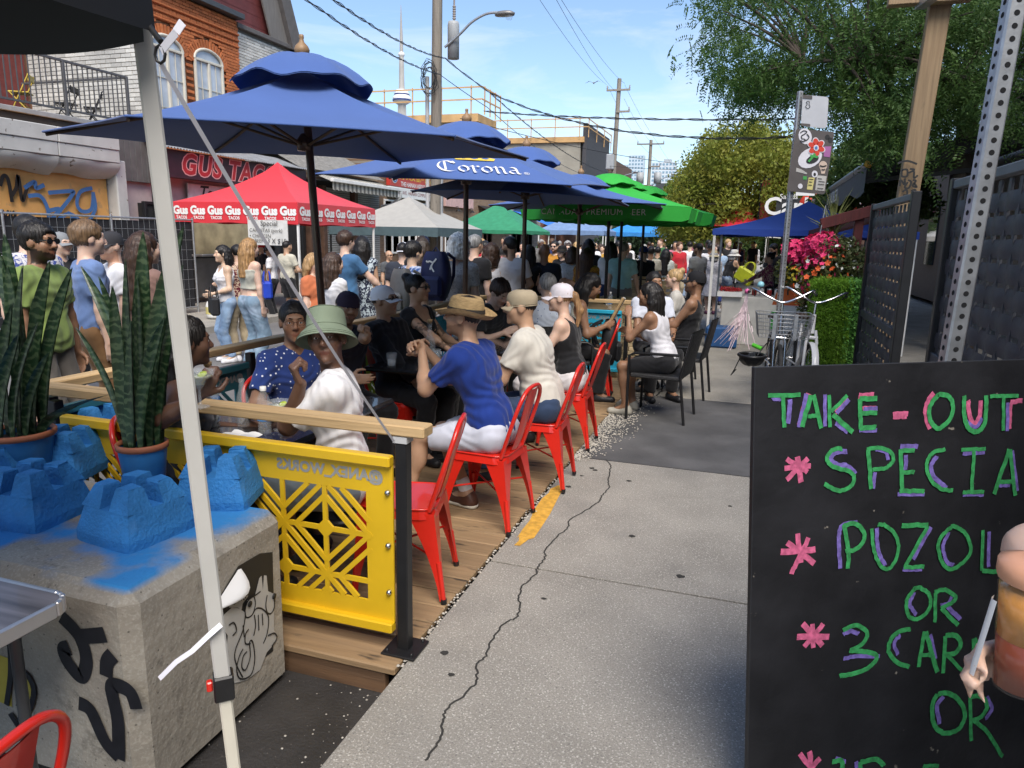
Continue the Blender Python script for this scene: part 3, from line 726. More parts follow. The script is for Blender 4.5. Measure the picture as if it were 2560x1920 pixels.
M_POLEW = wood_mat('utility_pole_timber', (.27, .235, .19), (.19, .165, .135), 2, stain=.4)
M_BLOCKW = wood_mat('block_timber', (.62, .49, .30), (.50, .38, .22), 0)
M_BLACKM = mat('black_metal', (.013, .013, .014), .42, var=.2, vs=12)
M_GALV = mat('galvanised_steel', (.42, .43, .44), .42, metal=.75, var=.16, vs=22, bump=.05, bs=60)
M_WHITEP = mat('white_paint', (.72, .71, .68), .5, var=.08)
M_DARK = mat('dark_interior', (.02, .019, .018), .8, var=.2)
M_GLASS = mat('window_glass', (.03, .035, .04), .05, var=0, spec=.9)
M_CRACK = mat('crack', (.035, .033, .03), .95, var=.2)
RZ = -.13
g_ = MB(); g_.quad((-900, -60, RZ), (900, -60, RZ), (900, 2600, RZ), (-900, 2600, RZ)); struct(g_.obj('road', M_ROAD))
def sthing(name): o = bpy.data.objects.new(name, None); COL.objects.link(o); o['kind'] = 'structure'; return o
side = sthing('sidewalk')
yb = [-9, -7.2, -5.4, -3.6, -1.8, -.2, 1.35, 3.33, 5.31, 7.85, 9.2, 10.9, 12.7, 14.6, 16.5, 18.5, 21, 24, 28, 33, 40, 60, 120]
for i in range(len(yb)-1):
 y0, y1 = yb[i], yb[i+1]; m = M_ASPH if abs(y0-5.31) < .01 else M_CONC
 mb = MB(); x0 = -1.19; g = .009
 mb.box(((x0+5.0)/2, (y0+y1)/2, -.10), (5.0-x0, y1-y0-g*2, .20), b=.003 if m is M_CONC else 0)
 mb.obj('paving_slab' if m is M_CONC else 'asphalt_patch', m, side)
mb = MB(); mb.box((1.9, 50, -.11), (6.1, 138, .16)); mb.obj('slab_bed', M_CRACK, side)
lside = sthing('far_sidewalk')
for i in range(16):
 mb = MB(); mb.box((-10.9, 3+i*4, -.10), (3.4, 3.985, .2), b=.01); mb.obj('paving_slab', M_CONC, lside)
mb = MB(); mb.box((-10.9, 85, -.10), (3.4, 40, .2)); mb.obj('paving_slab', M_CONC, lside)
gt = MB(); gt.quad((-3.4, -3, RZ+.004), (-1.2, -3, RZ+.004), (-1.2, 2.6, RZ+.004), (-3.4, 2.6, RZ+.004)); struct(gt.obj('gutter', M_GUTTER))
def ground_line(name, pix, w_, m, z=.002, parent=side, jit=.006):
 p = [G(x, y, 0) for x, y in pix]; q = curve2([(a.x, a.y) for a in p], 7)
 q = [Vector((a.x+random.uniform(-jit, jit), a.y+random.uniform(-jit, jit))) for a in q]
 mb = MB(); stroke(mb, q, w_, z=z); return mb.obj(name, m, parent)
ck = [(1065, 1900), (1095, 1860), (1110, 1800), (1120, 1770), (1180, 1720), (1192, 1690), (1195, 1660), (1215, 1640), (1235, 1590), (1262, 1560), (1290, 1545), (1300, 1520), (1297, 1490), (1310, 1462), (1340, 1435), (1342, 1422), (1362, 1395), (1363, 1378), (1390, 1345), (1420, 1320), (1425, 1300), (1488, 1262), (1500, 1250), (1505, 1240), (1523, 1220), (1521, 1205), (1526, 1175), (1527, 1165), (1515, 1150)]
ground_line('crack', ck, .009, M_CRACK)
ground_line('crack', [(1640, 995), (1655, 975), (1662, 955), (1652, 940), (1640, 930), (1655, 915), (1665, 890)], .02, M_CRACK, jit=.015)
M_YEL = mat('worn_yellow_paint', (.62, .34, .05), .8, var=.25, vs=25, bump=.3, bs=150)
mix_nodes(M_YEL, noise_fac(M_YEL, 55, .14, .06, kind='vor', to=.9), (.22, .2, .17))
yp = [(1395, 1213), (1412, 1214), (1395, 1245), (1375, 1285), (1352, 1320), (1335, 1345), (1322, 1348), (1300, 1364), (1285, 1363), (1297, 1352), (1298, 1340), (1292, 1345), (1305, 1325), (1325, 1300), (1335, 1275), (1352, 1250), (1356, 1245), (1372, 1232), (1376, 1222)]
mb = MB(); mb.add([tuple(G(x, y, 0.003)) for x, y in yp], [tuple(range(len(yp)))[::-1]]); mb.obj('painted_mark', M_YEL, side)
for k, (x, y) in enumerate([(1112, 1632), (1128, 1686), (1421, 1216), (1454, 1189), (1488, 1175), (1360, 1496), (1480, 1170), (1572, 1202), (1825, 1265), (1580, 1340), (1700, 1440), (1905, 1010)]):
 p = G(x, y, .0025); mb = MB(); r = .022*random.uniform(.5, 1.1)
 mb.add([(p.x+r*math.cos(a)*random.uniform(.75, 1.2), p.y+r*math.sin(a)*random.uniform(.6, 1), .0025) for a in np.linspace(0, 2*PI, 13)[:-1]], [tuple(range(12))]); mb.obj('gum_spot', M_CRACK, side)
def pebbles(n, fn, name, label, r0=.004, r1=.012):
 base = [(0, 0, 1), (.9, 0, .2), (.2, .95, .1), (-.8, .5, .2), (-.7, -.7, .15), (.4, -.9, .2), (0, 0, -.6)]; ff = [(0, 1, 2), (0, 2, 3), (0, 3, 4), (0, 4, 5), (0, 5, 1), (6, 2, 1), (6, 3, 2), (6, 4, 3), (6, 5, 4), (6, 1, 5)]
 V = []; Fc = []
 for k in range(n):
  x, y, z = fn(); r = random.uniform(r0, r1); a = random.random()*6.3; c, s_ = math.cos(a), math.sin(a)
  o = len(V); V += [(x+r*(bx*c-by*s_), y+r*(bx*s_+by*c), z+r*.6*bz) for bx, by, bz in base]; Fc += [tuple(i+o for i in f) for f in ff]
 mp = mat('pebbles', (.34, .31, .27), .8, var=1, vs=60, col2=(.62, .58, .5))
 o = ob(name, np_mesh(name, V, Fc, mp)); tag(o, label, 'gravel', kind='stuff'); return o
def pb():
 t = random.random()
 if t < .82:
  y = random.uniform(5.2, 8.5); wd = .26*math.sin(min(1, max(0, (y-5.1)/3.4))*PI)**.6+.03
  return (-1.2+abs(random.gauss(0, .5))*wd, y, .004)
 return (random.gauss(-1.2, .012), random.uniform(2.3, 8.6), .0)
pebbles(3200, pb, 'gravel', 'pale gravel spilled along the deck edge beside the asphalt patch')
pebbles(110, lambda: (random.uniform(-2.2, -1.22) if random.random() < .5 else random.gauss(-1.32, .06), random.uniform(1.2, 2.3), RZ+.006), 'gutter_gravel', 'loose grit and pebbles lying in the dark gutter', .002, .007)
deck = thing('deck', 'weathered timber patio deck of cross boards laid flush with the sidewalk', 'deck')
bw, bgap = .137, .007; DZ = .012
bm_ = MB(); bm_.box((0, 0, 0), (2.06, bw, .030), b=.005); bme = bm_.mesh('deck_board', M_DECK)
y = 2.56; k = 0
while y < 13.6:
 if y < 8.8 or y > 8.95: ob('deck_board', bme, deck, loc=(-2.24+random.uniform(-.006, .006), y, DZ-.015+random.uniform(-.0015, .0015)))
 y += bw+bgap; k += 1
mb = MB(); mb.box((-2.24, 2.375, -.012), (2.06, .20, .034), b=.006); mb.obj('ledge_board', M_DECK, deck)
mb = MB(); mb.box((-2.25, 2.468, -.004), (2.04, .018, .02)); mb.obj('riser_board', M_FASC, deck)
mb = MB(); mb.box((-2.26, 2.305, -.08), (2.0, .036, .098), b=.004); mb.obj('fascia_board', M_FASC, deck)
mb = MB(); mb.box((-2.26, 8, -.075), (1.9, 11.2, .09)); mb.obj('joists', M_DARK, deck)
# --- brickwork
def brick_wall(parent, name, org, ux, wd, ht, m_brick, m_mortar, holes=(), bl=.215, bh=.068, j=.011, limit=300, prefer=None, proud=.012):
 """Wall sheet at org spanned by ux (horizontal) and z; single bricks stand proud of the mortar."""
 ux = Vector(ux).normalized(); nz_ = ux.cross(Vector((0, 0, 1)))      # outward normal
 M = Matrix((ux, -nz_, Vector((0, 0, 1)))).transposed().to_4x4(); M.translation = Vector(org)   # local: x along, -y outward, z up
 bm = MB(); bm.box((0, -proud/2, 0), (bl, proud+.02, bh), b=.004); me = bm.mesh('brick', m_brick)
 cells = []
 r = 0; z = 0
 while z+bh <= ht:
  x = -(bl+j)/2 if r % 2 else 0.0
  while x < wd:
   a, b = max(x, 0), min(x+bl, wd)
   if b-a > .05:
    cx, cz = (a+b)/2, z+bh/2
    if not any(h(cx, cz, (b-a)/2) for h in holes): cells.append((cx, cz, (b-a)/bl))
   x += bl+j
  z += bh+j; r += 1
 if prefer: cells.sort(key=lambda c: prefer(c[0], c[1]))
 rest = MB()
 for i, (cx, cz, sc) in enumerate(cells):
  if i < limit:
   ob('brick', me, parent, M=M @ Matrix.Translation((cx, random.uniform(-.002, .002), cz)) @ Matrix.Diagonal((sc, 1, 1, 1)))
  else: rest.box((cx, -proud/2, cz), (bl*sc, proud+.02, bh), M)
 if rest.v: o = rest.obj('brickwork', m_brick, parent); o['kind'] = 'stuff'
 return M
def brick_mat(name, c1, c2):
 m = mat(name, c1, .85, var=1, vs=14, col2=c2, bump=.5, bs=70, rnd=True)
 n, l, b = nodes_of(m); oi = n.new('ShaderNodeObjectInfo'); r = n.new('ShaderNodeMapRange'); r.inputs['To Min'].default_value = .75; r.inputs['To Max'].default_value = 1.2; l(oi.outputs['Random'], r.inputs[0])
 old = b.inputs['Base Color'].links[0].from_socket; mx = n.new('ShaderNodeMix'); mx.data_type = 'RGBA'; mx.blend_type = 'MULTIPLY'; mx.inputs['Factor'].default_value = 1; l(old, mx.inputs['A']); l(r.outputs[0], mx.inputs['B']); l(mx.outputs['Result'], b.inputs['Base Color']); return m
def brick_tex(name, c1, c2, mortar, scale=4.4, facing='y'):
 """Brick pattern for walls too far off to tell single bricks."""
 m = mat(name, c1, .85, var=.15, vs=3); n, l, b = nodes_of(m); t = n.new('ShaderNodeTexCoord'); mp = n.new('ShaderNodeMapping')
 mp.inputs['Rotation'].default_value = (PI/2, 0, PI/2) if facing == 'x' else (PI/2, 0, 0)
 sp = n.new('ShaderNodeSeparateXYZ'); cb = n.new('ShaderNodeCombineXYZ'); l(t.outputs['Object'], sp.inputs[0]); l(sp.outputs[1 if facing == 'x' else 0], cb.inputs[0]); l(sp.outputs[2], cb.inputs[1])
 bt = n.new('ShaderNodeTexBrick'); bt.inputs['Scale'].default_value = scale; bt.inputs['Color1'].default_value = c4(c1); bt.inputs['Color2'].default_value = c4(c2); bt.inputs['Mortar'].default_value = c4(mortar); bt.inputs['Mortar Size'].default_value = .012; bt.inputs['Brick Width'].default_value = .95; bt.inputs['Row Height'].default_value = .33
 l(cb.outputs[0], bt.inputs['Vector'])
 mx = n.new('ShaderNodeMix'); mx.data_type = 'RGBA'; mx.blend_type = 'MULTIPLY'; mx.inputs['Factor'].default_value = .35; old = b.inputs['Base Color'].links[0].from_socket
 l(bt.outputs['Color'], mx.inputs['A']); l(old, mx.inputs['B']); l(bt.outputs['Color'], b.inputs['Base Color'])
 bp = n.new('ShaderNodeBump'); bp.inputs['Strength'].default_value = .5; bp.inputs['Distance'].default_value = .01; l(bt.outputs['Fac'], bp.inputs['Height']); bp.invert = True; l(bp.outputs[0], b.inputs['Normal']); return m
M_BR_OR = brick_mat('orange_brick', (.52, .17, .055), (.40, .115, .04)); M_MORT_OR = mat('orange_mortar', (.30, .14, .07), .9)
M_BR_WH = brick_mat('white_painted_brick', (.60, .585, .54), (.50, .49, .45)); M_MORT_WH = mat('grey_mortar', (.16, .155, .145), .9)
def window(parent, M, w_, h_, mf, arch=0, bars=(2, 3), dep=.06, name='window', glass=None):
 """Framed window in local x (along), z (up), -y outward; centre bottom at origin."""
 f = MB(); t = .06
 f.box((0, 0, t/2), (w_, dep, t), M, .008)
 for sx in (-1, 1): f.box((sx*(w_/2-t/2), 0, h_/2), (t, dep+.004, h_), M, .008)
 if arch:
  pts = [(w_/2*.97*math.cos(a), 0, h_+arch*math.sin(a)) for a in np.linspace(0, PI, 13)]
  f.tube([M @ Vector(p) for p in pts], .04, 6)
 f.box((0, .0, h_), (w_, dep-.006, t), M, .008)
 f.box((0, .006, h_/2), (.075, dep, h_-t), M, .008)
 o = f.obj(name, mf, parent)
 g2 = MB(); g2.box((0, .035, h_/2), (w_-.02, .01, h_), M)
 if arch: g2.prism([(w_/2*.95*math.cos(a), h_+arch*.95*math.sin(a)) for a in np.linspace(0, PI, 13)], .01, M @ Matrix.Translation((0, .04, 0)) @ Matrix.Rotation(PI/2, 4, 'X'))
 g2.obj('pane', glass or M_GLASS, o)
 b2 = MB()
 for sx in (-1, 1):
  for k in range(1, bars[0]): b2.box((sx*w_/4+(k/bars[0]-.5)*w_/2*.86, .012, h_/2), (.014, .02, h_-t), M)
  for k in range(1, bars[1]): b2.box((sx*w_/4, .014, h_*k/bars[1]), (w_/2*.86, .018, .014), M)
 b2.obj('glazing_bars', mf, o); return o
M_CREAM = mat('cream_paint', (.58, .55, .46), .5, var=.06)
def FM(x, y, z=0): return frame((x, y, z), (0, 1, 0), (0, 0, 1)) @ Matrix.Rotation(0, 4, 'X')
def facing_street(x, y, z=0):
 """local x along +Y... wall on the west side of the road looking at +X: x runs towards -Y so that -y is outward (+X)."""
 M = Matrix((Vector((0, 1, 0)), Vector((-1, 0, 0)), Vector((0, 0, 1)))).transposed().to_4x4(); M.translation = Vector((x, y, z)); return M
# --- brick house with arched windows (upper storey of the taco shop)
hs = thing('brick_house', 'orange brick upper storey with two arched cream windows above the taco shop', 'building', (-14, 14.3, 3.4))
wl = MB(); wl.box((-3.2, 1.7, 2.0), (6.36, 3.38, 4.0)); wl.obj('wall', M_MORT_OR, hs)
def hole(cx, w_, z0, z1, arch): return lambda x, z, hw: (abs(x-cx) < w_/2+hw and z0 < z < z1) or (z >= z1-.02 and ((x-cx)/(w_/2+hw*.9))**2+((z-z1)/(arch+.30))**2 < 1)
W1 = (.72, 1.06, .55, 2.62, .30); W2 = (2.15, 1.06, .55, 2.62, .30)
def corn(x, z, hw): return 3.28 < z < 3.34
brick_wall(hs, 'w', (0.022, 0, 0), (0, 1, 0), 3.4, 3.98, M_BR_OR, M_MORT_OR, holes=[hole(*W1), hole(*W2)], limit=290, prefer=lambda x, z: -z)
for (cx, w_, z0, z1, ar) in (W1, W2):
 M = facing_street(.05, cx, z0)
 window(hs, M, w_, z1-z0-.0, M_CREAM, arch=ar, glass=mat('painted_sky_glass', (.42, .47, .52), .08, var=.25, vs=2, spec=.9))  # reflected sky painted into the pale pane colour, along with curtains
 a0 = MB()      # soldier-course arch, one brick each
 bm = MB(); bm.box((0, 0, 0), (.068, .05, .22), b=.004); me = bm.mesh('arch_brick', M_BR_OR)
 for k, a in enumerate(np.linspace(.0, PI, 19)):
  x_, z_ = (w_/2+.10)*math.cos(a), (ar+.13)*math.sin(a)
  ob('arch_brick', me, hs, M=facing_street(.03, cx+x_, z1+z_) @ Matrix.Rotation(math.atan2(x_, z_+.35), 4, 'Y'))
mb = MB(); mb.box((.05, 1.7, 4.06), (.42, 3.5, .14), b=.01); mb.obj('parapet_cap', mat('dark_metal_cap', (.07, .072, .075), .4, metal=.3), hs)
for zz in (3.28, 3.44, 3.60):
 mb = MB(); mb.box((.045, 1.7, zz), (.05+.02*(zz-3.2)*4, 3.38, .05), b=.01); mb.obj('corbel', M_BR_OR, hs)
sd_ = thing('painted_brick_wall', 'white painted brick side wall standing behind the balcony railing', 'wall', (-17.6, 14.27, 3.6))
mb = MB(); mb.box((1.8, .03, 1.9), (3.6, .05, 3.8)); mb.obj('wall', M_MORT_WH, sd_)
brick_wall(sd_, 'w', (0, 0, 0), (1, 0, 0), 3.6, 3.8, M_BR_WH, M_MORT_WH, limit=295, prefer=lambda x, z: abs(x-2.4)+abs(z-1.3)*.9, bl=.30, bh=.085, j=.014)
# --- neighbour: white brick with dark red gable
nb_ = thing('gabled_house', 'white brick house with dark red gable and grey eaves beside the orange brick one', 'building', (-14.05, 17.7, 3.4))
mb = MB(); mb.box((-3, 1.5, 1.9), (6, 2.98, 3.8)); mb.obj('wall', M_MORT_WH, nb_)
brick_wall(nb_, 'w', (0.012, 0, 0), (0, 1, 0), 2.98, 3.78, M_BR_WH, M_MORT_WH, holes=[lambda x, z, hw: abs(x-1.0) < .6+hw and z < 2.3], limit=280, prefer=lambda x, z: -z)
window(nb_, facing_street(.04, 1.0, 1.0), 1.15, 1.25, M_CREAM, bars=(1, 1))
M_RSIDE = mat('dark_red_siding', (.13, .030, .028), .6, var=.2, vs=3, bump=.2)
for k in range(14):
 z = 3.95+k*.3; half = 4.2-(z-3.95)*.80
 mb = MB(); y1 = 2.75-(z-3.95)*.42; mb.beam((-.15, -4.5, z), (-.15, y1, z), .05, .31, up=(0, 0, 1)); mb.obj('siding_board', M_RSIDE, nb_)
mb = MB(); Mg = facing_street(0, 0, 0)
mb.prism([(2.75-.35, 3.8), (2.95, 3.8), (-.25, 11.2), (-.55, 11.2)], .30, Mg @ Matrix.Translation((0, .10, 0)) @ Matrix.Rotation(PI/2, 4, 'X')); mb.obj('barge_board', mat('grey_eave', (.11, .10, .095), .7), nb_)
mb = MB(); mb.prism([(1.55, 3.86), (2.45, 3.86), (.75, 8.4), (-.15, 8.4)], .05, Mg @ Matrix.Translation((0, -.0, 0)) @ Matrix.Rotation(PI/2, 4, 'X')); mb.obj('gable_panel', mat('grey_boards', (.20, .185, .17), .8, var=1, vs=8, col2=(.13, .12, .11), stretch=(6, 6, .3)), nb_)
mb = MB(); mb.box((.02, 1.5, 3.86), (.24, 3.1, .12), b=.01); mb.obj('cornice', mat('grey_eave', (.11, .10, .095), .7), nb_)
# --- shop with peeling white eave and orange painted wall
ow = thing('painted_shop', 'low shop front with peeling white eave over an orange wall of blue graffiti', 'building', (-12.5, 3.5, 0))
M_OR = mat('orange_paint', (.72, .37, .115), .8, var=.14, vs=2.5, bump=.15, bs=20)
mix_nodes(M_OR, noise_fac(M_OR, 5, .62, .68, to=.6, detail=6), (.42, .26, .13))
mb = MB(); mb.box((-2, 4.05, 1.5), (3.9, 8.1, 3.0)); mb.obj('wall', M_OR, ow)
M_PEEL = mat('peeling_white', (.50, .49, .46), .6, var=.1, vs=3); mix_nodes(M_PEEL, noise_fac(M_PEEL, 9, .66, .70, to=.9, detail=6), (.12, .09, .06))
yy = 0
for k in range(6):
 L_ = 1.36; mb = MB(); mb.box((.16, yy+L_/2, 3.36), (.34, L_-.012, .27), b=.012); mb.obj('fascia_panel', M_PEEL, ow); mb = MB(); mb.box((.15, yy+L_/2, 3.10), (.32, L_-.012, .24), b=.012); mb.obj('fascia_panel', M_PEEL, ow)
 mb = MB(); mb.grid(lambda u, v: (.30-.30*v*v+.03*math.sin(u*9+k), yy+u*L_*.99, 2.97-.30*v-.03*math.sin(u*6.3+k*2)*v), 8, 5); mb.obj('flashing', M_PEEL, ow); yy += L_
M_GRB = mat('graffiti_blue', (.06, .16, .36), .6); M_GRK = mat('graffiti_black', (.02, .016, .012), .6)
def on_wall(pix, X, off): return [(lambda p: (p.y, p.z))(AX(x, y, X)) for x, y in pix]
def wall_strokes(parent, name, m, X, lines, w_, org, off=.004):
 mb = MB()
 for i, ln in enumerate(lines):
  q = curve2(on_wall(ln, X, 0), 8); stroke(mb, [(a.x-org.y, a.y-org.z) for a in q], w_, facing_street(X+off+i*.0006-org.x, 0, 0) @ Matrix.Rotation(PI/2, 4, 'X'))
 return mb.obj(name, m, parent)
O_ = Vector((-12.5, 3.5, 0))
wall_strokes(ow, 'graffiti', M_GRB, -12.5, [[(70, 490), (100, 490), (118, 520), (122, 560)], [(122, 560), (135, 540), (155, 520), (178, 490), (180, 478), (120, 482)], [(118, 528), (145, 522), (155, 528)], [(135, 565), (150, 545), (175, 535), (182, 560)], [(230, 470), (200, 480), (192, 510), (205, 528), (228, 522), (232, 480)], [(232, 480), (238, 520), (222, 552)], [(168, 532), (185, 540), (200, 552)], [(60, 470), (85, 455), (90, 470), (110, 462)]], .075, O_)
wall_strokes(ow, 'graffiti', M_GRK, -12.5, [[(0, 465), (8, 440), (20, 450), (30, 505)], [(28, 490), (40, 470), (45, 440), (55, 500), (64, 480), (70, 460)]], .07, O_)
wall_strokes(ow, 'graffiti', M_GRK, -12.5, [[(0, 535), (6, 525), (10, 538), (4, 545), (6, 558)], [(14, 540), (19, 527), (23, 538), (16, 546)], [(26, 527), (26, 545), (33, 528), (36, 545)], [(40, 530), (38, 548), (45, 540)]], .03, O_, off=.006)
bl = thing('balcony', 'black steel balcony railing on a dark deck above the orange shop', 'balcony', (-13.75, 3.6, 3.52))
mb = MB(); mb.box((-1.9, 5.0, .20), (4.0, 9.95, .42)); mb.obj('floor', mat('balcony_floor', (.045, .04, .035), .8), bl)
mb = MB(); mb.box((.13, 5.0, .38), (.06, 9.95, .10), b=.01); mb.obj('floor_edge', mat('grey_edge', (.3, .3, .3), .6), bl)
M_RAILG = mat('railing_grey', (.085, .085, .088), .5)
mb = MB(); mb.beam((0, 0, 1.53), (0, 9.92, 1.53), .05, .05, b=.006); mb.obj('top_rail', M_RAILG, bl); mb = MB(); mb.beam((0, 0, .57), (0, 9.9, .57), .04, .04); mb.obj('bottom_rail', M_RAILG, bl)
mb = MB(); mb.beam((0, 9.92, 1.53), (-3.2, 9.92, 1.53), .05, .05, b=.006); mb.obj('top_rail', M_RAILG, bl)
bar = MB(); bar.box((0, 0, 1.04), (.018, .018, .95)); bme2 = bar.mesh('baluster', M_RAILG)
for k in range(80): ob('baluster', bme2, bl, loc=(0, .12+k*.1235, 0))
pst = MB(); pst.box((0, 0, .98), (.06, .06, 1.14), b=.006); pme = pst.mesh('post', M_RAILG)
for y_ in (0, 1.6, 3.2, 4.8, 6.6, 8.3, 9.9): ob('post', pme, bl, loc=(.005, y_, 0))
bw_ = thing('red_back_wall', 'dark red back wall with a white framed door behind the balcony', 'wall', (-17.7, 6, 3.9))
mb = MB(); mb.box((0, 4.1, 1.7), (.1, 8.2, 3.4)); mb.obj('wall', mat('red_wall', (.16, .035, .03), .7, var=.2), bw_)
window(bw_, facing_street(.1, 5.2, .2), 1.3, 2.1, M_WHITEP, bars=(1, 2), name='door'); window(bw_, facing_street(.1, 2.9, .2), 1.3, 2.1, M_WHITEP, bars=(1, 2), name='door')
def folding_chair(loc, rz, m, label, cat='chair'):
 t = thing('folding_chair', label, cat, loc, rz)
 for sx in (-1, 1):
  mb = MB(); mb.tube([(sx*.2, .2, 0), (sx*.2, -.2, .82)], .013, 6); mb.obj('frame', m, t); mb = MB(); mb.tube([(sx*.18, -.2, 0), (sx*.18, .2, .46)], .013, 6); mb.obj('leg', m, t)
 mb = MB(); mb.box((0, .03, .45), (.38, .36, .03), b=.01); mb.obj('seat', m, t); mb = MB(); mb.box((0, -.175, .74), (.38, .025, .14), b=.008); mb.obj('backrest', m, t); return t
bz = 3.93
folding_chair((-14.5, 11.55, bz), 2.2, mat('yellow_plastic', (.55, .40, .06), .4), 'yellow folding chair on the balcony behind the railing')
folding_chair((-14.9, 10.9, bz), 1.3, mat('red_chair_metal', (.30, .02, .02), .4), 'dark red folding chair beside the yellow one on the balcony')
folding_chair((-14.7, 12.75, bz), 2.0, M_BLACKM, 'black folding chair against the white brick on the balcony')
folding_chair((-14.6, 13.35, bz), 2.4, M_BLACKM, 'black folding chair at the end of the balcony railing')
# --- taco shop ground floor
gs = thing('taco_shop', 'pink walled taco shop with dark maroon sign fascia and serving windows', 'building', (-12.5, 11.65, 0))
M_PINK = mat('pale_pink_wall', (.56, .43, .41), .8, var=.08, bump=.1)
mb = MB(); mb.box((-1.55, 3.2, 1.4), (2.9, 6.5, 3.0)); mb.obj('wall', M_PINK, gs)
mb = MB(); mb.box((.02, .12, 1.5), (.34, .26, 3.1), b=.02); mb.obj('pilaster', M_PEEL, gs)
for k in range(7): mb = MB(); mb.box((-.02, .35+k*.14, 3.15), (.06, .136, .95), b=.006); mb.obj('siding_board', mat('grey_siding', (.12, .115, .11), .7), gs)
M_MAR = mat('maroon_fascia', (.045, .014, .022), .45, var=.15)
mb = MB(); mb.box((.16, 3.85, 3.13), (.20, 5.3, .60), b=.01); mb.obj('fascia', M_MAR, gs)
mb = MB(); mb.box((.30, 3.85, 2.86), (.06, 5.3, .06)); mb.obj('fascia_lip', M_MAR, gs)
M_SIGNRED = mat('sign_red', (.42, .02, .025), .5); M_SIGNPINK = mat('sign_pink', (.75, .36, .34), .5); M_WHITE = mat('sign_white', (.75, .74, .72), .6, var=.03); M_INK = mat('ink_black', (.02, .02, .02), .6, var=.05)
def street_text(parent, txt, size, x, y, z, m, nm='lettering', **k):
 mb = MB(); text(mb, txt, size, facing_street(x, y, z) @ Matrix.Rotation(PI/2, 4, 'X'), **k); return mb.obj(nm, m, parent)
street_text(gs, 'GUS TACOS', .62, .266, 3.55, 3.13, M_SIGNPINK, bold=.045, shear=.25, spacing=1.15); street_text(gs, 'GUS TACOS', .62, .269, 3.55, 3.13, M_SIGNRED, bold=.018, shear=.25, spacing=1.15)
mb = MB()      # corrugated sheet roof lip
mb.grid(lambda u, v: (.42-.9*v, .9+u*5.6, 3.44+.30*v+.018*math.sin(u*5.6*2*PI/.09)), 260, 2); mb.obj('corrugated_roof', mat('zinc_sheet', (.38, .39, .40), .4, metal=.5, var=.2), gs)
mb = MB(); mb.tube([(.28, 1.05, 3.4), (.30, 1.05, 3.05), (.12, 1.0, 2.85), (.08, 1.0, .1)], .04, 8); mb.obj('downpipe', M_BLACKM, gs)
mb = MB(); mb.box((.03, 3.35, 2.56), (.05, 2.5, .40), b=.01); mb.obj('sign_panel', mat('pale_sign', (.68, .58, .55), .6), gs)
street_text(gs, 'Taqueria', .46, .062, 3.2, 2.55, M_INK, shear=.35, bold=.006)
for (y0, y1, z0, z1, nm, m) in ((.75, 1.45, 0, 2.25, 'doorway', M_DARK), (2.05, 4.3, 1.15, 2.3, 'serving_window', mat('warm_interior', (.42, .36, .22), .8, var=.3, vs=3)), (2.05, 4.3, .12, 1.08, 'counter_front', mat('steel_counter', (.25, .24, .23), .4, metal=.5)), (4.65, 5.45, .9, 2.3, 'side_window', M_GLASS), (5.6, 6.4, 0, 2.3, 'doorway', M_DARK)):
 mb = MB(); mb.box((-.02, (y0+y1)/2, (z0+z1)/2), (.22, y1-y0, z1-z0)); mb.obj(nm, m, gs)
 mb = MB()
 for yy in (y0, y1): mb.box((.08, yy, (z0+z1)/2), (.10, .07, z1-z0+.06), b=.01)
 mb.box((.075, (y0+y1)/2, z1), (.09, y1-y0+.06, .07), b=.01); mb.obj('trim', M_BLACKM, gs)
mb = MB(); mb.box((.20, 3.2, 1.12), (.45, 2.4, .05), b=.01); mb.obj('counter', mat('steel_top', (.5, .5, .5), .3, metal=.8), gs)
# --- shed front with scalloped awning
sh = thing('timber_shop', 'weathered corrugated shop front with a scalloped striped awning next to the taco shop', 'building', (-12.5, 18.15, 0))
mb = MB(); mb.box((-1.5, 2.38, 1.6), (2.9, 4.74, 3.3)); mb.obj('wall', M_DARK, sh)
M_SLAT = mat('grey_slats', (.27, .265, .25), .6, var=.25, vs=7, stretch=(1, .3, 1))
sb = MB(); sb.box((0, 0, 0), (.05, 1, .055), b=.01); sme = sb.mesh('slat', M_SLAT)
for k in range(42):
 for (y0, y1) in ((1.2, 2.75), (3.15, 4.7)): ob('slat', sme, sh, M=Matrix.Translation((.0, (y0+y1)/2, .25+k*.068)) @ Matrix.Diagonal((1, y1-y0, 1, 1)))
M_BRW = mat('brown_timber', (.085, .045, .028), .7, var=.3)
for y_ in (.4, 1.1, 2.95): mb = MB(); mb.box((.05, y_, 1.55), (.18, .2, 3.1), b=.01); mb.obj('post', M_BRW, sh)
mb = MB(); mb.box((.05, 2.3, 2.3), (.14, 4.4, .16), b=.01); mb.obj('beam', M_BRW, sh)
M_AWN = mat('striped_awning', (.50, .47, .40), .85, var=.1);
n_, l_, b_ = nodes_of(M_AWN); t_ = n_.new('ShaderNodeTexCoord'); sp_ = n_.new('ShaderNodeSeparateXYZ'); l_(t_.outputs['Object'], sp_.inputs[0]); m1 = n_.new('ShaderNodeMath'); m1.operation = 'MULTIPLY'; m1.inputs[1].default_value = 2*PI/.24; l_(sp_.outputs[1], m1.inputs[0]); m2 = n_.new('ShaderNodeMath'); m2.operation = 'SINE'; l_(m1.outputs[0], m2.inputs[0]); m3 = n_.new('ShaderNodeMath'); m3.operation = 'GREATER_THAN'; m3.inputs[1].default_value = .0; l_(m2.outputs[0], m3.inputs[0]); mix_nodes(M_AWN, m3.outputs[0], (.16, .15, .13))
mb = MB(); mb.grid(lambda u, v: (.85-.85*v, .4+u*4.1, 3.16+.32*v), 34, 2); mb.grid(lambda u, v: (.86, .4+u*4.1, 3.16-v*(.20+.05*abs(math.sin(u*4.1*PI/.24)))), 120, 2); mb.obj('awning', M_AWN, sh)
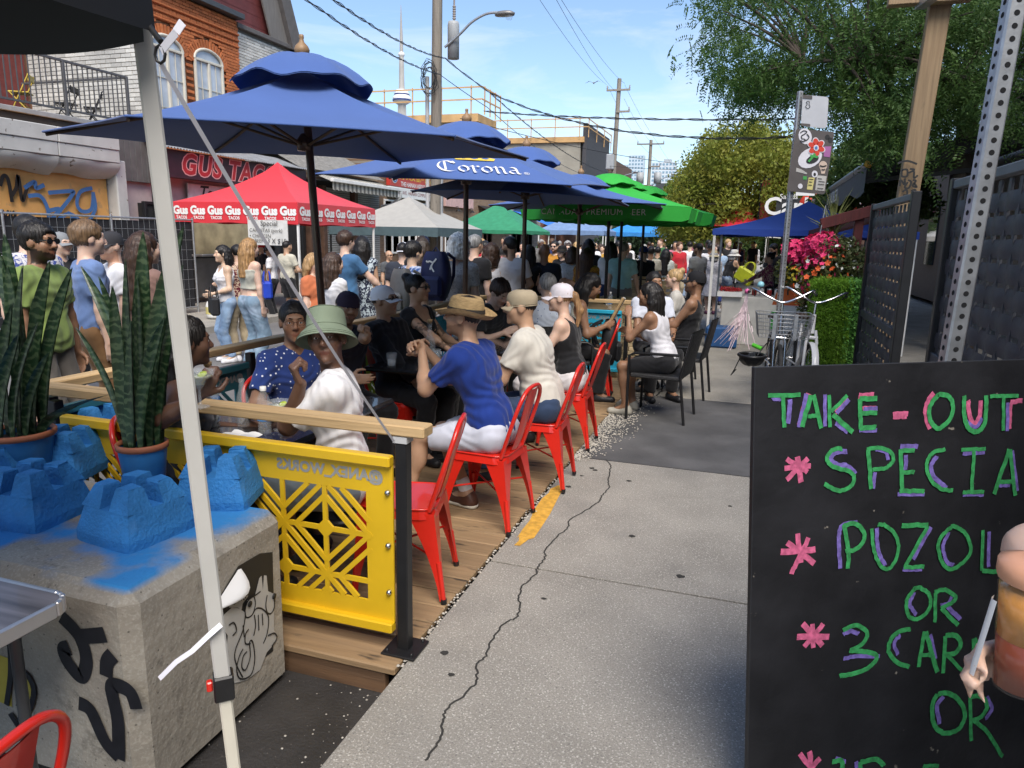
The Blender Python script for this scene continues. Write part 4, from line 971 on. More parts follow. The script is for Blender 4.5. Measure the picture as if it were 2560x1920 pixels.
mb = MB(); mb.box((.9, 2.45, 3.2), (.10, 4.3, .10), b=.01); mb.tube([(.9, 4.55, 3.15), (.9, 4.6, 2.95), (.5, 4.65, 2.7), (.1, 4.7, 2.65)], .05, 8); mb.obj('gutter', M_WHITEP, sh)
mb = MB(); mb.grid(lambda u, v: (.3-2.6*v, -.4+u*5.0, 3.5+1.3*v), 4, 4, smooth=False); mb.obj('roof', mat('old_shingle', (.20, .19, .17), .9, var=.35, vs=10, bump=.5), sh)
# --- brown brick community centre with red sign
M_BRN = brick_tex('brown_brick_x', (.22, .135, .08), (.15, .09, .055), (.24, .21, .17), facing='x')
hc_ = thing('community_centre', 'brown brick building with a red and white sign of yellow characters', 'building', (-12.6, 22.95, 0))
mb = MB(); mb.box((-4, 2.7, 2.2), (8, 5.4, 4.4)); mb.obj('wall', M_BRN, hc_)
mb = MB(); mb.box((.10, 2.55, 3.72), (.16, 3.9, .62), b=.01); mb.obj('sign', mat('sign_red2', (.50, .045, .03), .45, var=.06), hc_)
mb = MB(); mb.box((.10, 2.55, 3.21), (.16, 3.9, .36), b=.01); mb.obj('sign', M_WHITE, hc_)
M_YCH = mat('sign_yellow', (.72, .48, .04), .5)
street_text(hc_, '加拿大安省海南會館', .40, .186, 2.85, 3.84, M_YCH, bold=.006); street_text(hc_, 'THE HAINAN ASSOCIATION', .215, .186, 2.80, 3.52, M_WHITE, bold=.006)
street_text(hc_, '217 AUGUSTA AVE.  HAINAN COMMUNITY CENTRE', .19, .186, 2.5, 3.21, mat('sign_darkred', (.25, .04, .035), .5))
mb = MB(); mb.lathe([(0, 0), (.24, 0), (.24, .01), (0, .01)], 20, facing_street(.182, .93, 3.75) @ Matrix.Rotation(PI/2, 4, 'X'), smooth=False); mb.obj('emblem', M_WHITE, hc_)
mb = MB(); mb.lathe([(.16, 0), (.21, 0), (.21, .004), (.16, .004)], 20, facing_street(.195, .93, 3.75) @ Matrix.Rotation(PI/2, 4, 'X'), smooth=False); mb.prism([(-.08, -.06), (.08, -.06), (.1, .03), (0, .12), (-.1, .03)], .004, facing_street(.195, .93, 3.75) @ Matrix.Rotation(PI/2, 4, 'X')); mb.obj('emblem', M_GRB, hc_)
for y_ in (1.0, 2.4, 3.8): window(hc_, facing_street(.03, y_, 1.0), 1.2, 1.9, M_WHITEP, bars=(1, 1))
mb = MB(); mb.box((.06, 5.15, 2.2), (.16, .45, 4.4), b=.02); mb.tube([(.22, 4.95, 0), (.22, 4.95, 4.4)], .05, 8); mb.obj('pipe_chase', mat('grey_paint', (.36, .36, .36), .6), hc_)
b5 = thing('tan_brick_shops', 'tan brick shops with a pink sign, black awning and wall lamps', 'building', (-12.6, 28.5, 0))
mb = MB(); mb.box((-4, 4.2, 2.4), (8, 8.4, 4.8)); mb.obj('wall', brick_tex('tan_brick_x', (.30, .20, .12), (.24, .15, .09), (.3, .27, .22), facing='x'), b5)
mb = MB(); mb.box((.08, 1.7, 3.3), (.12, 3.2, .75)); mb.obj('sign', mat('faded_pink', (.62, .40, .36), .6), b5)
mb = MB(); mb.grid(lambda u, v: (1.3-1.3*v, 4.2+u*3.9, 2.6+.55*v), 4, 2); mb.obj('awning', M_BLACKM, b5)
for y_ in (.8, 3.0, 5.5): window(b5, facing_street(.03, y_, .9), 1.3, 1.5, M_BRW, bars=(1, 1))
for y_ in (1.2, 2.9, 4.8): mb = MB(); mb.lathe([(0, .1), (.05, .08), (.11, 0)], 10, Matrix.Translation((.25, y_, 2.75))); mb.tube([(0, y_, 2.95), (.25, y_, 2.95), (.25, y_, 2.85)], .015, 6); mb.obj('wall_lamp', M_BLACKM, b5)
b6 = thing('stone_front_shop', 'shop with pale stone cladding, arm lamps and a bright blue awning', 'building', (-12.5, 37.2, 0))
mb = MB(); mb.box((-4, 3, 2.4), (8, 6, 4.8)); mb.obj('wall', brick_tex('pale_stone_x', (.42, .40, .36), (.30, .28, .25), (.18, .17, .15), 2.2, 'x'), b6)
mb = MB(); mb.grid(lambda u, v: (2.0-2*v, .5+u*4.5, 2.35+.75*v), 6, 2); mb.grid(lambda u, v: (2.0, .5+u*4.5, 2.35-.35*v), 6, 1); mb.obj('awning', mat('blue_awning', (.03, .17, .55), .8), b6)
mb = MB(); mb.box((.1, 2.4, 3.5), (.1, 3.6, .5)); mb.obj('sign', mat('pale_blue_sign', (.55, .62, .72), .5), b6)
for y_ in (1.2, 3.4): window(b6, facing_street(.03, y_, .5), 1.6, 1.8, M_BLACKM, bars=(1, 1))
b7 = thing('orange_awning_shop', 'far shop with orange and cream awnings beyond the blue one', 'building', (-12.5, 43.3, 0))
mb = MB(); mb.box((-4, 4.8, 2.3), (8, 9.6, 4.6)); mb.obj('wall', brick_tex('red_brick_x', (.25, .10, .06), (.18, .075, .05), (.25, .22, .2), facing='x'), b7)
mb = MB(); mb.grid(lambda u, v: (2.0-2*v, .3+u*4.0, 2.4+.8*v), 6, 2); mb.grid(lambda u, v: (2.0, .3+u*4, 2.4-.3*v), 6, 1); mb.obj('awning', mat('orange_awning', (.55, .20, .07), .8), b7)
mb = MB(); mb.grid(lambda u, v: (2.4-2.4*v, 4.8+u*4.5, 2.3+.8*v), 6, 2); mb.grid(lambda u, v: (2.4, 4.8+u*4.5, 2.3-.3*v), 6, 1); mb.obj('awning', mat('cream_awning', (.62, .58, .50), .8), b7)
# --- concrete building under construction, timber edge forms and guard rails
M_BCON = mat('board_formed_concrete', (.30, .28, .23), .9, var=.16, vs=1.2, bump=.3, bs=12)
mix_nodes(M_BCON, noise_fac(M_BCON, 1, .52, .6, to=.35, stretch=(.5, .5, 9)), (.24, .22, .18))
M_FORM = mat('form_timber', (.52, .32, .14), .8, var=.15, vs=2)
def concrete_mass(x0, x1, y, z, dep, label, n):
 t = thing('concrete_building', label, 'building', (0, y, 0))
 mb = MB(); mb.box(((x0+x1)/2, dep/2, z/2), (x1-x0, dep, z)); mb.obj('wall', M_BCON, t)
 mb = MB(); mb.box(((x0+x1)/2+.2, dep/2, z+.2), (x1-x0+.2, dep+.4, .4)); mb.obj('edge_form', M_FORM, t)
 pm = MB(); pm.box((0, 0, .55), (.06, .04, 1.4)); pme_ = pm.mesh('rail_post', M_FORM)
 for k in range(n+1): ob('rail_post', pme_, t, loc=(x0+(x1-x0)*k/n, -.42, z+.5))
 for zz in (1.05, 1.65): mb = MB(); mb.beam((x0-.3, -.46, z+zz), (x1+.6, -.46, z+zz), .04, .07); mb.obj('guard_rail', M_FORM, t)
 for k in range(4): ob('rail_post', pme_, t, loc=(x1+.6, dep*k/3, z+.5))
 for zz in (1.05, 1.65): mb = MB(); mb.beam((x1+.62, -.46, z+zz), (x1+.62, dep, z+zz), .04, .07); mb.obj('guard_rail', M_FORM, t)
 return t
pA = AY(1185, 275, 37); pB = AY(1452, 335, 55)
t = concrete_mass(-28, pA.x, 37, pA.z-.6, 2.5, 'smaller concrete block under construction with timber rails on its roof', 8)
t = concrete_mass(-30, pB.x, 55, pB.z-.6, 9, 'grey concrete wall under construction with timber edge form and guard rails', 9)
mb = MB(); mb.box((pB.x+.3, 4.6, 5), (.3, 9, 10.4)); mb.obj('netting', mat('dark_netting', (.055, .055, .06), .8), t)
b8 = thing('far_brick_building', 'dark brown brick building past the concrete frame', 'building', (-12.5, 65, 0))
mb = MB(); mb.box((-5, 6, 4.4), (10, 12, 8.8)); mb.obj('wall', brick_tex('far_brick', (.13, .075, .05), (.11, .06, .04), (.14, .12, .1), 2, 'x'), b8)
for k in range(3): window(b8, facing_street(.05, 2+k*3.5, 4.5), 1.3, 2.0, M_WHITEP, bars=(1, 1))
def far_block(px0, px1, py, Y, label, col, wins=(6, 4), dep=14, name='far_building', glass=False):
 a, b = AY(px0, py, Y), AY(px1, py, Y); t = thing(name, label, 'building', ((a.x+b.x)/2, Y, 0)); w_ = b.x-a.x; h_ = a.z
 mb = MB(); mb.box((0, dep/2, h_/2), (w_, dep, h_)); mb.obj('wall', mat('fb_'+name+label[:6], col, .35 if glass else .7, var=.1, vs=.05), t)
 wm = MB(); wm.box((0, 0, 0), (w_/wins[0]*.62, .3, h_/wins[1]*.5), b=0); wme = wm.mesh('window', M_GLASS if not glass else mat('tower_glass', (.20, .30, .38), .12, metal=.3, var=.15, vs=.02))
 for i in range(wins[0]):
  for j in range(wins[1]): ob('window', wme, t, loc=(-w_/2+w_*(i+.5)/wins[0], 0, h_*(j+.5)/wins[1]))
 return t
far_block(1640, 1760, 458, 150, 'long dark grey building at the end of the street', (.05, .052, .056), (10, 4))
far_block(1560, 1640, 465, 120, 'dark green roofed house at the end of the street', (.045, .05, .045), (3, 2))
far_block(1632, 1690, 487, 105, 'dull purple fronted shop far down the street', (.16, .03, .08), (4, 2))
far_block(1600, 1628, 462, 95, 'narrow red brick chimney house far down the street', (.14, .05, .035), (2, 2))
far_block(1760, 1900, 520, 120, 'red brown block half hidden by the far trees', (.16, .09, .06), (7, 3))
far_block(1572, 1610, 388, 900, 'tall pale glass tower on the skyline', (.50, .58, .64), (5, 24), name='glass_tower', glass=True)
far_block(1556, 1573, 412, 960, 'lower glass slab leaning against the tall glass tower', (.38, .46, .52), (3, 18), name='glass_tower', glass=True)
far_block(1630, 1690, 406, 800, 'broad glass tower with white balcony stripes on the skyline', (.55, .60, .64), (7, 20), name='glass_tower', glass=True)
far_block(1660, 1678, 398, 802, 'small plant room box on top of the broad glass tower', (.35, .38, .4), (2, 2), name='glass_tower', dep=8)
far_block(1730, 1790, 428, 700, 'distant grey tower showing through the tree tops', (.45, .5, .54), (5, 12), name='glass_tower', glass=True)
# --- broadcast tower
Yc = 1450.; tb = AY(1008, 585, Yc); ct = thing('broadcast_tower', 'tall slender concrete tower with a round pod and antenna mast', 'tower', (tb.x, Yc, 0))
zc = lambda py: AY(1008, py, Yc).z; k_ = Yc*1.05/F_PX
M_TWR = mat('tower_concrete', (.40, .385, .36), .8, var=.1, vs=.05)
mb = MB(); mb.lathe([(26, 0), (15, zc(400)), (9.5, zc(262))], 6, smooth=False); mb.obj('shaft', M_TWR, ct)
mb = MB(); mb.lathe([(9, zc(262)), (17, zc(256)), (19.5, zc(250)), (19.5, zc(244)), (16, zc(240)), (16, zc(233)), (12.5, zc(229)), (12, zc(225)), (0, zc(224))], 24); mb.obj('pod', M_WHITE, ct)
for a, b, r in ((253, 249, 19.8), (238, 235, 16.4)): mb = MB(); mb.lathe([(r, zc(a)), (r, zc(b))], 24); mb.obj('pod_band', mat('blue_glass_band', (.03, .05, .18), .3), ct)
mb = MB(); mb.lathe([(7, zc(226)), (6.2, zc(212)), (6, zc(200)), (5, zc(140))], 8, smooth=False); mb.obj('upper_shaft', M_TWR, ct)
mb = MB(); mb.lathe([(5, zc(141)), (7, zc(138)), (7, zc(134)), (4, zc(130))], 12); mb.obj('sky_pod', M_WHITE, ct)
mb = MB(); mb.lathe([(4, zc(131)), (3.2, zc(85)), (2.2, zc(62)), (1.4, zc(38)), (.5, zc(12))], 8); mb.obj('antenna', mat('antenna_grey', (.35, .33, .31), .6), ct)
def facing_road(x, y, z):
 M_ = Matrix((Vector((0, -1, 0)), Vector((1, 0, 0)), Vector((0, 0, 1)))).transposed().to_4x4(); M_.translation = Vector((x, y, z)); return M_
# --- right-hand side of the street (mostly beyond the frame; it shades the place)
M_STUC = mat('grey_stucco', (.30, .295, .28), .9, var=.1, vs=2, bump=.2)
rb = thing('stucco_building', 'grey stucco building with a brown restaurant sign behind the tree', 'building', (5.2, -14, 0))
mb = MB(); mb.box((5, 17.5, 4.4), (10, 35.6, 8.8)); mb.obj('wall', M_STUC, rb)
for y_ in (6, 11, 16, 21, 26, 31):
 for z_ in (5.2,): window(rb, facing_road(-.03, y_, z_), 1.3, 1.9, M_WHITEP, bars=(1, 2))
mb = MB(); mb.box((-.12, 33.0, 4.2), (.2, 4.6, .62), b=.01); mb.obj('sign', mat('brown_sign', (.20, .13, .11), .6), rb)
def east_text(parent, txt, size, x, y, z, m, **k):
 M = Matrix((Vector((0, -1, 0)), Vector((0, 0, 1)), Vector((-1, 0, 0)))).transposed().to_4x4(); M.translation = Vector((x, y, z)); mb = MB(); text(mb, txt, size, M, **k); return mb.obj('lettering', m, parent)
east_text(rb, 'JUMBO EMPANADA RESTAURANT', .36, -.226, 33.0, 4.2, mat('sign_cream', (.55, .52, .48), .6))
def plain_block(x, y, w_, d, h_, label, col):
 t = thing('neighbour_building', label, 'building', (x, y, 0)); mb = MB(); mb.box((w_/2, d/2, h_/2), (w_, d, h_)); mb.obj('wall', mat('blk%d' % int(y), col, .85, var=.12), t)
 wm = MB(); wm.box((0, 0, 0), (.08, 1.2, 1.8)); wme = wm.mesh('window', M_GLASS)
 for i in range(int(d//3)):
  for j in range(int(h_//3.3)): ob('window', wme, t, loc=(-.01, 1.5+i*3, 2+j*3.3))
 return t
plain_block(12.5, 22, 10, 16, 8, 'brown block set back behind the stucco building', (.20, .14, .10))  # invented block out of frame, put in to keep sun off the street
plain_block(5.5, 21.9, 8, 22, 4.8, 'low brown shop row behind the black awning', (.13, .10, .08))
# --- patio: fence panels, rails, chairs, tables
def paint(name, col, rough=.38): return mat(name, col, rough, var=.07, vs=5, coat=.15, bump=.02)
M_YELP, M_TEAL, M_MAROON, M_LIME, M_TURQ = paint('panel_yellow', (.70, .44, .015)), paint('panel_teal', (.035, .16, .20)), paint('panel_maroon', (.16, .012, .035)), paint('panel_lime', (.20, .34, .03)), paint('panel_turquoise', (.03, .38, .55))
M_REDP = mat('red_chair_paint', (.62, .022, .012), .28, var=.08, vs=8, coat=.4)
M_STEEL = mat('bolt_steel', (.6, .6, .6), .25, metal=1, var=.1)
def fence_panel(parent, m, w_, h_, M, txt=True, side=1):
 """Laser-cut sheet: frame, bars and stars; local x along, z up, y through. origin bottom left."""
 t = MB(); p = .205; mg = .10; x0, x1, z0, z1 = mg, w_-mg, .085, h_-.13
 for (cx, cz, sx, sz, th) in ((w_/2, z0/2, w_, z0, .010), (w_/2, (z1+h_)/2, w_, h_-z1, .0104)): t.box((cx, 0, cz), (sx, th, sz), M)
 for cx in (mg/2, w_-mg/2): t.box((cx, 0, h_/2), (mg, .0096, h_-.002), M)
 t.box((w_/2, -.012*side, h_+.012), (w_, .045, .045), M, .006); t.box((w_/2, -.012*side, -.012), (w_, .045, .045), M, .006)
 cx0 = x1-p*1.05; nx = int((x1-x0)/p)+3; cz0 = (z0+z1)/2+.05
 def clipseg(a, b):
  (ax, az), (bx, bz_) = a, b; t0, t1 = 0., 1.
  for q, r in ((-(bx-ax), ax-x0), (bx-ax, x1-ax), (-(bz_-az), az-z0), (bz_-az, z1-az)):
   if abs(q) < 1e-9:
    if r < 0: return None
   else:
    u = r/q
    if q < 0: t0 = max(t0, u)
    else: t1 = min(t1, u)
  if t0 >= t1: return None
  return (ax+(bx-ax)*t0, az+(bz_-az)*t0), (ax+(bx-ax)*t1, az+(bz_-az)*t1)
 def bar(a, b, th, w2=.021):
  c = clipseg(a, b)
  if c:
   (ax, az), (bx, bz_) = c; A = M @ Vector((ax, 0, az)); B = M @ Vector((bx, 0, bz_)); t.beam(A, B, w2, th, up=M.to_3x3() @ Vector((0, 1, 0)))
 for i in range(-nx, 4):
  for j in range(-3, 4):
   X, Z = cx0+i*p, cz0+j*p
   if (i+j) % 2 == 0:
    q = .045
    if x0 < X-q and X+q < x1 and z0 < Z-q and Z+q < z1: t.prism([(X-q, Z), (X, Z-q), (X+q, Z), (X, Z+q)], .0112, M @ Matrix.Translation((0, .0056, 0)) @ Matrix.Rotation(PI/2, 4, 'X'))
    r = p*.70
    for a, b, th in (((X-r, Z), (X, Z+r), .0108), ((X, Z+r), (X+r, Z), .0116), ((X+r, Z), (X, Z-r), .0108), ((X, Z-r), (X-r, Z), .0116)): bar(a, b, th)
   else:
    for dx, dz, th in ((1, 1, .0120), (1, -1, .0124)): bar((X-dx*p*.5, Z-dz*p*.5), (X+dx*p*.5, Z+dz*p*.5), th)
    bar((X-p, Z), (X+p, Z), .0100); bar((X, Z-p), (X, Z+p), .0092)
 o = t.obj('panel', m, parent)
 if txt:
  mb = MB(); text(mb, '@ANEX_WORKS', .062, M @ Matrix.Translation((w_-.29, -.0068*side, h_-.062)) @ Matrix.Rotation(PI/2, 4, 'X') @ Matrix.Scale(-1, 4, (1, 0, 0)), bold=.003, spacing=1.05); mb.obj('lettering', mat('cut_lettering', (.30, .30, .29), .7), parent)
 for zz in (.14, h_/2, h_-.12):
  for xx in (.02, w_-.02):
   mb = MB(); mb.lathe([(0, .016), (.010, .014), (.012, .006), (.012, 0)], 8, M @ Matrix.Translation((xx, -.006*side, zz)) @ Matrix.Rotation(PI/2*side, 4, 'X')); mb.obj('bolt', M_STEEL, parent)
 return o
def fence_post(parent, x, y, h_=.89):
 mb = MB(); mb.box((x, y, h_/2+.012), (.050, .050, h_), b=.004); mb.obj('post', M_BLACKM, parent); mb = MB(); mb.box((x, y, .010), (.15, .15, .010), b=.002)
 for a in (-1, 1):
  for b in (-1, 1): mb.lathe([(0, .012), (.007, .010), (.007, 0)], 6, Matrix.Translation((x+a*.055, y+b*.055, .015)))
 mb.obj('base_plate', M_BLACKM, parent)
ff = thing('patio_fence', 'bright yellow laser cut fence panel with black posts and a timber rail', 'fence')
fence_panel(ff, M_YELP, 1.70, .69, Matrix.Translation((-2.97, 2.40, .125)))
for x_ in (-1.235, -3.05): fence_post(ff, x_, 2.42)
mb = MB(); mb.box((-2.12, 2.43, .955), (1.98, .089, .045), b=.006); mb.obj('rail', M_RAILX, ff)
mb = MB(); mb.box((-1.235, 2.42, .917), (.06, .06, .026)); mb.obj('post_cap', mat('clear_plastic', (.5, .5, .5), .2, var=0), ff)
MY = Matrix.Rotation(PI/2, 4, 'Z')
lf = thing('patio_fence', 'street side fence of teal, maroon and lime cut panels under a long timber rail', 'fence')
for y_, m in ((2.52, M_TEAL), (3.98, M_MAROON), (5.44, M_LIME), (6.90, M_TURQ)): fence_panel(lf, m, 1.36, .69, Matrix.Translation((-3.14, y_, .125)) @ MY, txt=(m is not M_LIME), side=1)
for y_ in (2.47, 3.93, 5.39, 6.85, 8.32): fence_post(lf, -3.14, y_)
mb = MB(); mb.box((-3.14, 5.4, .955), (.089, 6.0, .045), b=.006); mb.obj('rail', M_RAILY, lf)
ef = thing('patio_fence', 'turquoise cut fence panel with black posts at the far end of the patio', 'fence')
fence_panel(ef, M_TURQ, 1.55, .69, Matrix.Translation((-2.98, 8.62, .125)))
for x_ in (-1.36, -3.05): fence_post(ef, x_, 8.62)
mb = MB(); mb.box((-2.15, 8.64, .955), (1.75, .089, .045), b=.006); mb.obj('rail', M_RAILX, ef)
bwall = thing('block_wall', 'wall of stacked pale timber blocks bounding the second patio', 'wall')
bk = MB(); bk.box((0, 0, 0), (.150, .09, .046), b=.004); bkm = bk.mesh('timber_block', M_BLOCKW); n0 = 0
for r in range(17):
 for c in range(13):
  x_ = -3.08+c*.158+(.079 if r % 2 else 0)
  ob('timber_block', bkm, bwall, loc=(x_, 8.78+random.uniform(-.008, .008), .03+r*.0485), rotz=random.uniform(-.02, .02))
ek = MB(); ek.box((0, 0, 0), (.09, .150, .046), b=.004); ekm = ek.mesh('timber_block', M_BLOCKW)
bw2 = thing('block_wall', 'low stacked block wall across the far end of the second patio', 'wall')
for r in range(20):
 for c in range(9): ob('timber_block', bkm, bw2, loc=(-2.75+c*.158+(.079 if r % 2 else 0), 13.2+random.uniform(-.01, .01), .03+r*.0485))
mb = MB(); mb.box((-2.1, 13.2, 1.02), (1.6, .14, .04), b=.005); mb.obj('cap', M_RAILX, bw2)
def make_chair():
 t = thing('metal_chair', 'x', 'chair', group='red metal patio chairs')
 mb = MB(); pts = []
 for (cx, cy) in ((1, 1), (-1, 1), (-1, -1), (1, -1)):
  a0 = math.atan2(cy, cx)
  for da in np.linspace(-PI/4, PI/4, 5): pts.append((cx*.11+.07*math.cos(a0+da), cy*.11+.07*math.sin(a0+da)))
 mb.prism(pts, .010, Matrix.Translation((0, 0, .444))); n = len(pts)
 for i in range(n):
  a, b = pts[i], pts[(i+1) % n]; k = 1.05; mb.quad((a[0], a[1], .448), (a[0]*k, a[1]*k, .405), (b[0]*k, b[1]*k, .405), (b[0], b[1], .448))
 mb.tube([(p[0]*1.005, p[1]*1.005, .452) for p in pts], .006, 5, closed=True); mb.obj('seat', M_REDP, t)
 for sx in (-1, 1):
  for sy in (-1, 1):
   top = Vector((sx*.150, sy*.150, .43)); bot = Vector((sx*.205, sy*(.205 if sy > 0 else .235), .012)); d = (bot-top)
   mb = MB(); e1 = Vector((sx*.085, 0, 0)); e2 = Vector((0, sy*.085, 0)); f1 = Vector((sx*.020, 0, 0)); f2 = Vector((0, sy*.020, 0))
   o_t = top+Vector((sx*.03, sy*.03, 0)); o_b = bot
   for (e, f) in ((e1, f1), (e2, f2)):
    prev = None
    for i in range(7):
     u = i/6; w_ = (1-u)**1.7; oc = o_t.lerp(o_b, u); ic = oc-e*w_*1.25-f*(.9+.3*u)
     if prev: mb.add([prev[0], oc, ic, prev[1]], [(0, 1, 2, 3)], smooth=True)
     prev = (oc, ic)
   mb.tube([o_t.lerp(o_b, .55)-Vector((sx, sy, 0))*.008, o_b-Vector((sx, sy, 0))*.006], [.014, .0125], 8); mb.obj('leg', M_REDP, t)
   mb = MB(); mb.tube([o_b-Vector((sx, sy, 0))*.006+Vector((0, 0, .012)), o_b-Vector((sx, sy, 0))*.006-Vector((0, 0, .012))], .0150, 8); mb.obj('foot', M_BLACKM, t)
 arch = curve2([(-.165, -.155, .44), (-.175, -.215, .62), (-.160, -.262, .765), (-.10, -.280, .835), (0, -.286, .852), (.10, -.280, .835), (.160, -.262, .765), (.175, -.215, .62), (.165, -.155, .44)], 5)
 mb = MB(); mb.tube(arch, .0125, 8); mb.obj('back_frame', M_REDP, t)
 mb = MB()
 def spl(u, v): w_ = .058+.022*v; return ((u-.5)*2*w_, -.165-.115*v**.8-.012*math.cos((u-.5)*PI), .452+.385*v)
 mb.grid(spl, 6, 8); mb.grid(lambda u, v: (lambda p: (p[0], p[1]-.004, p[2]))(spl(1-u, v)), 6, 8); mb.obj('back_splat', M_REDP, t)
 mb = MB(); mb.tube([(-.17, -.17, .22), (.17, .16, .22)], .006, 6); mb.obj('brace', M_REDP, t); mb = MB(); mb.tube([(.17, -.17, .228), (-.17, .16, .228)], .006, 6); mb.obj('brace', M_REDP, t)
 return t
ch0 = make_chair(); used = [0]
def chair(x, y, rz, label):
 if not used[0]: used[0] = 1; c = ch0; c.location = (x, y, DZ); c.rotation_euler = (0, 0, rz); c['label'] = label; return c
 return dup(ch0, label, (x, y, DZ), rz)
CR = PI/2
chair(-1.50, 2.94, CR+.25, 'red metal chair under the man in the sage bucket hat, beside the fence post')
chair(-1.55, 7.50, CR+.12, 'red metal chair with a black backpack hung on it')
M_TABLE = mat('black_table', (.012, .012, .013), .22, var=.3, vs=14, coat=.5, bump=.05, bs=40, stretch=(1, 8, 1))
def table(x, y, w_, d, label):
 t = thing('table', label, 'table', (x, y, DZ), 0, 'black patio tables')
 mb = MB(); mb.box((0, 0, .735), (w_, d, .035), b=.012); mb.obj('tabletop', M_TABLE, t)
 mb = MB(); mb.box((0, 0, .36), (.075, .075, .72), b=.004); mb.obj('column', M_BLACKM, t)
 mb = MB(); mb.box((0, 0, .018), (.44, .09, .036), b=.006); mb.box((0, 0, .0225), (.09, .44, .036), b=.006); mb.obj('base', M_BLACKM, t)
 mb = MB(); mb.beam((-w_*.36, 0, .704), (w_*.36, 0, .704), .04, .022); mb.beam((0, -d*.36, .700), (0, d*.36, .700), .04, .022); mb.obj('bracket', M_BLACKM, t)
table(-2.26, 3.10, .72, 1.05, 'black table behind the yellow fence crowded with bottles and napkins'); table(-2.23, 4.78, .70, .66, 'black square table where the straw hat man rests his elbows'); table(-2.24, 5.90, .70, .80, 'black table between the flat capped man and the sunglasses woman'); table(-2.24, 6.95, .68, .80, 'black table furthest along the row before the turquoise panel')
M_CGLASS = mat('clear_glass', (.75, .80, .82), .04, var=0, spec=1, alpha=.16); M_WATER = mat('water', (.70, .76, .78), .03, var=0, alpha=.35)
M_CORK = mat('cork', (.45, .29, .14), .9, var=.3, vs=80); M_BLUECAP = mat('blue_cap', (.02, .06, .45), .4); M_LIMEF = mat('lime_flesh', (.45, .55, .08), .5, var=.2, vs=60)
TT = .752+DZ
def bottle(x, y, label, kind='cork', z=TT):
 t = thing('bottle', label, 'bottle', (x, y, z), 0)
 if kind == 'cork':
  mb = MB(); mb.lathe([(0, 0), (.038, 0), (.041, .008), (.041, .150), (.036, .172), (.020, .205), (.016, .222), (.021, .228), (.021, .236), (.015, .240), (.015, .285), (.018, .288), (.018, .300)], 18); mb.obj('glass', M_CGLASS, t)
  mb = MB(); mb.lathe([(0, .290), (.013, .290), (.0145, .302), (.019, .304), (.019, .322), (0, .324)], 12); mb.obj('cork', M_CORK, t); mb = MB(); mb.lathe([(0, .006), (.036, .006), (.037, .085), (0, .085)], 16); mb.obj('water', M_WATER, t)
 elif kind == 'plastic':
  mb = MB(); mb.lathe([(0, 0), (.030, 0), (.032, .01), (.030, .05), (.032, .09), (.030, .13), (.032, .15), (.026, .18), (.014, .205), (.0125, .215)], 16); mb.obj('bottle_body', M_CGLASS, t)
  mb = MB(); mb.lathe([(.015, .21), (.015, .23), (0, .231)], 14); mb.obj('cap', M_BLUECAP if 'blue' in label else M_WHITEP, t); mb = MB(); mb.lathe([(.0335, .07), (.0335, .12)], 16); mb.obj('paper_label', mat('blue_label', (.05, .25, .6), .5), t)
 else:
  mb = MB(); mb.lathe([(0, 0), (.030, 0), (.0305, .01), (.0305, .13), (.026, .155), (.015, .19), (.0125, .225), (.0145, .228), (.0145, .24)], 16); mb.obj('glass', M_CGLASS, t); mb = MB(); mb.lathe([(.031, .06), (.031, .11)], 16); mb.obj('paper_label', M_WHITE, t)
def tumbler(x, y, label, z=TT):
 t = thing('drinking_glass', label, 'glass', (x, y, z)); mb = MB(); mb.lathe([(0, .002), (.030, .002), (.033, .04), (.039, .105), (.037, .105), (.030, .04), (.027, .012), (0, .012)], 14); mb.obj('glass', M_CGLASS, t); mb = MB(); mb.lathe([(0, .014), (.0265, .014), (.031, .058), (0, .058)], 12); mb.obj('water', M_WATER, t)
def coupe(x, y, z, label):
 t = thing('cocktail_glass', label, 'glass', (x, y, z)); mb = MB(); mb.lathe([(0, .0), (.036, .0), (.034, .005), (.006, .010), (.005, .07), (.02, .085), (.028, .105), (.056, .122), (.060, .145), (.0585, .145), (.054, .124), (.026, .108), (.018, .088), (0, .078)], 18); mb.obj('glass', M_CGLASS, t)
 mb = MB(); mb.lathe([(0, .09), (.017, .09), (.026, .11), (.050, .126), (0, .126)], 14); mb.obj('cocktail', mat('pale_cocktail', (.62, .64, .48), .1, var=0, alpha=.7), t); mb = MB(); mb.lathe([(0, 0), (.018, 0), (.018, .005), (0, .005)], 12, Matrix.Translation((.02, 0, .13)) @ Matrix.Rotation(.5, 4, 'X')); mb.obj('lime_slice', M_LIMEF, t)
def at_table(px, py, z=TT): p = G(px, py, z); return p.x, p.y
bottle(-2.42, 2.72, 'corked clear bottle standing by the timber rail'); bottle(-2.50, 2.83, 'plastic water bottle with blue cap by the rail', 'plastic'); bottle(-2.28, 2.78, 'slim clear beer bottle with white label by the rail', 'beer')
bottle(*at_table(663, 1085), 'plastic water bottle with white cap near the cocktail glass', 'plastic'); coupe(*at_table(702, 1075), TT, 'wide cocktail glass with lime slice in front of the dotted shirt')
bottle(*at_table(1075, 905), 'corked water bottle in front of the straw hat man'); tumbler(*at_table(979, 918), 'short water glass on the black square table'); tumbler(*at_table(1090, 908), 'water glass half hidden behind the corked bottle')
bottle(*at_table(1248, 832), 'corked bottle beside the umbrella pole and the beige cap'); bottle(*at_table(1355, 790), 'corked bottle between the two seated caps'); tumbler(*at_table(1140, 850), 'water glass near the clasped hands')
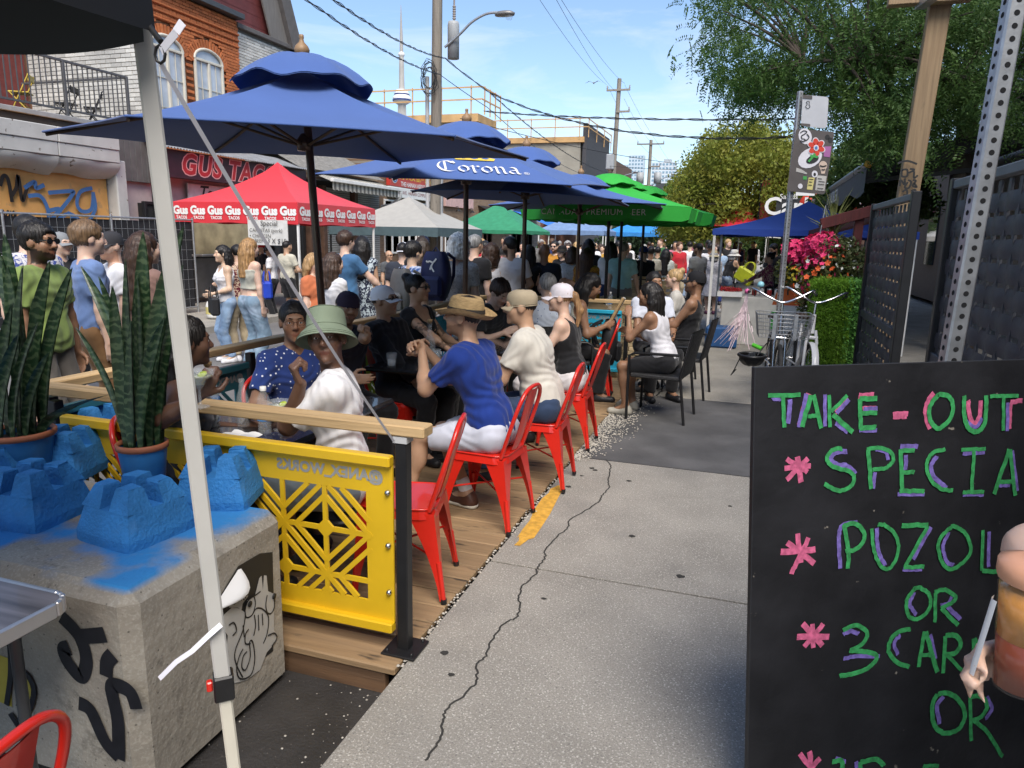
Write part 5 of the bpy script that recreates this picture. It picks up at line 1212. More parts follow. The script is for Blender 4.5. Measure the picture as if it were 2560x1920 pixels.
for k, (px, py, l_) in enumerate([(480, 1070, 'crumpled white napkin beside dark sunglasses'), (600, 1095, 'flat white napkin under the rail')]):
 x, y = at_table(px, py); mb = MB(); mb.grid(lambda u, v: (x+(u-.5)*.16, y+(v-.5)*.12, TT+.006+.018*abs(math.sin(u*5+k)*math.sin(v*4))), 8, 6); tag(mb.obj('napkin', M_WHITE), l_, 'napkin')
x, y = at_table(520, 1065); t = thing('sunglasses', 'black sunglasses lying on the napkins', 'sunglasses', (x, y, TT+.03)); mb = glasses_mb('shades'); mb.obj('frame', M_PLAST, t, M=Matrix.Rotation(.4, 4, 'Z') @ Matrix.Translation((0, -.1, 0)))
def arm_chair(x, y, rz, label):
 t = thing('armchair', label, 'chair', (x, y, .0), rz, 'black woven armchairs'); m = mat('black_weave', (.018, .018, .019), .5, var=.4, vs=50, bump=.8, bs=90, stretch=(1, 1, 3))
 for sx in (-1, 1):
  mb = MB(); mb.tube([(sx*.27, .25, 0), (sx*.27, .25, .62), (sx*.27, .20, .65), (sx*.27, -.22, .66)], .014, 8); mb.obj('arm', M_BLACKM, t); mb = MB(); mb.tube([(sx*.25, -.30, 0), (sx*.25, -.24, .45), (sx*.25, -.33, .86)], .014, 8); mb.obj('leg', M_BLACKM, t)
 mb = MB(); mb.box((0, 0, .43), (.50, .48, .04), b=.01); mb.obj('seat', m, t)
 mb = MB(); mb.grid(lambda u, v: ((u-.5)*.49, -.235-.09*v-.02*math.sin(u*PI), .45+.43*v), 6, 6); mb.grid(lambda u, v: ((.5-u)*.49, -.255-.09*v-.02*math.sin(u*PI), .45+.43*v), 6, 6); mb.obj('backrest', m, t)
arm_chair(-1.18, 10.5, CR+.1, 'empty black woven armchair between two occupied ones')
for (x, y, l_) in ((-1.95, 9.7, 'pale plank table on the second patio by the block wall'), (-1.95, 11.3, 'pale plank table further along the second patio')):
 t = thing('table', l_, 'table', (x, y, 0)); mb = MB(); mb.box((0, 0, .74), (.75, 1.3, .04), b=.01); mb.obj('tabletop', M_RAILX, t)
 for sx in (-1, 1):
  for sy in (-1, 1): mb = MB(); mb.box((sx*.3, sy*.55, .36), (.06, .06, .72)); mb.obj('leg', M_RAILX, t)
bottle(-1.75, 9.55, 'clear water bottle on the pale plank table', 'plastic', .772); tumbler(-1.85, 9.9, 'stack of clear cups on the pale plank table', .772)
# --- umbrellas
M_NAVY = mat('navy_canopy', (.048, .105, .31), .75, var=.06, vs=3, bump=.05, bs=8, sheen=.2); M_POLEB = mat('brown_pole', (.055, .028, .016), .35, var=.15, coat=.3); M_FIN = mat('finial_wood', (.26, .16, .08), .5); M_RIB = mat('rib_wood', (.10, .065, .04), .6)
M_GRNC = mat('green_canopy', (.03, .36, .045), .75, var=.06, vs=3); M_REDC = mat('red_canopy', (.45, .012, .025), .75, var=.06)
def blackletter(mb, M, s, m_=0):
 """Broad-nib strokes spelling Corona, x from 0."""
 nib = Vector((math.cos(.65), math.sin(.65)))*.11
 L_ = {'C': [[(.62, .82), (.45, .98), (.2, .9), (.06, .6), (.06, .35), (.2, .08), (.45, .0), (.68, .12)], [(.32, .95), (.30, .1)], [(.62, .98), (.70, .78)]], 'o': [[(.2, .6), (.05, .42), (.05, .18), (.2, .02)], [(.2, .6), (.36, .46), (.36, .18), (.2, .02)]], 'r': [[(.02, .52), (.12, .6), (.12, .04), (.2, .0)], [(.14, .48), (.28, .6), (.36, .52)]],
   'n': [[(.02, .52), (.12, .6), (.12, .04), (.2, .0)], [(.14, .48), (.28, .6), (.38, .5), (.38, .05), (.46, .0)]], 'a': [[(.06, .52), (.2, .6), (.34, .5), (.34, .06), (.44, .0)], [(.34, .32), (.14, .3), (.05, .16), (.16, .02), (.34, .12)]]}
 x = 0
 for c, w_ in (('C', .78), ('o', .46), ('r', .42), ('o', .46), ('n', .54), ('a', .5)):
  for ln in L_[c]:
   q = [Vector((p[0]+x, p[1])) for p in curve2(ln, 5)]
   for i in range(len(q)-1):
    a, b = q[i], q[i+1]; mb.add([(v.x*s, v.y*s, 0) for v in (a-nib*.5, b-nib*.5, b+nib*.5, a+nib*.5)], [(0, 1, 2, 3)], M)
  x += w_
 return x*s
def umbrella(x, y, label, R=1.25, zr=2.14, zt=2.62, n=6, phase=PI/6, lean=(0, 0), m=M_NAVY, mp=M_POLEB, drop=.0, logo=(), base=DZ, pr=.022, finial=True, group='market umbrellas', vent=True, tilt=(0, 0), foot=(0, 0)):
 t = thing('market_umbrella', label, 'umbrella', (x, y, base), 0, group)
 T = Matrix.Rotation(lean[0], 4, 'Y') @ Matrix.Rotation(-lean[1], 4, 'X'); t.rotation_euler = T.to_euler()
 zr -= base; zt -= base; cor = [Vector((R*math.cos(phase+2*PI*k/n), R*math.sin(phase+2*PI*k/n), zr+R*(tilt[0]*math.cos(phase+2*PI*k/n)+tilt[1]*math.sin(phase+2*PI*k/n)))) for k in range(n)]; top = Vector((0, 0, zt)); Rv = .20
 mb = MB()
 def panel(A, B, off=0.0):
  def f(u, v):
   e = A.lerp(B, u); p = top.lerp(e, v); s_ = 4*u*(1-u); sag = -.05*math.sin(v*PI)*(.6+.4*s_); inn = (1-.045*s_*v*v)
   return (p.x*inn, p.y*inn, p.z+sag+.012*s_*v*v+off)
  return f
 for k in range(n): mb.grid(panel(cor[k], cor[(k+1) % n]), 8, 8);
 for k in range(n):
  f = panel(cor[k], cor[(k+1) % n], -.006); mb.grid(lambda u, v: f(1-u, v), 8, 8)
 if drop:
  for k in range(n):
   A, B = cor[k], cor[(k+1) % n]
   def val(u, v, A=A, B=B): e = A.lerp(B, u); s_ = 4*u*(1-u); i_ = 1-.045*s_; return (e.x*i_*(1-.03*v), e.y*i_*(1-.03*v), e.z+.012*s_-drop*v*(.82+.18*min(1, s_*2.5)))
   mb.grid(val, 10, 3); mb.grid(lambda u, v: (lambda q: (q[0]*.995, q[1]*.995, q[2]))(val(1-u, v)), 10, 3)
 else:
  for k in range(n):
   f = panel(cor[k], cor[(k+1) % n]); mb.tube([f(u, 1) for u in np.linspace(0, 1, 7)], .006, 5)
 mb.obj('canopy', m, t)
 if vent:
  mb = MB(); NV = 36
  def vt(u, v):
   a = phase+2*PI*u; r = .06+(R*.245)*v; ru = .012*math.sin(a*6+x*3)*v+.008*math.sin(a*11)*v; return (r*math.cos(a), r*math.sin(a), zt+.075-.135*v*v-.02*v+ru)
  mb.grid(vt, NV*2, 5); mb.grid(lambda u, v: (lambda q: (q[0], q[1], q[2]-.006))(vt(1-u, v)), NV*2, 5); mb.obj('vent_cap', m, t)
 mb = MB(); mb.tube([(foot[0], foot[1], 0), (0, 0, zt+.05)], pr, 12); mb.obj('pole', mp, t)
 mb = MB(); mb.lathe([(pr, zt-.42), (.045, zt-.42), (.045, zt-.36), (pr, zt-.33)], 12); mb.obj('hub', mp, t)
 for k in range(n):
  c = cor[k]; mb = MB(); pts = [top.lerp(c, v)+Vector((0, 0, -.05*math.sin(v*PI)*.6-.016)) for v in np.linspace(.03, .99, 7)]; mb.tube(pts, .009, 6); r = mb.obj('rib', M_RIB if mp is M_POLEB else M_BLACKM, t)
  mb = MB(); mb.tube([(.04*math.cos(phase+2*PI*k/n), .04*math.sin(phase+2*PI*k/n), zt-.39), top.lerp(c, .48)+Vector((0, 0, -.05))], .008, 6); mb.obj('strut', M_RIB if mp is M_POLEB else M_BLACKM, r)
 if finial: mb = MB(); mb.lathe([(r_*.75, zt+.055+z_*.62) for r_, z_ in ((.036, 0), (.040, .015), (.036, .025), (.052, .055), (.056, .08), (.045, .11), (.02, .14), (.014, .165), (.018, .18), (.016, .202), (0, .204))], 16); mb.obj('finial', M_FIN, t)
 if base < .3: mb = MB(); mb.lathe([(0, .0), (.24, .0), (.24, .04), (.20, .055), (.035, .075), (.035, .25), (0, .25)], 16, Matrix.Translation((foot[0], foot[1], 0))); mb.obj('base', M_BLACKM, t)
 for k, v0, sc, txt in logo:
  A, B = cor[k], cor[(k+1) % n]; f = panel(A, B); o = Vector(f(.5, v0)); dx = (B-A).normalized(); dv = (Vector(f(.5, max(v0-.2, .02)))-Vector(f(.5, min(v0+.2, 1)))).normalized()
  M = frame(o+dx.cross(dv)*.014, dx, dv) @ Matrix.Scale(1.45, 4, (0, 1, 0))
  if txt == 'corona':
   mb = MB(); blackletter(mb, M @ Matrix.Translation((-1.55*sc, -.42*sc, 0)), sc); text(mb, '®', sc*.3, M @ Matrix.Translation((1.78*sc, -.36*sc, 0))); mb.obj('lettering', M_WHITE, t)
   mb = MB(); cw = [(-.75, .75), (.75, .75), (.95, 1.2), (.62, 1.10), (.42, 1.32), (.2, 1.14), (0, 1.42), (-.2, 1.14), (-.42, 1.32), (-.62, 1.10), (-.95, 1.2)]; mb.prism([(a*sc, b*sc) for a, b in cw], .002, M); mb.obj('crown_logo', mat('crown_yellow', (.72, .52, .08), .6), t)
   mb = MB()
   for a in (-.45, 0, .45): mb.prism([((a+.16)*sc, .92*sc), (a*sc, 1.06*sc), ((a-.16)*sc, .92*sc), (a*sc, .84*sc)], .002, M @ Matrix.Translation((0, 0, .002)))
   mb.obj('crown_mark', M_NAVY, t)
  else:
   mb = MB(); oz = Vector((A+B)/2)+Vector((0, 0, -drop*.5)); oz = Vector((oz.x*.953, oz.y*.953, oz.z)); text(mb, txt, sc, frame(oz+dx.cross(Vector((0, 0, 1)))*.022, dx, (0, 0, 1)), spacing=1.1); mb.obj('lettering', M_WHITE, t)
 return t
umbrella(-2.404, 3.566, 'navy umbrella with the biggest canopy standing by the dotted shirt man', zr=2.172, zt=2.565, R=1.29, phase=.574, tilt=(-.026, .034), foot=(.14, 0))
umbrella(-2.311, 5.726, 'navy umbrella with crown logo and white lettering in full view', zr=2.154, zt=2.54, R=1.253, phase=.50, tilt=(-.042, .063), logo=[(4, .70, .195, 'corona')])
umbrella(-2.178, 6.966, 'navy umbrella with half hidden white lettering behind the logo one', zr=2.075, zt=2.49, R=1.146, phase=.636, tilt=(-.03, -.006), logo=[(5, .66, .17, 'corona')])
umbrella(-2.105, 9.05, 'navy umbrella over the end of the patio in front of the green ones', zr=2.09, zt=2.41, R=1.213, phase=.671, tilt=(.017, .003), logo=[(5, .66, .17, 'corona')])
for x_, y_, l_, ph in ((-2.02, 10.6, 'bright green beer umbrella with lettered valance', PI/8), (-2.0, 11.6, 'green umbrella behind the first green one', PI/8), (-1.85, 13.0, 'green umbrella furthest down the second patio', PI/8)):
 umbrella(x_, y_, l_, R=1.32, zr=2.14, zt=2.55, n=8, phase=ph, m=M_GRNC, mp=M_BLACKM, drop=.20, base=0, pr=.024, finial=False, group='green umbrellas', logo=[(5, .8, .11, "CANADA'S PREMIUM BEER")])
for x_, y_, l_ in ((-.45, 27, 'red umbrella far down the street'), (.6, 30, 'second red umbrella half behind the first')): umbrella(x_, y_, l_, R=1.6, zr=2.2, zt=2.7, n=8, m=M_REDC, mp=M_WHITEP, base=0, finial=False, group='red umbrellas')
# --- pop-up tents
def popup(x0, y0, w_, zb, vh, zp, m, label, mleg=M_WHITEP, m_v=None, txt=None, group='pop-up tents', bell=.25):
 t = thing('canopy_tent', label, 'tent', (x0+w_/2, y0+w_/2, RZ), 0, group); h_ = w_/2; zb -= RZ; zp -= RZ; z1 = zb+vh
 mb = MB()
 for k in range(4):
  Rk = Matrix.Rotation(PI/2*k, 4, 'Z')
  def f(u, v): v2 = v; x = (u-.5)*2*h_*v2; return (x, -h_*v2, zp+(z1-zp)*(v2**(1-bell*.6))-.06*math.sin(v2*PI)*bell*2-.02*(1-(2*u-1)**2)*math.sin(v2*PI))
  mb.grid(f, 8, 8, M=Rk)
 mb.obj('canopy', m, t)
 mb = MB()
 for k in range(4): mb.grid(lambda u, v: ((u-.5)*2*h_*1.003, -h_*1.003-.004*math.sin(u*40), z1-(z1-zb)*v+.012*math.sin(u*17+k)*v), 24, 2, M=Matrix.Rotation(PI/2*k, 4, 'Z'))
 mb.obj('valance', m_v or m, t)
 for sx in (-1, 1):
  for sy in (-1, 1): mb = MB(); mb.box((sx*(h_-.03), sy*(h_-.03), z1/2), (.04, .04, z1)); mb.obj('leg', mleg, t)
 if txt:
  for k in (0, 1):
   for i in range(txt):
    xx = -h_+w_*(i+.5)/txt; M = Matrix.Rotation(PI/2*k, 4, 'Z') @ Matrix.Translation((xx, -h_*1.003-.012, z1-vh*.42)) @ Matrix.Rotation(PI/2, 4, 'X')
    mb = MB(); text(mb, 'Gus', .235, M, bold=.012); text(mb, 'TACOS', .085, M @ Matrix.Translation((.02, -.145, 0)), bold=.003); mb.obj('lettering', M_WHITE, t)
 return t
M_REDT = mat('red_tent', (.60, .022, .035), .7, var=.05, sheen=.2)
popup(-11.72, 12.45, 3.1, 1.86, .42, 3.22, M_REDT, 'red pop-up tent printed Gus Tacos along its valance', txt=7, bell=.4)
popup(-11.2, 17.6, 3.3, 1.66, .24, 2.78, mat('grey_white_tent', (.36, .35, .32), .7, var=.06), 'pale grey pop-up tent with dark green valance', m_v=mat('dark_green_valance', (.07, .11, .12), .7), mleg=M_BLACKM, bell=.1)
popup(-10.6, 24.2, 3.1, 1.80, .12, 2.95, mat('green_tent', (.035, .24, .12), .7), 'green pop-up tent beyond the pale grey one', bell=.1)
popup(-9.5, 32.5, 3.1, 1.85, .2, 3.0, mat('blue_grey_tent', (.16, .25, .42), .7), 'dull blue pop-up tent in the far crowd', bell=.1); popup(-7.2, 37, 3.1, 1.85, .2, 2.9, mat('bright_blue_tent', (.03, .22, .55), .7), 'bright blue pop-up tent behind the dull blue one', bell=.1)
popup(.6, 36, 3, 1.9, .2, 2.8, M_WHITEP, 'small white pop-up tent by the far red umbrellas', bell=.1)
bt = popup(-.62, 12.3, 3.0, 1.80, .10, 2.42, mat('royal_blue_tent', (.025, .07, .36), .7, var=.05), 'royal blue canopy over the street stall behind the bicycle', bell=.3)
mb = MB(); mb.box((-10.1, 12.47, 1.68), (.95, .02, .5)); sg = mb.obj('menu_sign', mat('menu_white', (.62, .61, .58), .6)); tag(sg, 'white handwritten menu board hanging below the red tent', 'sign')
mb = MB()
for i, (tx, sz, dx, dz) in enumerate((('Special', .15, .05, .18), ('CARNITAS (pork)', .105, -.03, .04), ('• CHICKEN', .105, -.17, -.07), ('• BEEF', .105, -.24, -.17), ('3 X $15', .14, .22, -.17))): text(mb, tx, sz, frame((-9.32+dx, 12.437, 1.68+dz), (1, 0, 0), (0, 0, 1)), shear=.1)
mb.obj('lettering', M_INK, sg); sg.location = (.75, -.02, 0); sg.children[0].location = (-.78, .0, 0)
bt = thing('canopy_tent', 'black pop-up tent with grey legs at the corner of the taco stall', 'tent', (0, 0, 0))
M_BLKF = mat('black_fabric', (.009, .009, .010), .6, var=.2, vs=3)
lt, lb = Vector((-1.205, 1.22, 2.30)), Vector((-1.085, 1.245, .01)); M_LEGP = mat('leg_paint', (.46, .45, .42), .45, var=.05); M_LEGC = mat('leg_cream', (.58, .55, .46), .45, var=.08)
def sqtube(a, b, w_, m, nm, par, rz=.75):
 d = (b-a).normalized(); x = Vector((math.cos(rz), math.sin(rz), 0)); x = (x-d*x.dot(d)).normalized(); y = d.cross(x); M = Matrix((x, y, d)).transposed().to_4x4(); M.translation = (a+b)/2
 mb = MB(); mb.box((0, 0, 0), (w_, w_, (b-a).length), M, .004); return mb.obj(nm, m, par), M
ms = lb.lerp(lt, (.62)/2.3)
sqtube(ms, lt, .036, M_LEGP, 'leg', bt); sqtube(lb, ms, .030, M_LEGC, 'lower_leg', bt)
o_, Mk = sqtube(ms-Vector((0, 0, .03)), ms+Vector((0, 0, .035)), .046, M_BLACKM, 'clamp', bt)
mb = MB(); mb.box((-.031, .01, 0), (.014, .018, .026), Mk, .003); mb.obj('button', M_REDP, bt)
mb = MB(); mb.box((0, 0, .006), (.09, .09, .008), Matrix.Translation((lb.x, lb.y, 0))); mb.obj('foot', M_BLACKM, bt)
mb = MB(); x1, y1 = -1.15, 1.18
def vf(u, v): return (x1-3.1*u, y1+.012*math.sin(u*30)*v, 2.56-v*(.505+.008*math.sin(u*22)))
mb.grid(vf, 60, 6); mb.grid(lambda u, v: (x1+.012*math.sin(u*26)*v+.03*v, y1-3.1*u, 2.56-v*(.49+.01*math.sin(u*20))), 60, 6); mb.obj('valance', M_BLKF, bt)
mb = MB(); cx, cy, zp = x1-1.55, y1-1.55, 3.3
for k in range(4):
 mb.grid(lambda u, v: ((u-.5)*3.1*v, -1.55*v, zp+(2.56-zp)*v**.8-.05*math.sin(v*PI)), 10, 10, M=Matrix.Translation((cx, cy, 0)) @ Matrix.Rotation(PI/2*k, 4, 'Z'))
mb.obj('canopy', M_BLKF, bt)
for (lx, ly) in ((x1-3.0, y1-.05), (x1-3.0, y1-3.0), (x1-.05, y1-3.0)): sqtube(Vector((lx, ly, RZ)), Vector((lx, ly, 2.5)), .036, M_LEGP, 'leg', bt)
mb = MB(); mb.tube([(x1+.0, y1, 2.10), (-1.085, 1.155, 2.045)], .006, 5); mb.tube([(-1.085+.012*math.cos(a), 1.15, 2.022+.016*math.sin(a)) for a in np.linspace(0, 2*PI, 9)[:-1]], .003, 5, closed=True); mb.obj('ring', M_BLACKM, bt)
M_STRAP = mat('white_strap', (.85, .85, .92), .6, var=.05)
st = thing('guy_strap', 'thin white tie strap running from the black tent to the fence post', 'strap')
def ribbon(pts, w_, nrm_, m, par, nm='strap'):
 mb = MB(); q = [Vector(p) for p in pts]
 for i in range(len(q)-1):
  a, b = q[i], q[i+1]; s_ = (b-a).cross(Vector(nrm_)).normalized()*w_/2; mb.add([a-s_, a+s_, b+s_, b-s_], [(0, 1, 2, 3)])
  mb.add([a-s_-Vector(nrm_)*.0015, a+s_-Vector(nrm_)*.0015, b+s_-Vector(nrm_)*.0015, b-s_-Vector(nrm_)*.0015], [(3, 2, 1, 0)])
 return mb.obj(nm, m, par)
pa = Vector((-1.085, 1.15, 2.005)); pb_ = Vector((-1.262, 2.42, .885)); ribbon([pa.lerp(pb_, u)+Vector((0, 0, -.03*math.sin(u*PI))) for u in np.linspace(0, 1, 14)], .009, (.6, -.8, 0), M_STRAP, st)
tl = [AY(402, 128, 1.15), AY(420, 105, 1.14), AY(440, 80, 1.13), AY(456, 55, 1.13)]; ribbon(tl, .016, (.2, -1, 0), M_STRAP, st, 'strap_tail')
s2 = thing('tie_strap', 'white strap end knotted round the tent leg clamp', 'strap'); ribbon([AY(398, 1697, 1.19), AY(440, 1655, 1.19), AY(480, 1628, 1.19), AY(520, 1590, 1.20), AY(552, 1562, 1.22)], .012, (.1, -1, .2), M_STRAP, s2)
# --- concrete barrier with painted blocks and plants
M_BARR = mat('barrier_concrete', (.33, .30, .25), .9, var=.22, vs=3.0, bump=.6, bs=30)
mix_nodes(M_BARR, noise_fac(M_BARR, 34, .15, .07, kind='vor', to=.8), (.08, .07, .06))
mix_nodes(M_BARR, noise_fac(M_BARR, 13, .60, .68, to=.5, detail=8), (.14, .125, .105))
mix_nodes(M_BARR, noise_fac(M_BARR, 110, .52, .62, to=.35, detail=2), (.5, .47, .41))
mix_nodes(M_BARR, noise_fac(M_BARR, 2.0, .52, .66, to=.45, stretch=(1, 1, .5)), (.20, .165, .14))
BT = .62
br = thing('concrete_barrier', 'pitted grey concrete barrier block with graffiti and a peeling sticker', 'barrier')
M_BLUES = mat('blue_spray', (.035, .22, .52), .75, var=.2, vs=20, bump=.5, bs=60)
mb = MB(); mb.box((-2.70, 1.885, (BT+RZ)/2), (2.02, .77, BT-RZ), b=.045); mb.obj('block', M_BARR, br)
n, l, b = nodes_of(M_BARR); tcx = n.new('ShaderNodeTexCoord'); spx = n.new('ShaderNodeSeparateXYZ'); l(tcx.outputs['Object'], spx.inputs[0])
mr = n.new('ShaderNodeMapRange'); mr.inputs['From Min'].default_value = BT-.02; mr.inputs['From Max'].default_value = BT-.004; l(spx.outputs[2], mr.inputs[0])     # blue overspray lies on the top face
nf = n.new('ShaderNodeTexNoise'); nf.inputs['Scale'].default_value = 3.5; nf.inputs['Detail'].default_value = 6; l(tcx.outputs['Object'], nf.inputs[0]); mr2 = n.new('ShaderNodeMapRange'); mr2.inputs['From Min'].default_value = .42; mr2.inputs['From Max'].default_value = .58; l(nf.outputs[0], mr2.inputs[0])
mm = n.new('ShaderNodeMath'); mm.operation = 'MULTIPLY'; l(mr.outputs[0], mm.inputs[0]); l(mr2.outputs[0], mm.inputs[1]); mix_nodes(M_BARR, mm.outputs[0], (.035, .24, .56))
BX, BY = -1.69, 1.5
def on_front(pix): return [(lambda p: (p.x, p.z))(AY(x, y, BY)) for x, y in pix]
MFR = Matrix((Vector((1, 0, 0)), Vector((0, 0, 1)), Vector((0, -1, 0)))).transposed().to_4x4()
M_SPRAY = mat('black_spray', (.012, .012, .016), .6, var=.3, vs=20)
def front_strokes(lines, w_, m, off, nm='graffiti'):
 mb = MB()
 for i, ln in enumerate(lines): stroke(mb, [tuple(q) for q in curve2(on_front(ln), 8)], w_, Matrix.Translation((0, BY-off-i*.0007, 0)) @ MFR)
 return mb.obj(nm, m, br)
front_strokes([[(155, 1540), (185, 1570), (205, 1600), (218, 1650), (205, 1690), (175, 1660), (160, 1625), (175, 1618)], [(205, 1590), (235, 1588), (265, 1585)], [(285, 1635), (270, 1655), (268, 1690)], [(200, 1755), (230, 1775), (265, 1850), (300, 1890)], [(300, 1895), (298, 1800), (282, 1720), (300, 1712), (330, 1730), (345, 1770)]], .052, M_SPRAY, .003)
front_strokes([[(0, 1570), (25, 1600), (30, 1680), (20, 1760)], [(35, 1690), (65, 1680), (88, 1720), (78, 1770), (50, 1800)], [(45, 1705), (60, 1730), (50, 1765)], [(30, 1780), (60, 1830), (75, 1870), (50, 1890)]], .022, M_SPRAY, .006)
front_strokes([[(8, 1640), (12, 1700), (15, 1760)], [(60, 1695), (72, 1730), (62, 1780)]], .06, mat('yellow_spray', (.42, .33, .05), .7), .002)
MRX = Matrix((Vector((0, 1, 0)), Vector((0, 0, 1)), Vector((1, 0, 0)))).transposed().to_4x4(); MRX.translation = Vector((BX+.0, 0, 0))
def on_end(pix): return [(lambda p: (p.y, p.z))(AX(x, y, BX)) for x, y in pix]
def sheet(pix, off, m, nm='sticker'): mb = MB(); q = on_end(pix); mb.add([(a, b_, off) for a, b_ in q], [tuple(range(len(q)))], MRX); o = mb.obj(nm, m, br); return o
M_PAPER = mat('sticker_paper', (.48, .47, .44), .7, var=.06)
z6 = lambda x, y: (440+x*.3255, 1380+y*.3255)
stk = thing('sticker', 'peeling black and white cartoon sticker with a BURP balloon on the concrete barrier', 'sticker'); br_, br = br, stk
sheet([z6(*p) for p in [(255, 470), (470, 110), (640, 10), (738, 0), (745, 300), (742, 760), (600, 870), (480, 980), (300, 1100), (290, 800)]], .0025, M_INK, 'backing')
sheet([z6(*p) for p in [(400, 425), (410, 330), (450, 245), (520, 230), (556, 270), (545, 340), (505, 395), (495, 450), (470, 425)]], .0040, M_PAPER, 'balloon')
body = [(310, 1000), (330, 1090), (430, 1010), (540, 980), (640, 900), (690, 770), (760, 690), (765, 630), (745, 600), (745, 320), (700, 300), (688, 180), (668, 178), (660, 290), (650, 180), (632, 200), (600, 330), (540, 370), (520, 460), (470, 430), (420, 425), (360, 480), (350, 580), (390, 640), (380, 740)]
sheet([z6(*p) for p in body], .0045, M_PAPER, 'figure')
mb = MB()
for i, ln in enumerate([[(640, 300), (600, 330), (545, 370), (522, 440), (530, 500), (575, 480), (600, 400), (590, 340)], [(690, 330), (680, 400), (690, 460), (720, 470), (745, 420), (745, 340)], [(580, 470), (610, 430), (660, 440), (700, 500), (690, 620), (660, 700)], [(590, 480), (600, 560), (585, 640)], [(620, 480), (625, 600)], [(650, 470), (655, 560)], [(520, 480), (500, 600), (440, 760), (450, 860), (500, 960)], [(545, 590), (520, 630), (520, 700), (560, 700)], [(390, 560), (430, 540), (450, 600), (420, 640)], [(500, 560), (510, 650)], [(500, 740), (470, 800), (450, 900), (480, 970), (560, 940), (590, 820), (575, 690), (550, 690), (555, 800), (520, 900), (490, 880), (500, 800), (530, 760)], [(690, 640), (740, 620), (760, 660), (720, 720)], [(380, 760), (360, 860), (400, 960)], [(410, 360), (420, 400)], [(430, 330), (425, 395), (445, 380), (428, 362), (442, 345)], [(455, 325), (458, 370), (475, 360), (478, 315)], [(485, 370), (485, 310), (502, 320), (488, 342), (508, 365)], [(515, 355), (513, 295), (532, 300), (530, 325), (516, 330)]]):
 stroke(mb, [tuple(q) for q in curve2(on_end([z6(*p) for p in ln]), 5)], .006 if i < 14 else .0045, MRX @ Matrix.Translation((0, 0, .006+i*.0003)))
mb.obj('drawing', M_INK, stk)
for (ex, ey) in ((548, 395), (735, 335)):
 q = on_end([z6(ex, ey)])[0]; mb = MB(); mb.lathe([(0, .003), (.012, .002), (.012, 0)], 10, MRX @ Matrix.Translation((q[0], q[1], .011))); mb.obj('pupil', M_INK, stk)
cr = [z6(*p) for p in [(255, 470), (345, 470), (440, 300), (470, 135)]]; q = on_end(cr); mb = MB(); mb.grid(lambda u, v: tuple(MRX @ Vector((q[0][0]*(1-u)+q[3][0]*u+(.05*v)*math.sin(u*PI)+.012*v, q[0][1]*(1-u)+q[3][1]*u-.03*v*math.sin(u*PI), .004+.05*math.sin(v*PI*.6)*math.sin(u*PI)+.004*v))), 8, 5); mb.obj('curl', M_WHITE, stk)
br = br_
M_BLUEB = mat('blue_painted_concrete', (.030, .20, .50), .75, var=.18, vs=9, bump=.7, bs=80); mix_nodes(M_BLUEB, noise_fac(M_BLUEB, 70, .10, .04, kind='vor', to=.8), (.02, .05, .10))
mix_nodes(M_BLUEB, noise_fac(M_BLUEB, 6, .60, .72, to=.35), (.14, .26, .40))
def deck_block():
 mb = MB(); B, Tt, Hh, sl, dp = .145, .098, .20, .024, .075
 zs = [0, .035, Hh-dp]
 def sz(z): return B if z <= .035 else B+(Tt-B)*(z-.035)/(Hh-.035)
 def jit(v): return (v[0]+random.uniform(-.0025, .0025), v[1]+random.uniform(-.0025, .0025), v[2]+random.uniform(-.002, .002))
 N = 10; rings = []
 for z in zs:
  a = sz(z); ring = []
  for k in range(4*N):
   s_, u = divmod(k, N); u = u/N*2-1; p = [(u, -1), (1, u), (-u, 1), (-1, -u)][s_]; c = 1-.06*(abs(p[0]*p[1]))**6; ring.append((p[0]*a*c, p[1]*a*c, z))
  rings.append(ring)
 vs = [p for r in rings for p in r]; n4 = 4*N; fs = [(i*n4+k, i*n4+(k+1) % n4, (i+1)*n4+(k+1) % n4, (i+1)*n4+k) for i in range(2) for k in range(n4)]
 mb.add(vs, fs, smooth=False); mb.add(rings[2], [tuple(range(n4))]); mb.add(rings[0], [tuple(range(n4))[::-1]])
 for sx in (-1, 1):
  for sy in (-1, 1):
   a0, a1 = sz(Hh-dp), sz(Hh); lo = [(sl, sl), (a0, sl), (a0, a0), (sl, a0)]; hi = [(sl+.004, sl+.004), (a1-.006, sl+.004), (a1-.012, a1-.012), (sl+.004, a1-.006)]
   v = [(x*sx, y*sy, Hh-dp) for x, y in lo]+[jit((x*sx, y*sy, Hh-.006)) for x, y in hi]+[jit(((x*.9+.006)*sx, (y*.9+.006)*sy, Hh)) for x, y in hi]
   f = [(0, 1, 5, 4), (1, 2, 6, 5), (2, 3, 7, 6), (3, 0, 4, 7), (4, 5, 9, 8), (5, 6, 10, 9), (6, 7, 11, 10), (7, 4, 8, 11), (8, 9, 10, 11)]
   if sx*sy < 0: f = [q[::-1] for q in f]
   mb.add(v, f)
 return mb.mesh('deck_block', M_BLUEB)
blk = [deck_block(), deck_block()]
for i, (px, py, rz, lab) in enumerate([(92, 1290, .10, 'blue painted concrete deck block on the barrier beside the tent leg side pot'), (345, 1330, -.12, 'blue painted deck block at the front corner of the barrier'), (555, 1245, .35, 'chipped blue painted deck block behind the tent leg'), (165, 1180, .3, 'blue painted deck block between the two plant pots'), (245, 1105, -.2, 'blue painted deck block against the yellow fence panel'), (-40, 1240, .2, 'blue painted deck block cut by the picture edge'), (470, 1130, .1, 'blue painted deck block behind the corner pot')]):
 p = G(px, py, BT); o = ob('deck_block', blk[i % 2], loc=(p.x, p.y, BT), rotz=rz); tag(o, lab, 'concrete block', 'blue deck blocks on the barrier')
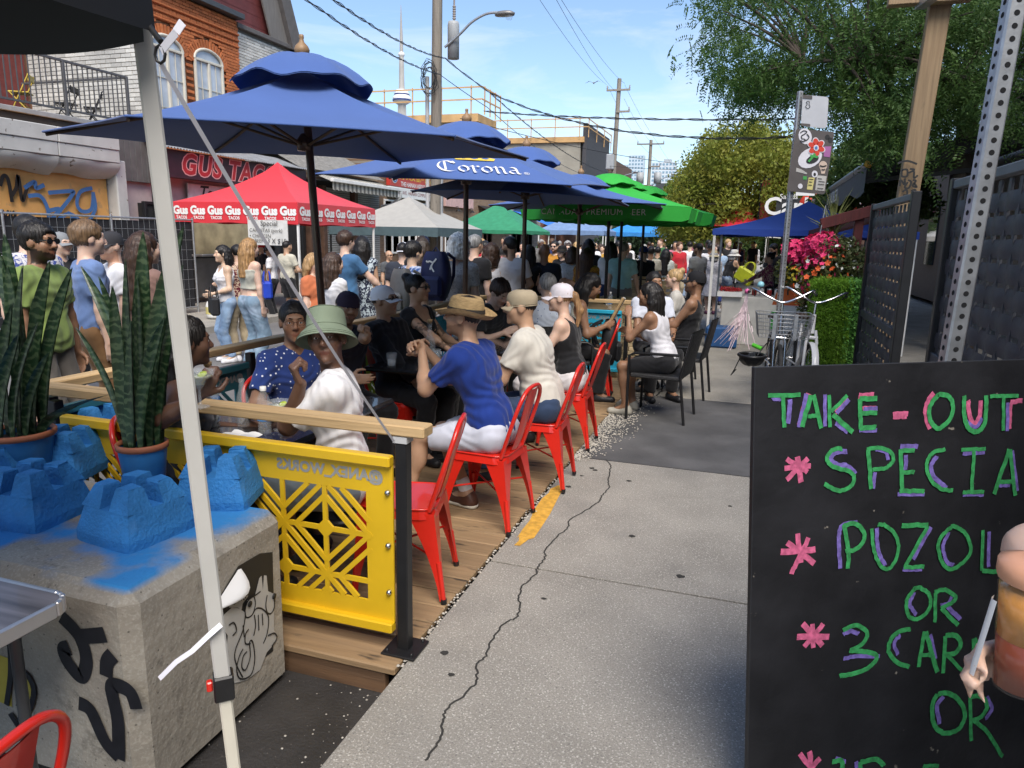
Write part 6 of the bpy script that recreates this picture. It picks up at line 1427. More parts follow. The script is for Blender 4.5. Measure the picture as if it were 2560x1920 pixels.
M_POTB = mat('blue_pot', (.035, .18, .42), .45, var=.15, vs=10); M_POTR = mat('terracotta', (.35, .12, .06), .6); M_SOIL = mat('soil', (.035, .025, .018), .95, bump=.6)
M_SNAKE = mat('snake_leaf', (.018, .045, .020), .32, var=.3, vs=14, coat=.25, col2=None, rnd=True)
nS, lS, bS = nodes_of(M_SNAKE); wv = nS.new('ShaderNodeTexWave'); wv.bands_direction = 'Z'; wv.inputs['Scale'].default_value = 9; wv.inputs['Distortion'].default_value = 7; wv.inputs['Detail'].default_value = 2.5; wv.inputs['Detail Scale'].default_value = 3
tS = nS.new('ShaderNodeTexCoord'); lS(rnd_coord(nS, lS, tS.outputs['Object']), wv.inputs[0]); rS = nS.new('ShaderNodeMapRange'); rS.inputs['From Min'].default_value = .45; rS.inputs['From Max'].default_value = .9; rS.inputs['To Max'].default_value = .75; lS(wv.outputs[0], rS.inputs[0]); mix_nodes(M_SNAKE, rS.outputs[0], (.085, .13, .065))
def snake_leaf(L_, w_, bend, tw):
 mb = MB()
 def f(u, v, s_=1):
  wv_ = w_*(1-.35*(1-v)**2)*(1-v**5)**.9*(.45+.55*min(1, v*4)); x = (u-.5)*2*wv_; cup = .35*wv_*(1-(2*u-1)**2); a = tw*v
  X, Y = x*math.cos(a)-cup*math.sin(a)*s_, x*math.sin(a)+cup*math.cos(a)*s_; return (X+bend[0]*v*v, Y+bend[1]*v*v, L_*v*(1-.10*v*(abs(bend[0])+abs(bend[1]))))
 mb.grid(f, 6, 16); mb.grid(lambda u, v: (lambda p: (p[0]+.002, p[1]+.003, p[2]))(f(1-u, v)), 6, 16)
 return mb
def snake_plant(px, py, rim, label, tips, lab2):
 c = G(px, py, BT+.24); pot = thing('plant_pot', lab2, 'pot', (c.x, c.y, BT))
 mb = MB(); mb.lathe([(0, 0), (rim*.72, 0), (rim*.95, .215), (rim*.95, .222)], 28); mb.obj('body', M_POTB, pot); mb = MB(); mb.lathe([(rim*.95, .215), (rim*1.03, .218), (rim*1.04, .238), (rim*.97, .243), (rim*.93, .225)], 28); mb.obj('rim', M_POTR, pot); mb = MB(); mb.lathe([(rim*.93, .20), (0, .205)], 20); mb.obj('soil', M_SOIL, pot)
 pl = thing('snake_plant', label, 'plant', (c.x, c.y, BT+.20))
 for k, (bx, tx, ty, dy, w_, tw) in enumerate(tips):
  base = Vector((c.x+bx*rim, c.y+dy*rim, BT+.20)); tip = AY(tx, ty, base.y+dy*.05); d = tip-base; L_ = d.z
  o = snake_leaf(L_*1.02, w_, (d.x*.92, d.y*.9), tw).obj('leaf', M_SNAKE, pl); o.location = base-Vector((c.x, c.y, BT+.20)); o.rotation_euler = (0, 0, 0)
 return pl
snake_plant(355, 1105, .095, 'tall banded snake plant in the corner pot next to the tent leg', [(-.3, 190, 660, .3, .030, .5), (-.6, 62, 690, .4, .028, .3) if False else (-.7, 240, 690, .5, .026, .2), (-.2, 315, 650, -.3, .033, -.4), (.1, 360, 585, .2, .036, .6), (.5, 470, 560, -.1, .040, .3), (.6, 465, 660, .4, .034, -.2), (-.75, 178, 815, -.2, .016, .4), (.2, 300, 770, .6, .030, .5), (.0, 330, 800, -.6, .034, -.5), (.4, 420, 790, -.5, .030, .2), (-.4, 280, 720, -.5, .026, .8), (.3, 395, 700, .6, .028, -.6), (.7, 440, 800, .1, .026, .4), (-.1, 345, 690, .1, .03, .1)], 'blue pot with a rusty rim at the corner of the barrier')
snake_plant(45, 1075, .135, 'tall banded snake plant in the big blue pot on the barrier', [(-.2, 20, 670, .3, .035, .4), (.3, 62, 660, -.2, .030, -.3), (.5, 132, 650, .1, .034, .5), (.7, 190, 665, .3, .032, .3), (.0, -20, 600, .4, .04, .2), (.2, 85, 750, .6, .03, .6), (-.4, -15, 720, -.3, .034, -.4), (-.1, 35, 760, -.5, .032, .2), (.4, 105, 800, -.5, .03, -.2), (.6, 290, 985, .2, .030, 1.2), (-.6, -60, 690, .1, .034, .3), (.1, 55, 830, -.7, .03, .4), (.55, 130, 880, -.2, .03, .1), (-.2, 10, 590, .5, .036, .7), (.25, 75, 880, .2, .03, .3)], 'large blue painted pot on the barrier by the picture edge')
ft = thing('folding_table', 'folding camp table with aluminium edge in front of the barrier', 'table', (0, 0, 0)); fz = .69
mb = MB(); r = .05; x1, y1 = -1.735, 1.36; pts = [(x1-1.2, y1-.62)]+[(x1-r+r*math.cos(a), y1-.62+r+r*math.sin(a)) for a in np.linspace(-PI/2, 0, 5)]+[(x1-r+r*math.cos(a), y1-r+r*math.sin(a)) for a in np.linspace(0, PI/2, 5)]+[(x1-1.2, y1)]
mb.prism(pts, .012, Matrix.Translation((0, 0, fz-.016))); mb.obj('tabletop', mat('camp_laminate', (.17, .155, .165), .28, var=.5, vs=5, stretch=(.4, 6, 1), coat=.2), ft)
mb = MB()
for i in range(len(pts)-1):
 a, b_ = pts[i], pts[i+1]; mb.beam((a[0], a[1], fz-.022), (b_[0], b_[1], fz-.022), .014, .045, b=.004)
mb.obj('edge', mat('aluminium', (.55, .55, .56), .35, metal=.8, var=.05), ft)
for (lx, ly) in ((x1-.16, y1-.06), (x1-.16, y1-.56), (x1-1.1, y1-.06), (x1-1.1, y1-.56)):
 mb = MB(); mb.tube([(lx, ly, RZ), (lx, ly, fz-.02)], .016, 10); mb.tube([(lx, ly, .22), (lx, ly, .245)], .020, 10); mb.obj('leg', mat('grey_leg', (.10, .105, .11), .4, metal=.4), ft)
mb = MB(); mb.beam((x1-.02, y1-.12, fz-.05), (x1-.16, y1-.07, fz-.13), .006, .02); mb.obj('brace', M_GALV, ft)
dup(ch0, 'red metal chair tucked under the folding camp table', (-1.57, .80, RZ), CR+.15)
# --- chalkboard sign
a_ = R_(33); tdir = Vector((math.cos(a_), math.sin(a_), 0)); ndir = Vector((math.sin(a_), -math.cos(a_), 0))
TL = G(1888, 918, 1.365); lean = .17; ht = 1.365
cbx = thing('menu_board', 'black sandwich board painted with take-out specials in green and purple', 'sign')
upv = (Vector((0, 0, ht))-ndir*lean).normalized(); BO = TL+ndir*lean-Vector((0, 0, ht)); MBD = frame(BO, tdir, upv); hgt = math.sqrt(ht*ht+lean*lean)
M_BOARD = mat('blackboard_paint', (.014, .014, .016), .5, var=.35, vs=7, bump=.25, bs=25, stretch=(1, .12, 1)); mix_nodes(M_BOARD, noise_fac(M_BOARD, 26, .71, .74, to=.7, detail=6, stretch=(1, .35, 1)), (.30, .27, .22))
mb = MB(); mb.box((.54, hgt/2, -.010), (1.08, hgt, .018), MBD, .002); mb.obj('front_panel', M_BOARD, cbx)
MB2 = frame(BO-ndir*lean*1.7, tdir, (Vector((0, 0, ht))+ndir*lean*.7).normalized()); mb = MB(); mb.box((.60, hgt/2-.03, -.02), (.60, hgt-.06, .018), MB2, .002); mb.obj('back_panel', M_BOARD, cbx)
nb3 = MBD.to_3x3() @ Vector((0, 0, 1)); MBI = MBD.inverted()
def onb(px, py):
 d = ray(px, py); t_ = (BO-CAMP).dot(nb3)/d.dot(nb3); q = MBI @ (CAMP+d*t_); return (q.x, q.y)
M_CHG, M_CHP, M_CHK = mat('chalk_green', (.03, .26, .075), .9, var=.35, vs=60), mat('chalk_purple', (.15, .11, .36), .9, var=.4, vs=60), mat('chalk_pink', (.50, .10, .20), .9, var=.35, vs=60)
ZA = lambda x, y: (1920+x*.2893, 900+y*.2893); ZB = lambda x, y: (1880+x*.3255, 1380+y*.3255)
def chalk(lines, m, w_, off, f):
 mb = MB()
 for i, ln in enumerate(lines):
  q = [onb(*f(*p)) for p in ln]; q = curve2(q, 6) if len(q) > 2 else [Vector(q[0]).lerp(Vector(q[1]), u) for u in np.linspace(0, 1, 8)]
  q = [p+Vector((random.gauss(0, .0008), random.gauss(0, .0008))) for p in q]
  stroke(mb, [tuple(p) for p in q], w_*random.uniform(.85, 1.15), MBD @ Matrix.Translation((0, 0, .0003+off+i*.00003)))
 return mb.obj('lettering', m, cbx)
w1 = .0135
G1 = [[(0, 305), (280, 300)], [(125, 310), (140, 580)], [(290, 580), (370, 300)], [(390, 300), (455, 585)], [(340, 485), (430, 480)], [(525, 300), (530, 585)], [(540, 450), (680, 305)], [(555, 470), (725, 620)], [(790, 330), (795, 590)], [(790, 335), (940, 330)], [(800, 460), (940, 455)], [(790, 590), (935, 580)], [(1470, 300), (1395, 400), (1400, 520), (1465, 590), (1560, 520), (1595, 400), (1550, 310), (1460, 295)], [(1690, 310), (1690, 480), (1730, 590), (1800, 615), (1860, 560), (1880, 420), (1880, 310)], [(1915, 310), (2160, 310)], [(2030, 320), (2025, 610)],
  [(640, 765), (560, 770), (505, 850), (560, 920), (700, 960), (740, 1020), (700, 1100), (600, 1125), (485, 1070)], [(860, 770), (885, 1110)], [(850, 770), (960, 755), (1060, 800), (1075, 870), (1010, 930), (900, 945)], [(1140, 765), (1155, 1130)], [(1140, 785), (1265, 780)], [(1150, 970), (1265, 968)], [(1130, 1130), (1345, 1130)], [(1525, 770), (1420, 800), (1365, 900), (1390, 1010), (1470, 1100), (1590, 1130)], [(1665, 775), (1875, 765)], [(1775, 775), (1755, 1130)], [(1675, 1140), (1860, 1140)], [(2080, 770), (1945, 1160)], [(2085, 770), (2130, 1170)], [(2000, 1050), (2110, 1050)],
  [(650, 1420), (690, 1659), (680, 1800)], [(650, 1430), (740, 1410), (820, 1480), (815, 1570), (740, 1640), (660, 1650)], [(890, 1450), (910, 1650), (980, 1790), (1060, 1780), (1120, 1650), (1100, 1520), (1010, 1430), (940, 1420)], [(1150, 1430), (1380, 1425)], [(1375, 1435), (1180, 1780)], [(1170, 1790), (1340, 1780)], [(1580, 1440), (1480, 1540), (1470, 1660), (1530, 1790), (1640, 1780), (1740, 1660), (1720, 1530), (1640, 1450), (1580, 1435)], [(1850, 1470), (1840, 1820)], [(1845, 1820), (2010, 1830)], [(2200, 1500), (2205, 1820)]]
P1 = [[(30, 335), (110, 335)], [(190, 340), (175, 550)], [(330, 290), (265, 580)], [(490, 300), (490, 570)], [(590, 460), (700, 340)], [(580, 540), (690, 620)], [(785, 605), (940, 610)], [(820, 425), (940, 420)], [(1700, 520), (1790, 580), (1850, 500)], [(2070, 370), (2065, 610)], [(680, 790), (580, 800), (540, 860), (600, 905), (690, 920), (750, 985)], [(925, 770), (1010, 790), (1035, 860)], [(920, 970), (905, 1110)], [(1140, 745), (1295, 745)], [(1190, 820), (1185, 950)], [(1115, 1160), (1350, 1160)], [(1460, 830), (1405, 920), (1440, 1020), (1540, 1105)], [(1680, 805), (1870, 795)], [(1680, 1160), (1860, 1160)], [(2110, 780), (2150, 1130)], [(2000, 1080), (2090, 1078)], [(770, 1400), (640, 1430), (610, 1550), (620, 1800)], [(935, 1450), (950, 1650), (1010, 1770)], [(1405, 1440), (1250, 1720)], [(1160, 1810), (1330, 1805)], [(1560, 1490), (1510, 1600), (1540, 1740), (1600, 1770)], [(1905, 1480), (1900, 1790)]]
K1 = [[(350, 290), (270, 560)], [(1430, 285), (1365, 400), (1370, 520), (1400, 590)], [(1730, 350), (1740, 480), (1780, 550), (1830, 480), (1835, 350)], [(2095, 370), (2085, 600)], [(2090, 365), (2195, 350)], [(1080, 470), (1210, 465)], [(1085, 490), (1200, 480)], [(780, 315), (915, 305)], [(820, 430), (930, 420)], [(580, 450), (690, 330)], [(255, 830), (285, 1060)], [(160, 855), (345, 970)], [(140, 935), (370, 915)], [(345, 850), (160, 1035)], [(255, 1500), (285, 1750)], [(165, 1575), (400, 1760)], [(110, 1660), (410, 1635)], [(350, 1535), (250, 1740), (200, 1850)]]
chalk(K1, M_CHK, w1*1.25, .0000, ZA); chalk(P1, M_CHP, w1, .0007, ZA); chalk(G1, M_CHG, w1, .0017, ZA)
G2 = [[(1250, 280), (1185, 370), (1200, 490), (1280, 510), (1360, 430), (1360, 330), (1290, 275), (1240, 280)], [(1405, 310), (1400, 540)], [(1400, 310), (1480, 290), (1560, 340), (1530, 390), (1450, 430)], [(1450, 430), (1580, 560)], [(695, 600), (800, 560), (880, 620), (850, 700), (750, 755)], [(750, 755), (880, 765), (955, 800), (900, 880), (780, 930), (670, 950)], [(1215, 590), (1110, 620), (1045, 720), (1090, 830), (1200, 880)], [(1320, 610), (1275, 880)], [(1330, 610), (1420, 920)], [(1290, 790), (1390, 790)], [(1480, 640), (1465, 930)], [(1480, 640), (1560, 640), (1600, 700), (1560, 770), (1480, 790)], [(1490, 790), (1640, 935)], [(1700, 660), (1695, 930)], [(1705, 660), (1850, 900)], [(1420, 1090), (1380, 1180), (1400, 1330), (1480, 1390), (1590, 1350), (1630, 1240), (1580, 1130), (1490, 1080), (1420, 1090)], [(1670, 1110), (1680, 1450)], [(1670, 1110), (1760, 1110), (1800, 1180), (1760, 1260), (1690, 1290)], [(1700, 1290), (1800, 1380), (1920, 1570)], [(610, 1610), (680, 1600), (690, 1659), (640, 1700)], [(830, 1610), (830, 1720)], [(830, 1610), (950, 1590), (1010, 1640)], [(1310, 1640), (1430, 1640)]]
P2 = [[(1245, 310), (1210, 400), (1260, 480)], [(1530, 340), (1510, 390), (1445, 410)], [(1500, 420), (1600, 520)], [(700, 630), (760, 610), (820, 630)], [(700, 820), (800, 800), (980, 800)], [(1140, 640), (1090, 700), (1120, 790)], [(1370, 630), (1410, 820)], [(1740, 700), (1745, 920)], [(1470, 1110), (1420, 1180), (1440, 1320)], [(1800, 1110), (1840, 1200), (1790, 1280)], [(640, 1580), (720, 1610)], [(800, 1610), (800, 1700)]]
K2 = [[(390, 550), (540, 720)], [(345, 650), (590, 652)], [(465, 550), (468, 735)], [(545, 550), (400, 730)], [(365, 1550), (470, 1680)], [(440, 1530), (455, 1690)], [(525, 1580), (430, 1690)]]
chalk(K2, M_CHK, w1*1.2, .0001, ZB); chalk(P2, M_CHP, w1, .0005, ZB); chalk(G2, M_CHG, w1*1.05, .0012, ZB)
# --- perforated posts, timber post, trellis screens
def perforated_post(x, y, z1, w_, label, tilt=(0, 0), rz=.6, hole=.0055, pitch=.0254*1.15, zmin=.9, group=None):
 t = thing('perforated_post', label, 'post', (x, y, 0)); t.rotation_euler = (tilt[0], tilt[1], rz)
 mb = MB(); mb.box((0, 0, z1/2), (w_, w_, z1), b=.006); mb.obj('tube', M_GALV, t)
 dk = mat('hole_dark', (.006, .006, .007), .9, var=0); hm = MB(); hm.lathe([(hole, .0006), (0, .0006)], 12, Matrix.Rotation(PI/2, 4, 'X')); hme = hm.mesh('hole', dk); n = 0; rest = MB()
 z = zmin
 while z < z1-.02:
  for k in (3, 0):
   M = Matrix.Rotation(PI/2*k, 4, 'Z') @ Matrix.Translation((0, -w_/2, z))
   if n < 130: ob('hole', hme, t, M=M); n += 1
   else: rest.lathe([(hole, .0006), (0, .0006)], 10, M @ Matrix.Rotation(PI/2, 4, 'X'))
  z += pitch
 if rest.v: r = rest.obj('small_holes', dk, t); r['kind'] = 'stuff'
 return t
perforated_post(.602, 2.60, 2.75, .052, 'galvanised perforated post standing behind the menu board', tilt=(0, .03), rz=.22, hole=.0085, pitch=.0355, zmin=1.2)
mb = MB(); mb.box((0, 0, 0), (.062, .066, .075), b=.008)
wp = thing('timber_post', 'weathered timber post with inked tags leaning above the trellis screen', 'post')
pA_, pB_ = AY(2262, 520, 8.9), AY(2358, -40, 8.9)
mb = MB(); bt_ = pA_+(pA_-pB_)*.8; mb.beam((bt_.x, bt_.y, 0), pB_, .20, .14, b=.006, up=(0, 1, 0)); mb.obj('post', M_WOODZ, wp)
ep = pB_; mb = MB(); mb.beam(AY(2220, 0, 8.75), AY(2430, -15, 8.75), .13, .13, b=.005); mb.obj('crossbeam', M_WOODZ, wp); mb = MB(); mb.beam(AY(2300, 15, 8.8), AY(2400, -60, 8.0), .1, .07); mb.obj('bracket', M_GALV, wp)
mb = MB(); c_ = pA_.lerp(pB_, .16)
for i, ln in enumerate([[(2245, 408), (2268, 402), (2293, 410)], [(2255, 425), (2255, 440), (2268, 440), (2268, 424), (2255, 425)], [(2275, 422), (2288, 424)], [(2272, 432), (2285, 428), (2285, 445), (2295, 438)], [(2250, 465), (2252, 450), (2262, 462), (2262, 446)], [(2270, 455), (2262, 468), (2272, 470), (2278, 455), (2270, 450)], [(2282, 450), (2290, 452), (2282, 464), (2292, 468), (2286, 458)], [(2256, 480), (2266, 474), (2268, 486), (2258, 488)], [(2278, 478), (2288, 474), (2286, 488), (2278, 494)]]):
 stroke(mb, [(q.x, q.z) for q in [AY(x, y, 8.78) for x, y in [tuple(p) for p in curve2(ln, 4)]]], .020, Matrix.Translation((0, 8.79-i*.0008, 0)) @ MFR)
mb.obj('ink_tags', M_INK, wp)
M_SCRN = mat('charcoal_plastic', (.040, .042, .050), .55, var=.35, vs=5, bump=.12, bs=40)
def trellis(y0, y1, label, x=1.2, zt=2.08, zb=.06):
 t = thing('trellis_screen', label, 'screen', (x, y0, 0), 0, 'charcoal woven trellis screens'); L_ = y1-y0
 for yy in (0, L_): mb = MB(); mb.box((0, yy, zt/2+.02), (.07, .07, zt+.04), b=.006); mb.obj('post', M_BLACKM, t)
 mb = MB(); mb.box((0, L_/2, zt), (.055, L_-.07, .055), b=.006); mb.obj('top_rail', mat('rail_grey_plastic', (.10, .115, .13), .5), t); mb = MB(); mb.box((0, L_/2, zb), (.055, L_-.07, .05), b=.006); mb.obj('bottom_rail', M_BLACKM, t)
 mb = MB(); mb.box((0, L_/2, .98), (.05, L_-.07, .07), b=.004); mb.obj('mid_rail', M_SCRN, t)
 pit = .135; nr = 0; z = zb+.085; sm = MB(); hs_ = .098; nu = max(10, int(L_/.16*6))
 per = L_/round(L_/.165)
 def fw(u, v, sg=1, o=0): y_ = .035+u*(L_-.07); return (-.008*math.cos(y_*2*PI/(per*2))*sg-.006*math.sin(v*PI)+o, y_, (v-.5)*hs_)
 sm.grid(lambda u, v: fw(1-u, v), nu, 3); sm.grid(lambda u, v: fw(u, v, 1, .006), nu, 3); se = sm.mesh('slat', M_SCRN); s2 = MB(); s2.grid(lambda u, v: fw(1-u, v, -1), nu, 3); s2.grid(lambda u, v: fw(u, v, -1, .006), nu, 3); so = s2.mesh('slat', M_SCRN)
 while z < zt-.05:
  if abs(z-.98) > .06: ob('slat', se if nr % 2 else so, t, loc=(0, 0, z))
  z += pit*.88; nr += 1
 k = 0; y_ = per/2
 while y_ < L_: mb = MB(); mb.box((.004, y_, zt/2), (.012, .045, zt-.08)); mb.obj('upright', M_SCRN, t); y_ += per; k += 1
 return t
trellis(3.55, 5.30, 'wide charcoal trellis screen beside the perforated post'); trellis(6.50, 8.52, 'charcoal trellis screen next to the green hedge wall')
trellis(1.2, 3.4, 'charcoal trellis screen continuing behind the menu board', x=1.22)
sp_t = perforated_post(.345, 8.36, 3.24, .050, 'slim perforated sign pole rising out of the bicycle', rz=.55, hole=.0055, pitch=.0385, zmin=.9)
sg1 = thing('road_sign', 'bare grey back of a road sign plate at the top of the slim pole', 'sign', (.325, 8.31, 0)); Zs = lambda px, py: AY(px, py, 8.31)
def plate(parent, pix, m, nm, off=0):
 q = [Zs(x, y) for x, y in pix]; mb = MB(); n = len(q); vs = [(p.x-.325, -.0-off, p.z) for p in q]+[(p.x-.325, .003-off, p.z) for p in q]; mb.add(vs, [tuple(range(n)), tuple(range(n, 2*n))[::-1]]+[(i, i+n, (i+1) % n+n, (i+1) % n) for i in range(n)][::1]); return mb.obj(nm, m, parent)
z4 = lambda x, y: (1920+x*.2893, y*.2893); z8 = lambda x, y: (1960+x*.2712, 300+y*.2712)
def rr(x0, y0, x1, y1, f, sk=0, r=25):
 pts = []
 for cx, cy, a0 in ((x1-r, y0+r, -PI/2), (x1-r, y1-r, 0), (x0+r, y1-r, PI/2), (x0+r, y0+r, PI)):
  for a in np.linspace(a0, a0+PI/2, 4): pts.append(f(cx+r*math.cos(a)+sk*(cy-y0+r*math.sin(a)), cy+r*math.sin(a)+(cx-x0)*.09))
 return pts[::-1]
M_ALU = mat('sign_aluminium', (.46, .46, .47), .5, metal=.3, var=.06); M_SGN = mat('sign_back_dark', (.085, .072, .066), .5, var=.15)
plate(sg1, rr(300, 818, 525, 1090, z4, -.06), M_ALU, 'plate'); plate(sg1, rr(300, 820, 382, 850, z4, 0, 5), M_SGN, 'bracket', .006); plate(sg1, rr(285, 1065, 365, 1088, z4, 0, 5), M_SGN, 'bracket', .006)
def sline(parent, lines, f, w_, m, off, nm='drawing'):
 mb = MB()
 for i, ln in enumerate(lines): stroke(mb, [(p.x-.325, p.z) for p in [Zs(*f(*q)) for q in [tuple(v) for v in curve2(ln, 5)]]], w_, Matrix.Translation((0, -off-i*.0004, 0)) @ MFR)
 return mb.obj(nm, m, parent)
sline(sg1, [[(345, 875), (330, 885), (340, 900), (325, 920), (340, 938), (362, 925), (355, 900), (358, 882), (345, 875)]], z4, .006, M_INK, .005)
sg2 = thing('stickered_sign', 'dark road sign back covered in stickers below the bare plate', 'sign', (.325, 8.31, 0))
plate(sg2, rr(112, 78, 466, 655, z8, -.155, 22), M_SGN, 'plate', .001)
M_STW = mat('sticker_white', (.62, .60, .62), .5, var=.05); M_STR = mat('sticker_red', (.55, .045, .02), .5, var=.05); M_STG = mat('sticker_green', (.05, .30, .06), .5, var=.05); M_STY = mat('sticker_yellow', (.55, .48, .18), .6, var=.05)
def blob(cx, cy, rx, ry, f, n=16, rot=0): return [f(cx+rx*math.cos(a)*math.cos(rot)-ry*math.sin(a)*math.sin(rot), cy+rx*math.cos(a)*math.sin(rot)+ry*math.sin(a)*math.cos(rot)) for a in np.linspace(0, 2*PI, n+1)[:-1]][::-1]
plate(sg2, blob(240, 350, 120, 85, z8, rot=-.55), M_STW, 'egg_sticker', .004); plate(sg2, blob(262, 365, 62, 35, z8, rot=-.4), M_INK, 'egg_crack', .006)
for k in range(6): a = k*PI/3+.4; plate(sg2, blob(298+48*math.cos(a), 250+50*math.sin(a), 40, 30, z8, rot=a), M_STW, 'petal_border', .0075);
for k in range(6): a = k*PI/3+.4; plate(sg2, blob(298+46*math.cos(a), 250+48*math.sin(a), 33, 24, z8, rot=a), M_STR, 'petal', .010)
plate(sg2, blob(296, 258, 24, 28, z8), M_STW, 'flower_centre', .0125); plate(sg2, blob(296, 258, 13, 16, z8), M_GRB, 'flower_dot', .015)
sline(sg2, [[(285, 310), (265, 340), (225, 385)], [(240, 330), (275, 335), (310, 345)]], z8, .022, M_STG, .012, 'stem')
plate(sg2, blob(195, 150, 60, 75, z8, rot=-.3), M_STW, 'round_sticker', .004); sline(sg2, [[(150, 120), (180, 100), (210, 110), (190, 130), (160, 150), (170, 180)], [(210, 130), (230, 160), (200, 190), (180, 170)], [(150, 190), (180, 200), (200, 180)]], z8, .010, M_INK, .0085, 'scribble')
for (cx, cy) in ((400, 158), (428, 185)): plate(sg2, blob(cx, cy, 22, 24, z8), M_INK, 'dark_sticker', .004)
plate(sg2, [z8(*p) for p in ((372, 245), (436, 243), (422, 345), (365, 335))][::-1], mat('purple_sticker', (.35, .12, .30), .5), 'photo_sticker', .004)
plate(sg2, blob(360, 420, 38, 42, z8), mat('tan_sticker', (.55, .42, .33), .5), 'mask_sticker', .004); plate(sg2, [z8(*p) for p in ((335, 450), (385, 450), (375, 495), (345, 495))][::-1], mat('tan_sticker', (.55, .42, .33), .5), 'mask_sticker', .0045); sline(sg2, [[(330, 420), (358, 428), (392, 420)], [(345, 455), (360, 460), (378, 455)]], z8, .012, M_INK, .009, 'mask_lines')
plate(sg2, blob(283, 498, 28, 32, z8), M_STW, 'badge', .004); plate(sg2, blob(283, 502, 12, 16, z8), M_INK, 'badge_mark', .006)
plate(sg2, [z8(*p) for p in ((228, 530), (282, 532), (262, 645), (210, 640))][::-1], M_STY, 'yellow_note', .004); plate(sg2, [z8(*p) for p in ((305, 510), (393, 518), (372, 655), (287, 648))][::-1], mat('grey_note', (.42, .40, .37), .6), 'paper_note', .004)
sline(sg2, [[(232, 545), (270, 548)], [(228, 570), (262, 573)], [(222, 598), (258, 602)], [(310, 540), (350, 544)], [(318, 565), (375, 572)], [(312, 590), (370, 598)], [(306, 628), (362, 635)]], z8, .007, M_INK, .008, 'handwriting')
plate(sg2, [z8(*p) for p in ((115, 440), (160, 455), (215, 490), (205, 500), (110, 475))][::-1], mat('grey_note', (.42, .40, .37), .6), 'torn_sticker', .004); plate(sg2, blob(150, 610, 22, 24, z8), M_STW, 'small_sticker', .004); plate(sg2, [z8(*p) for p in ((178, 518), (212, 520), (208, 552), (174, 548))][::-1], M_STG, 'small_sticker', .004); plate(sg2, [z8(*p) for p in ((112, 662), (285, 680), (280, 698), (105, 696))][::-1], M_WHITE, 'white_strip', .0)
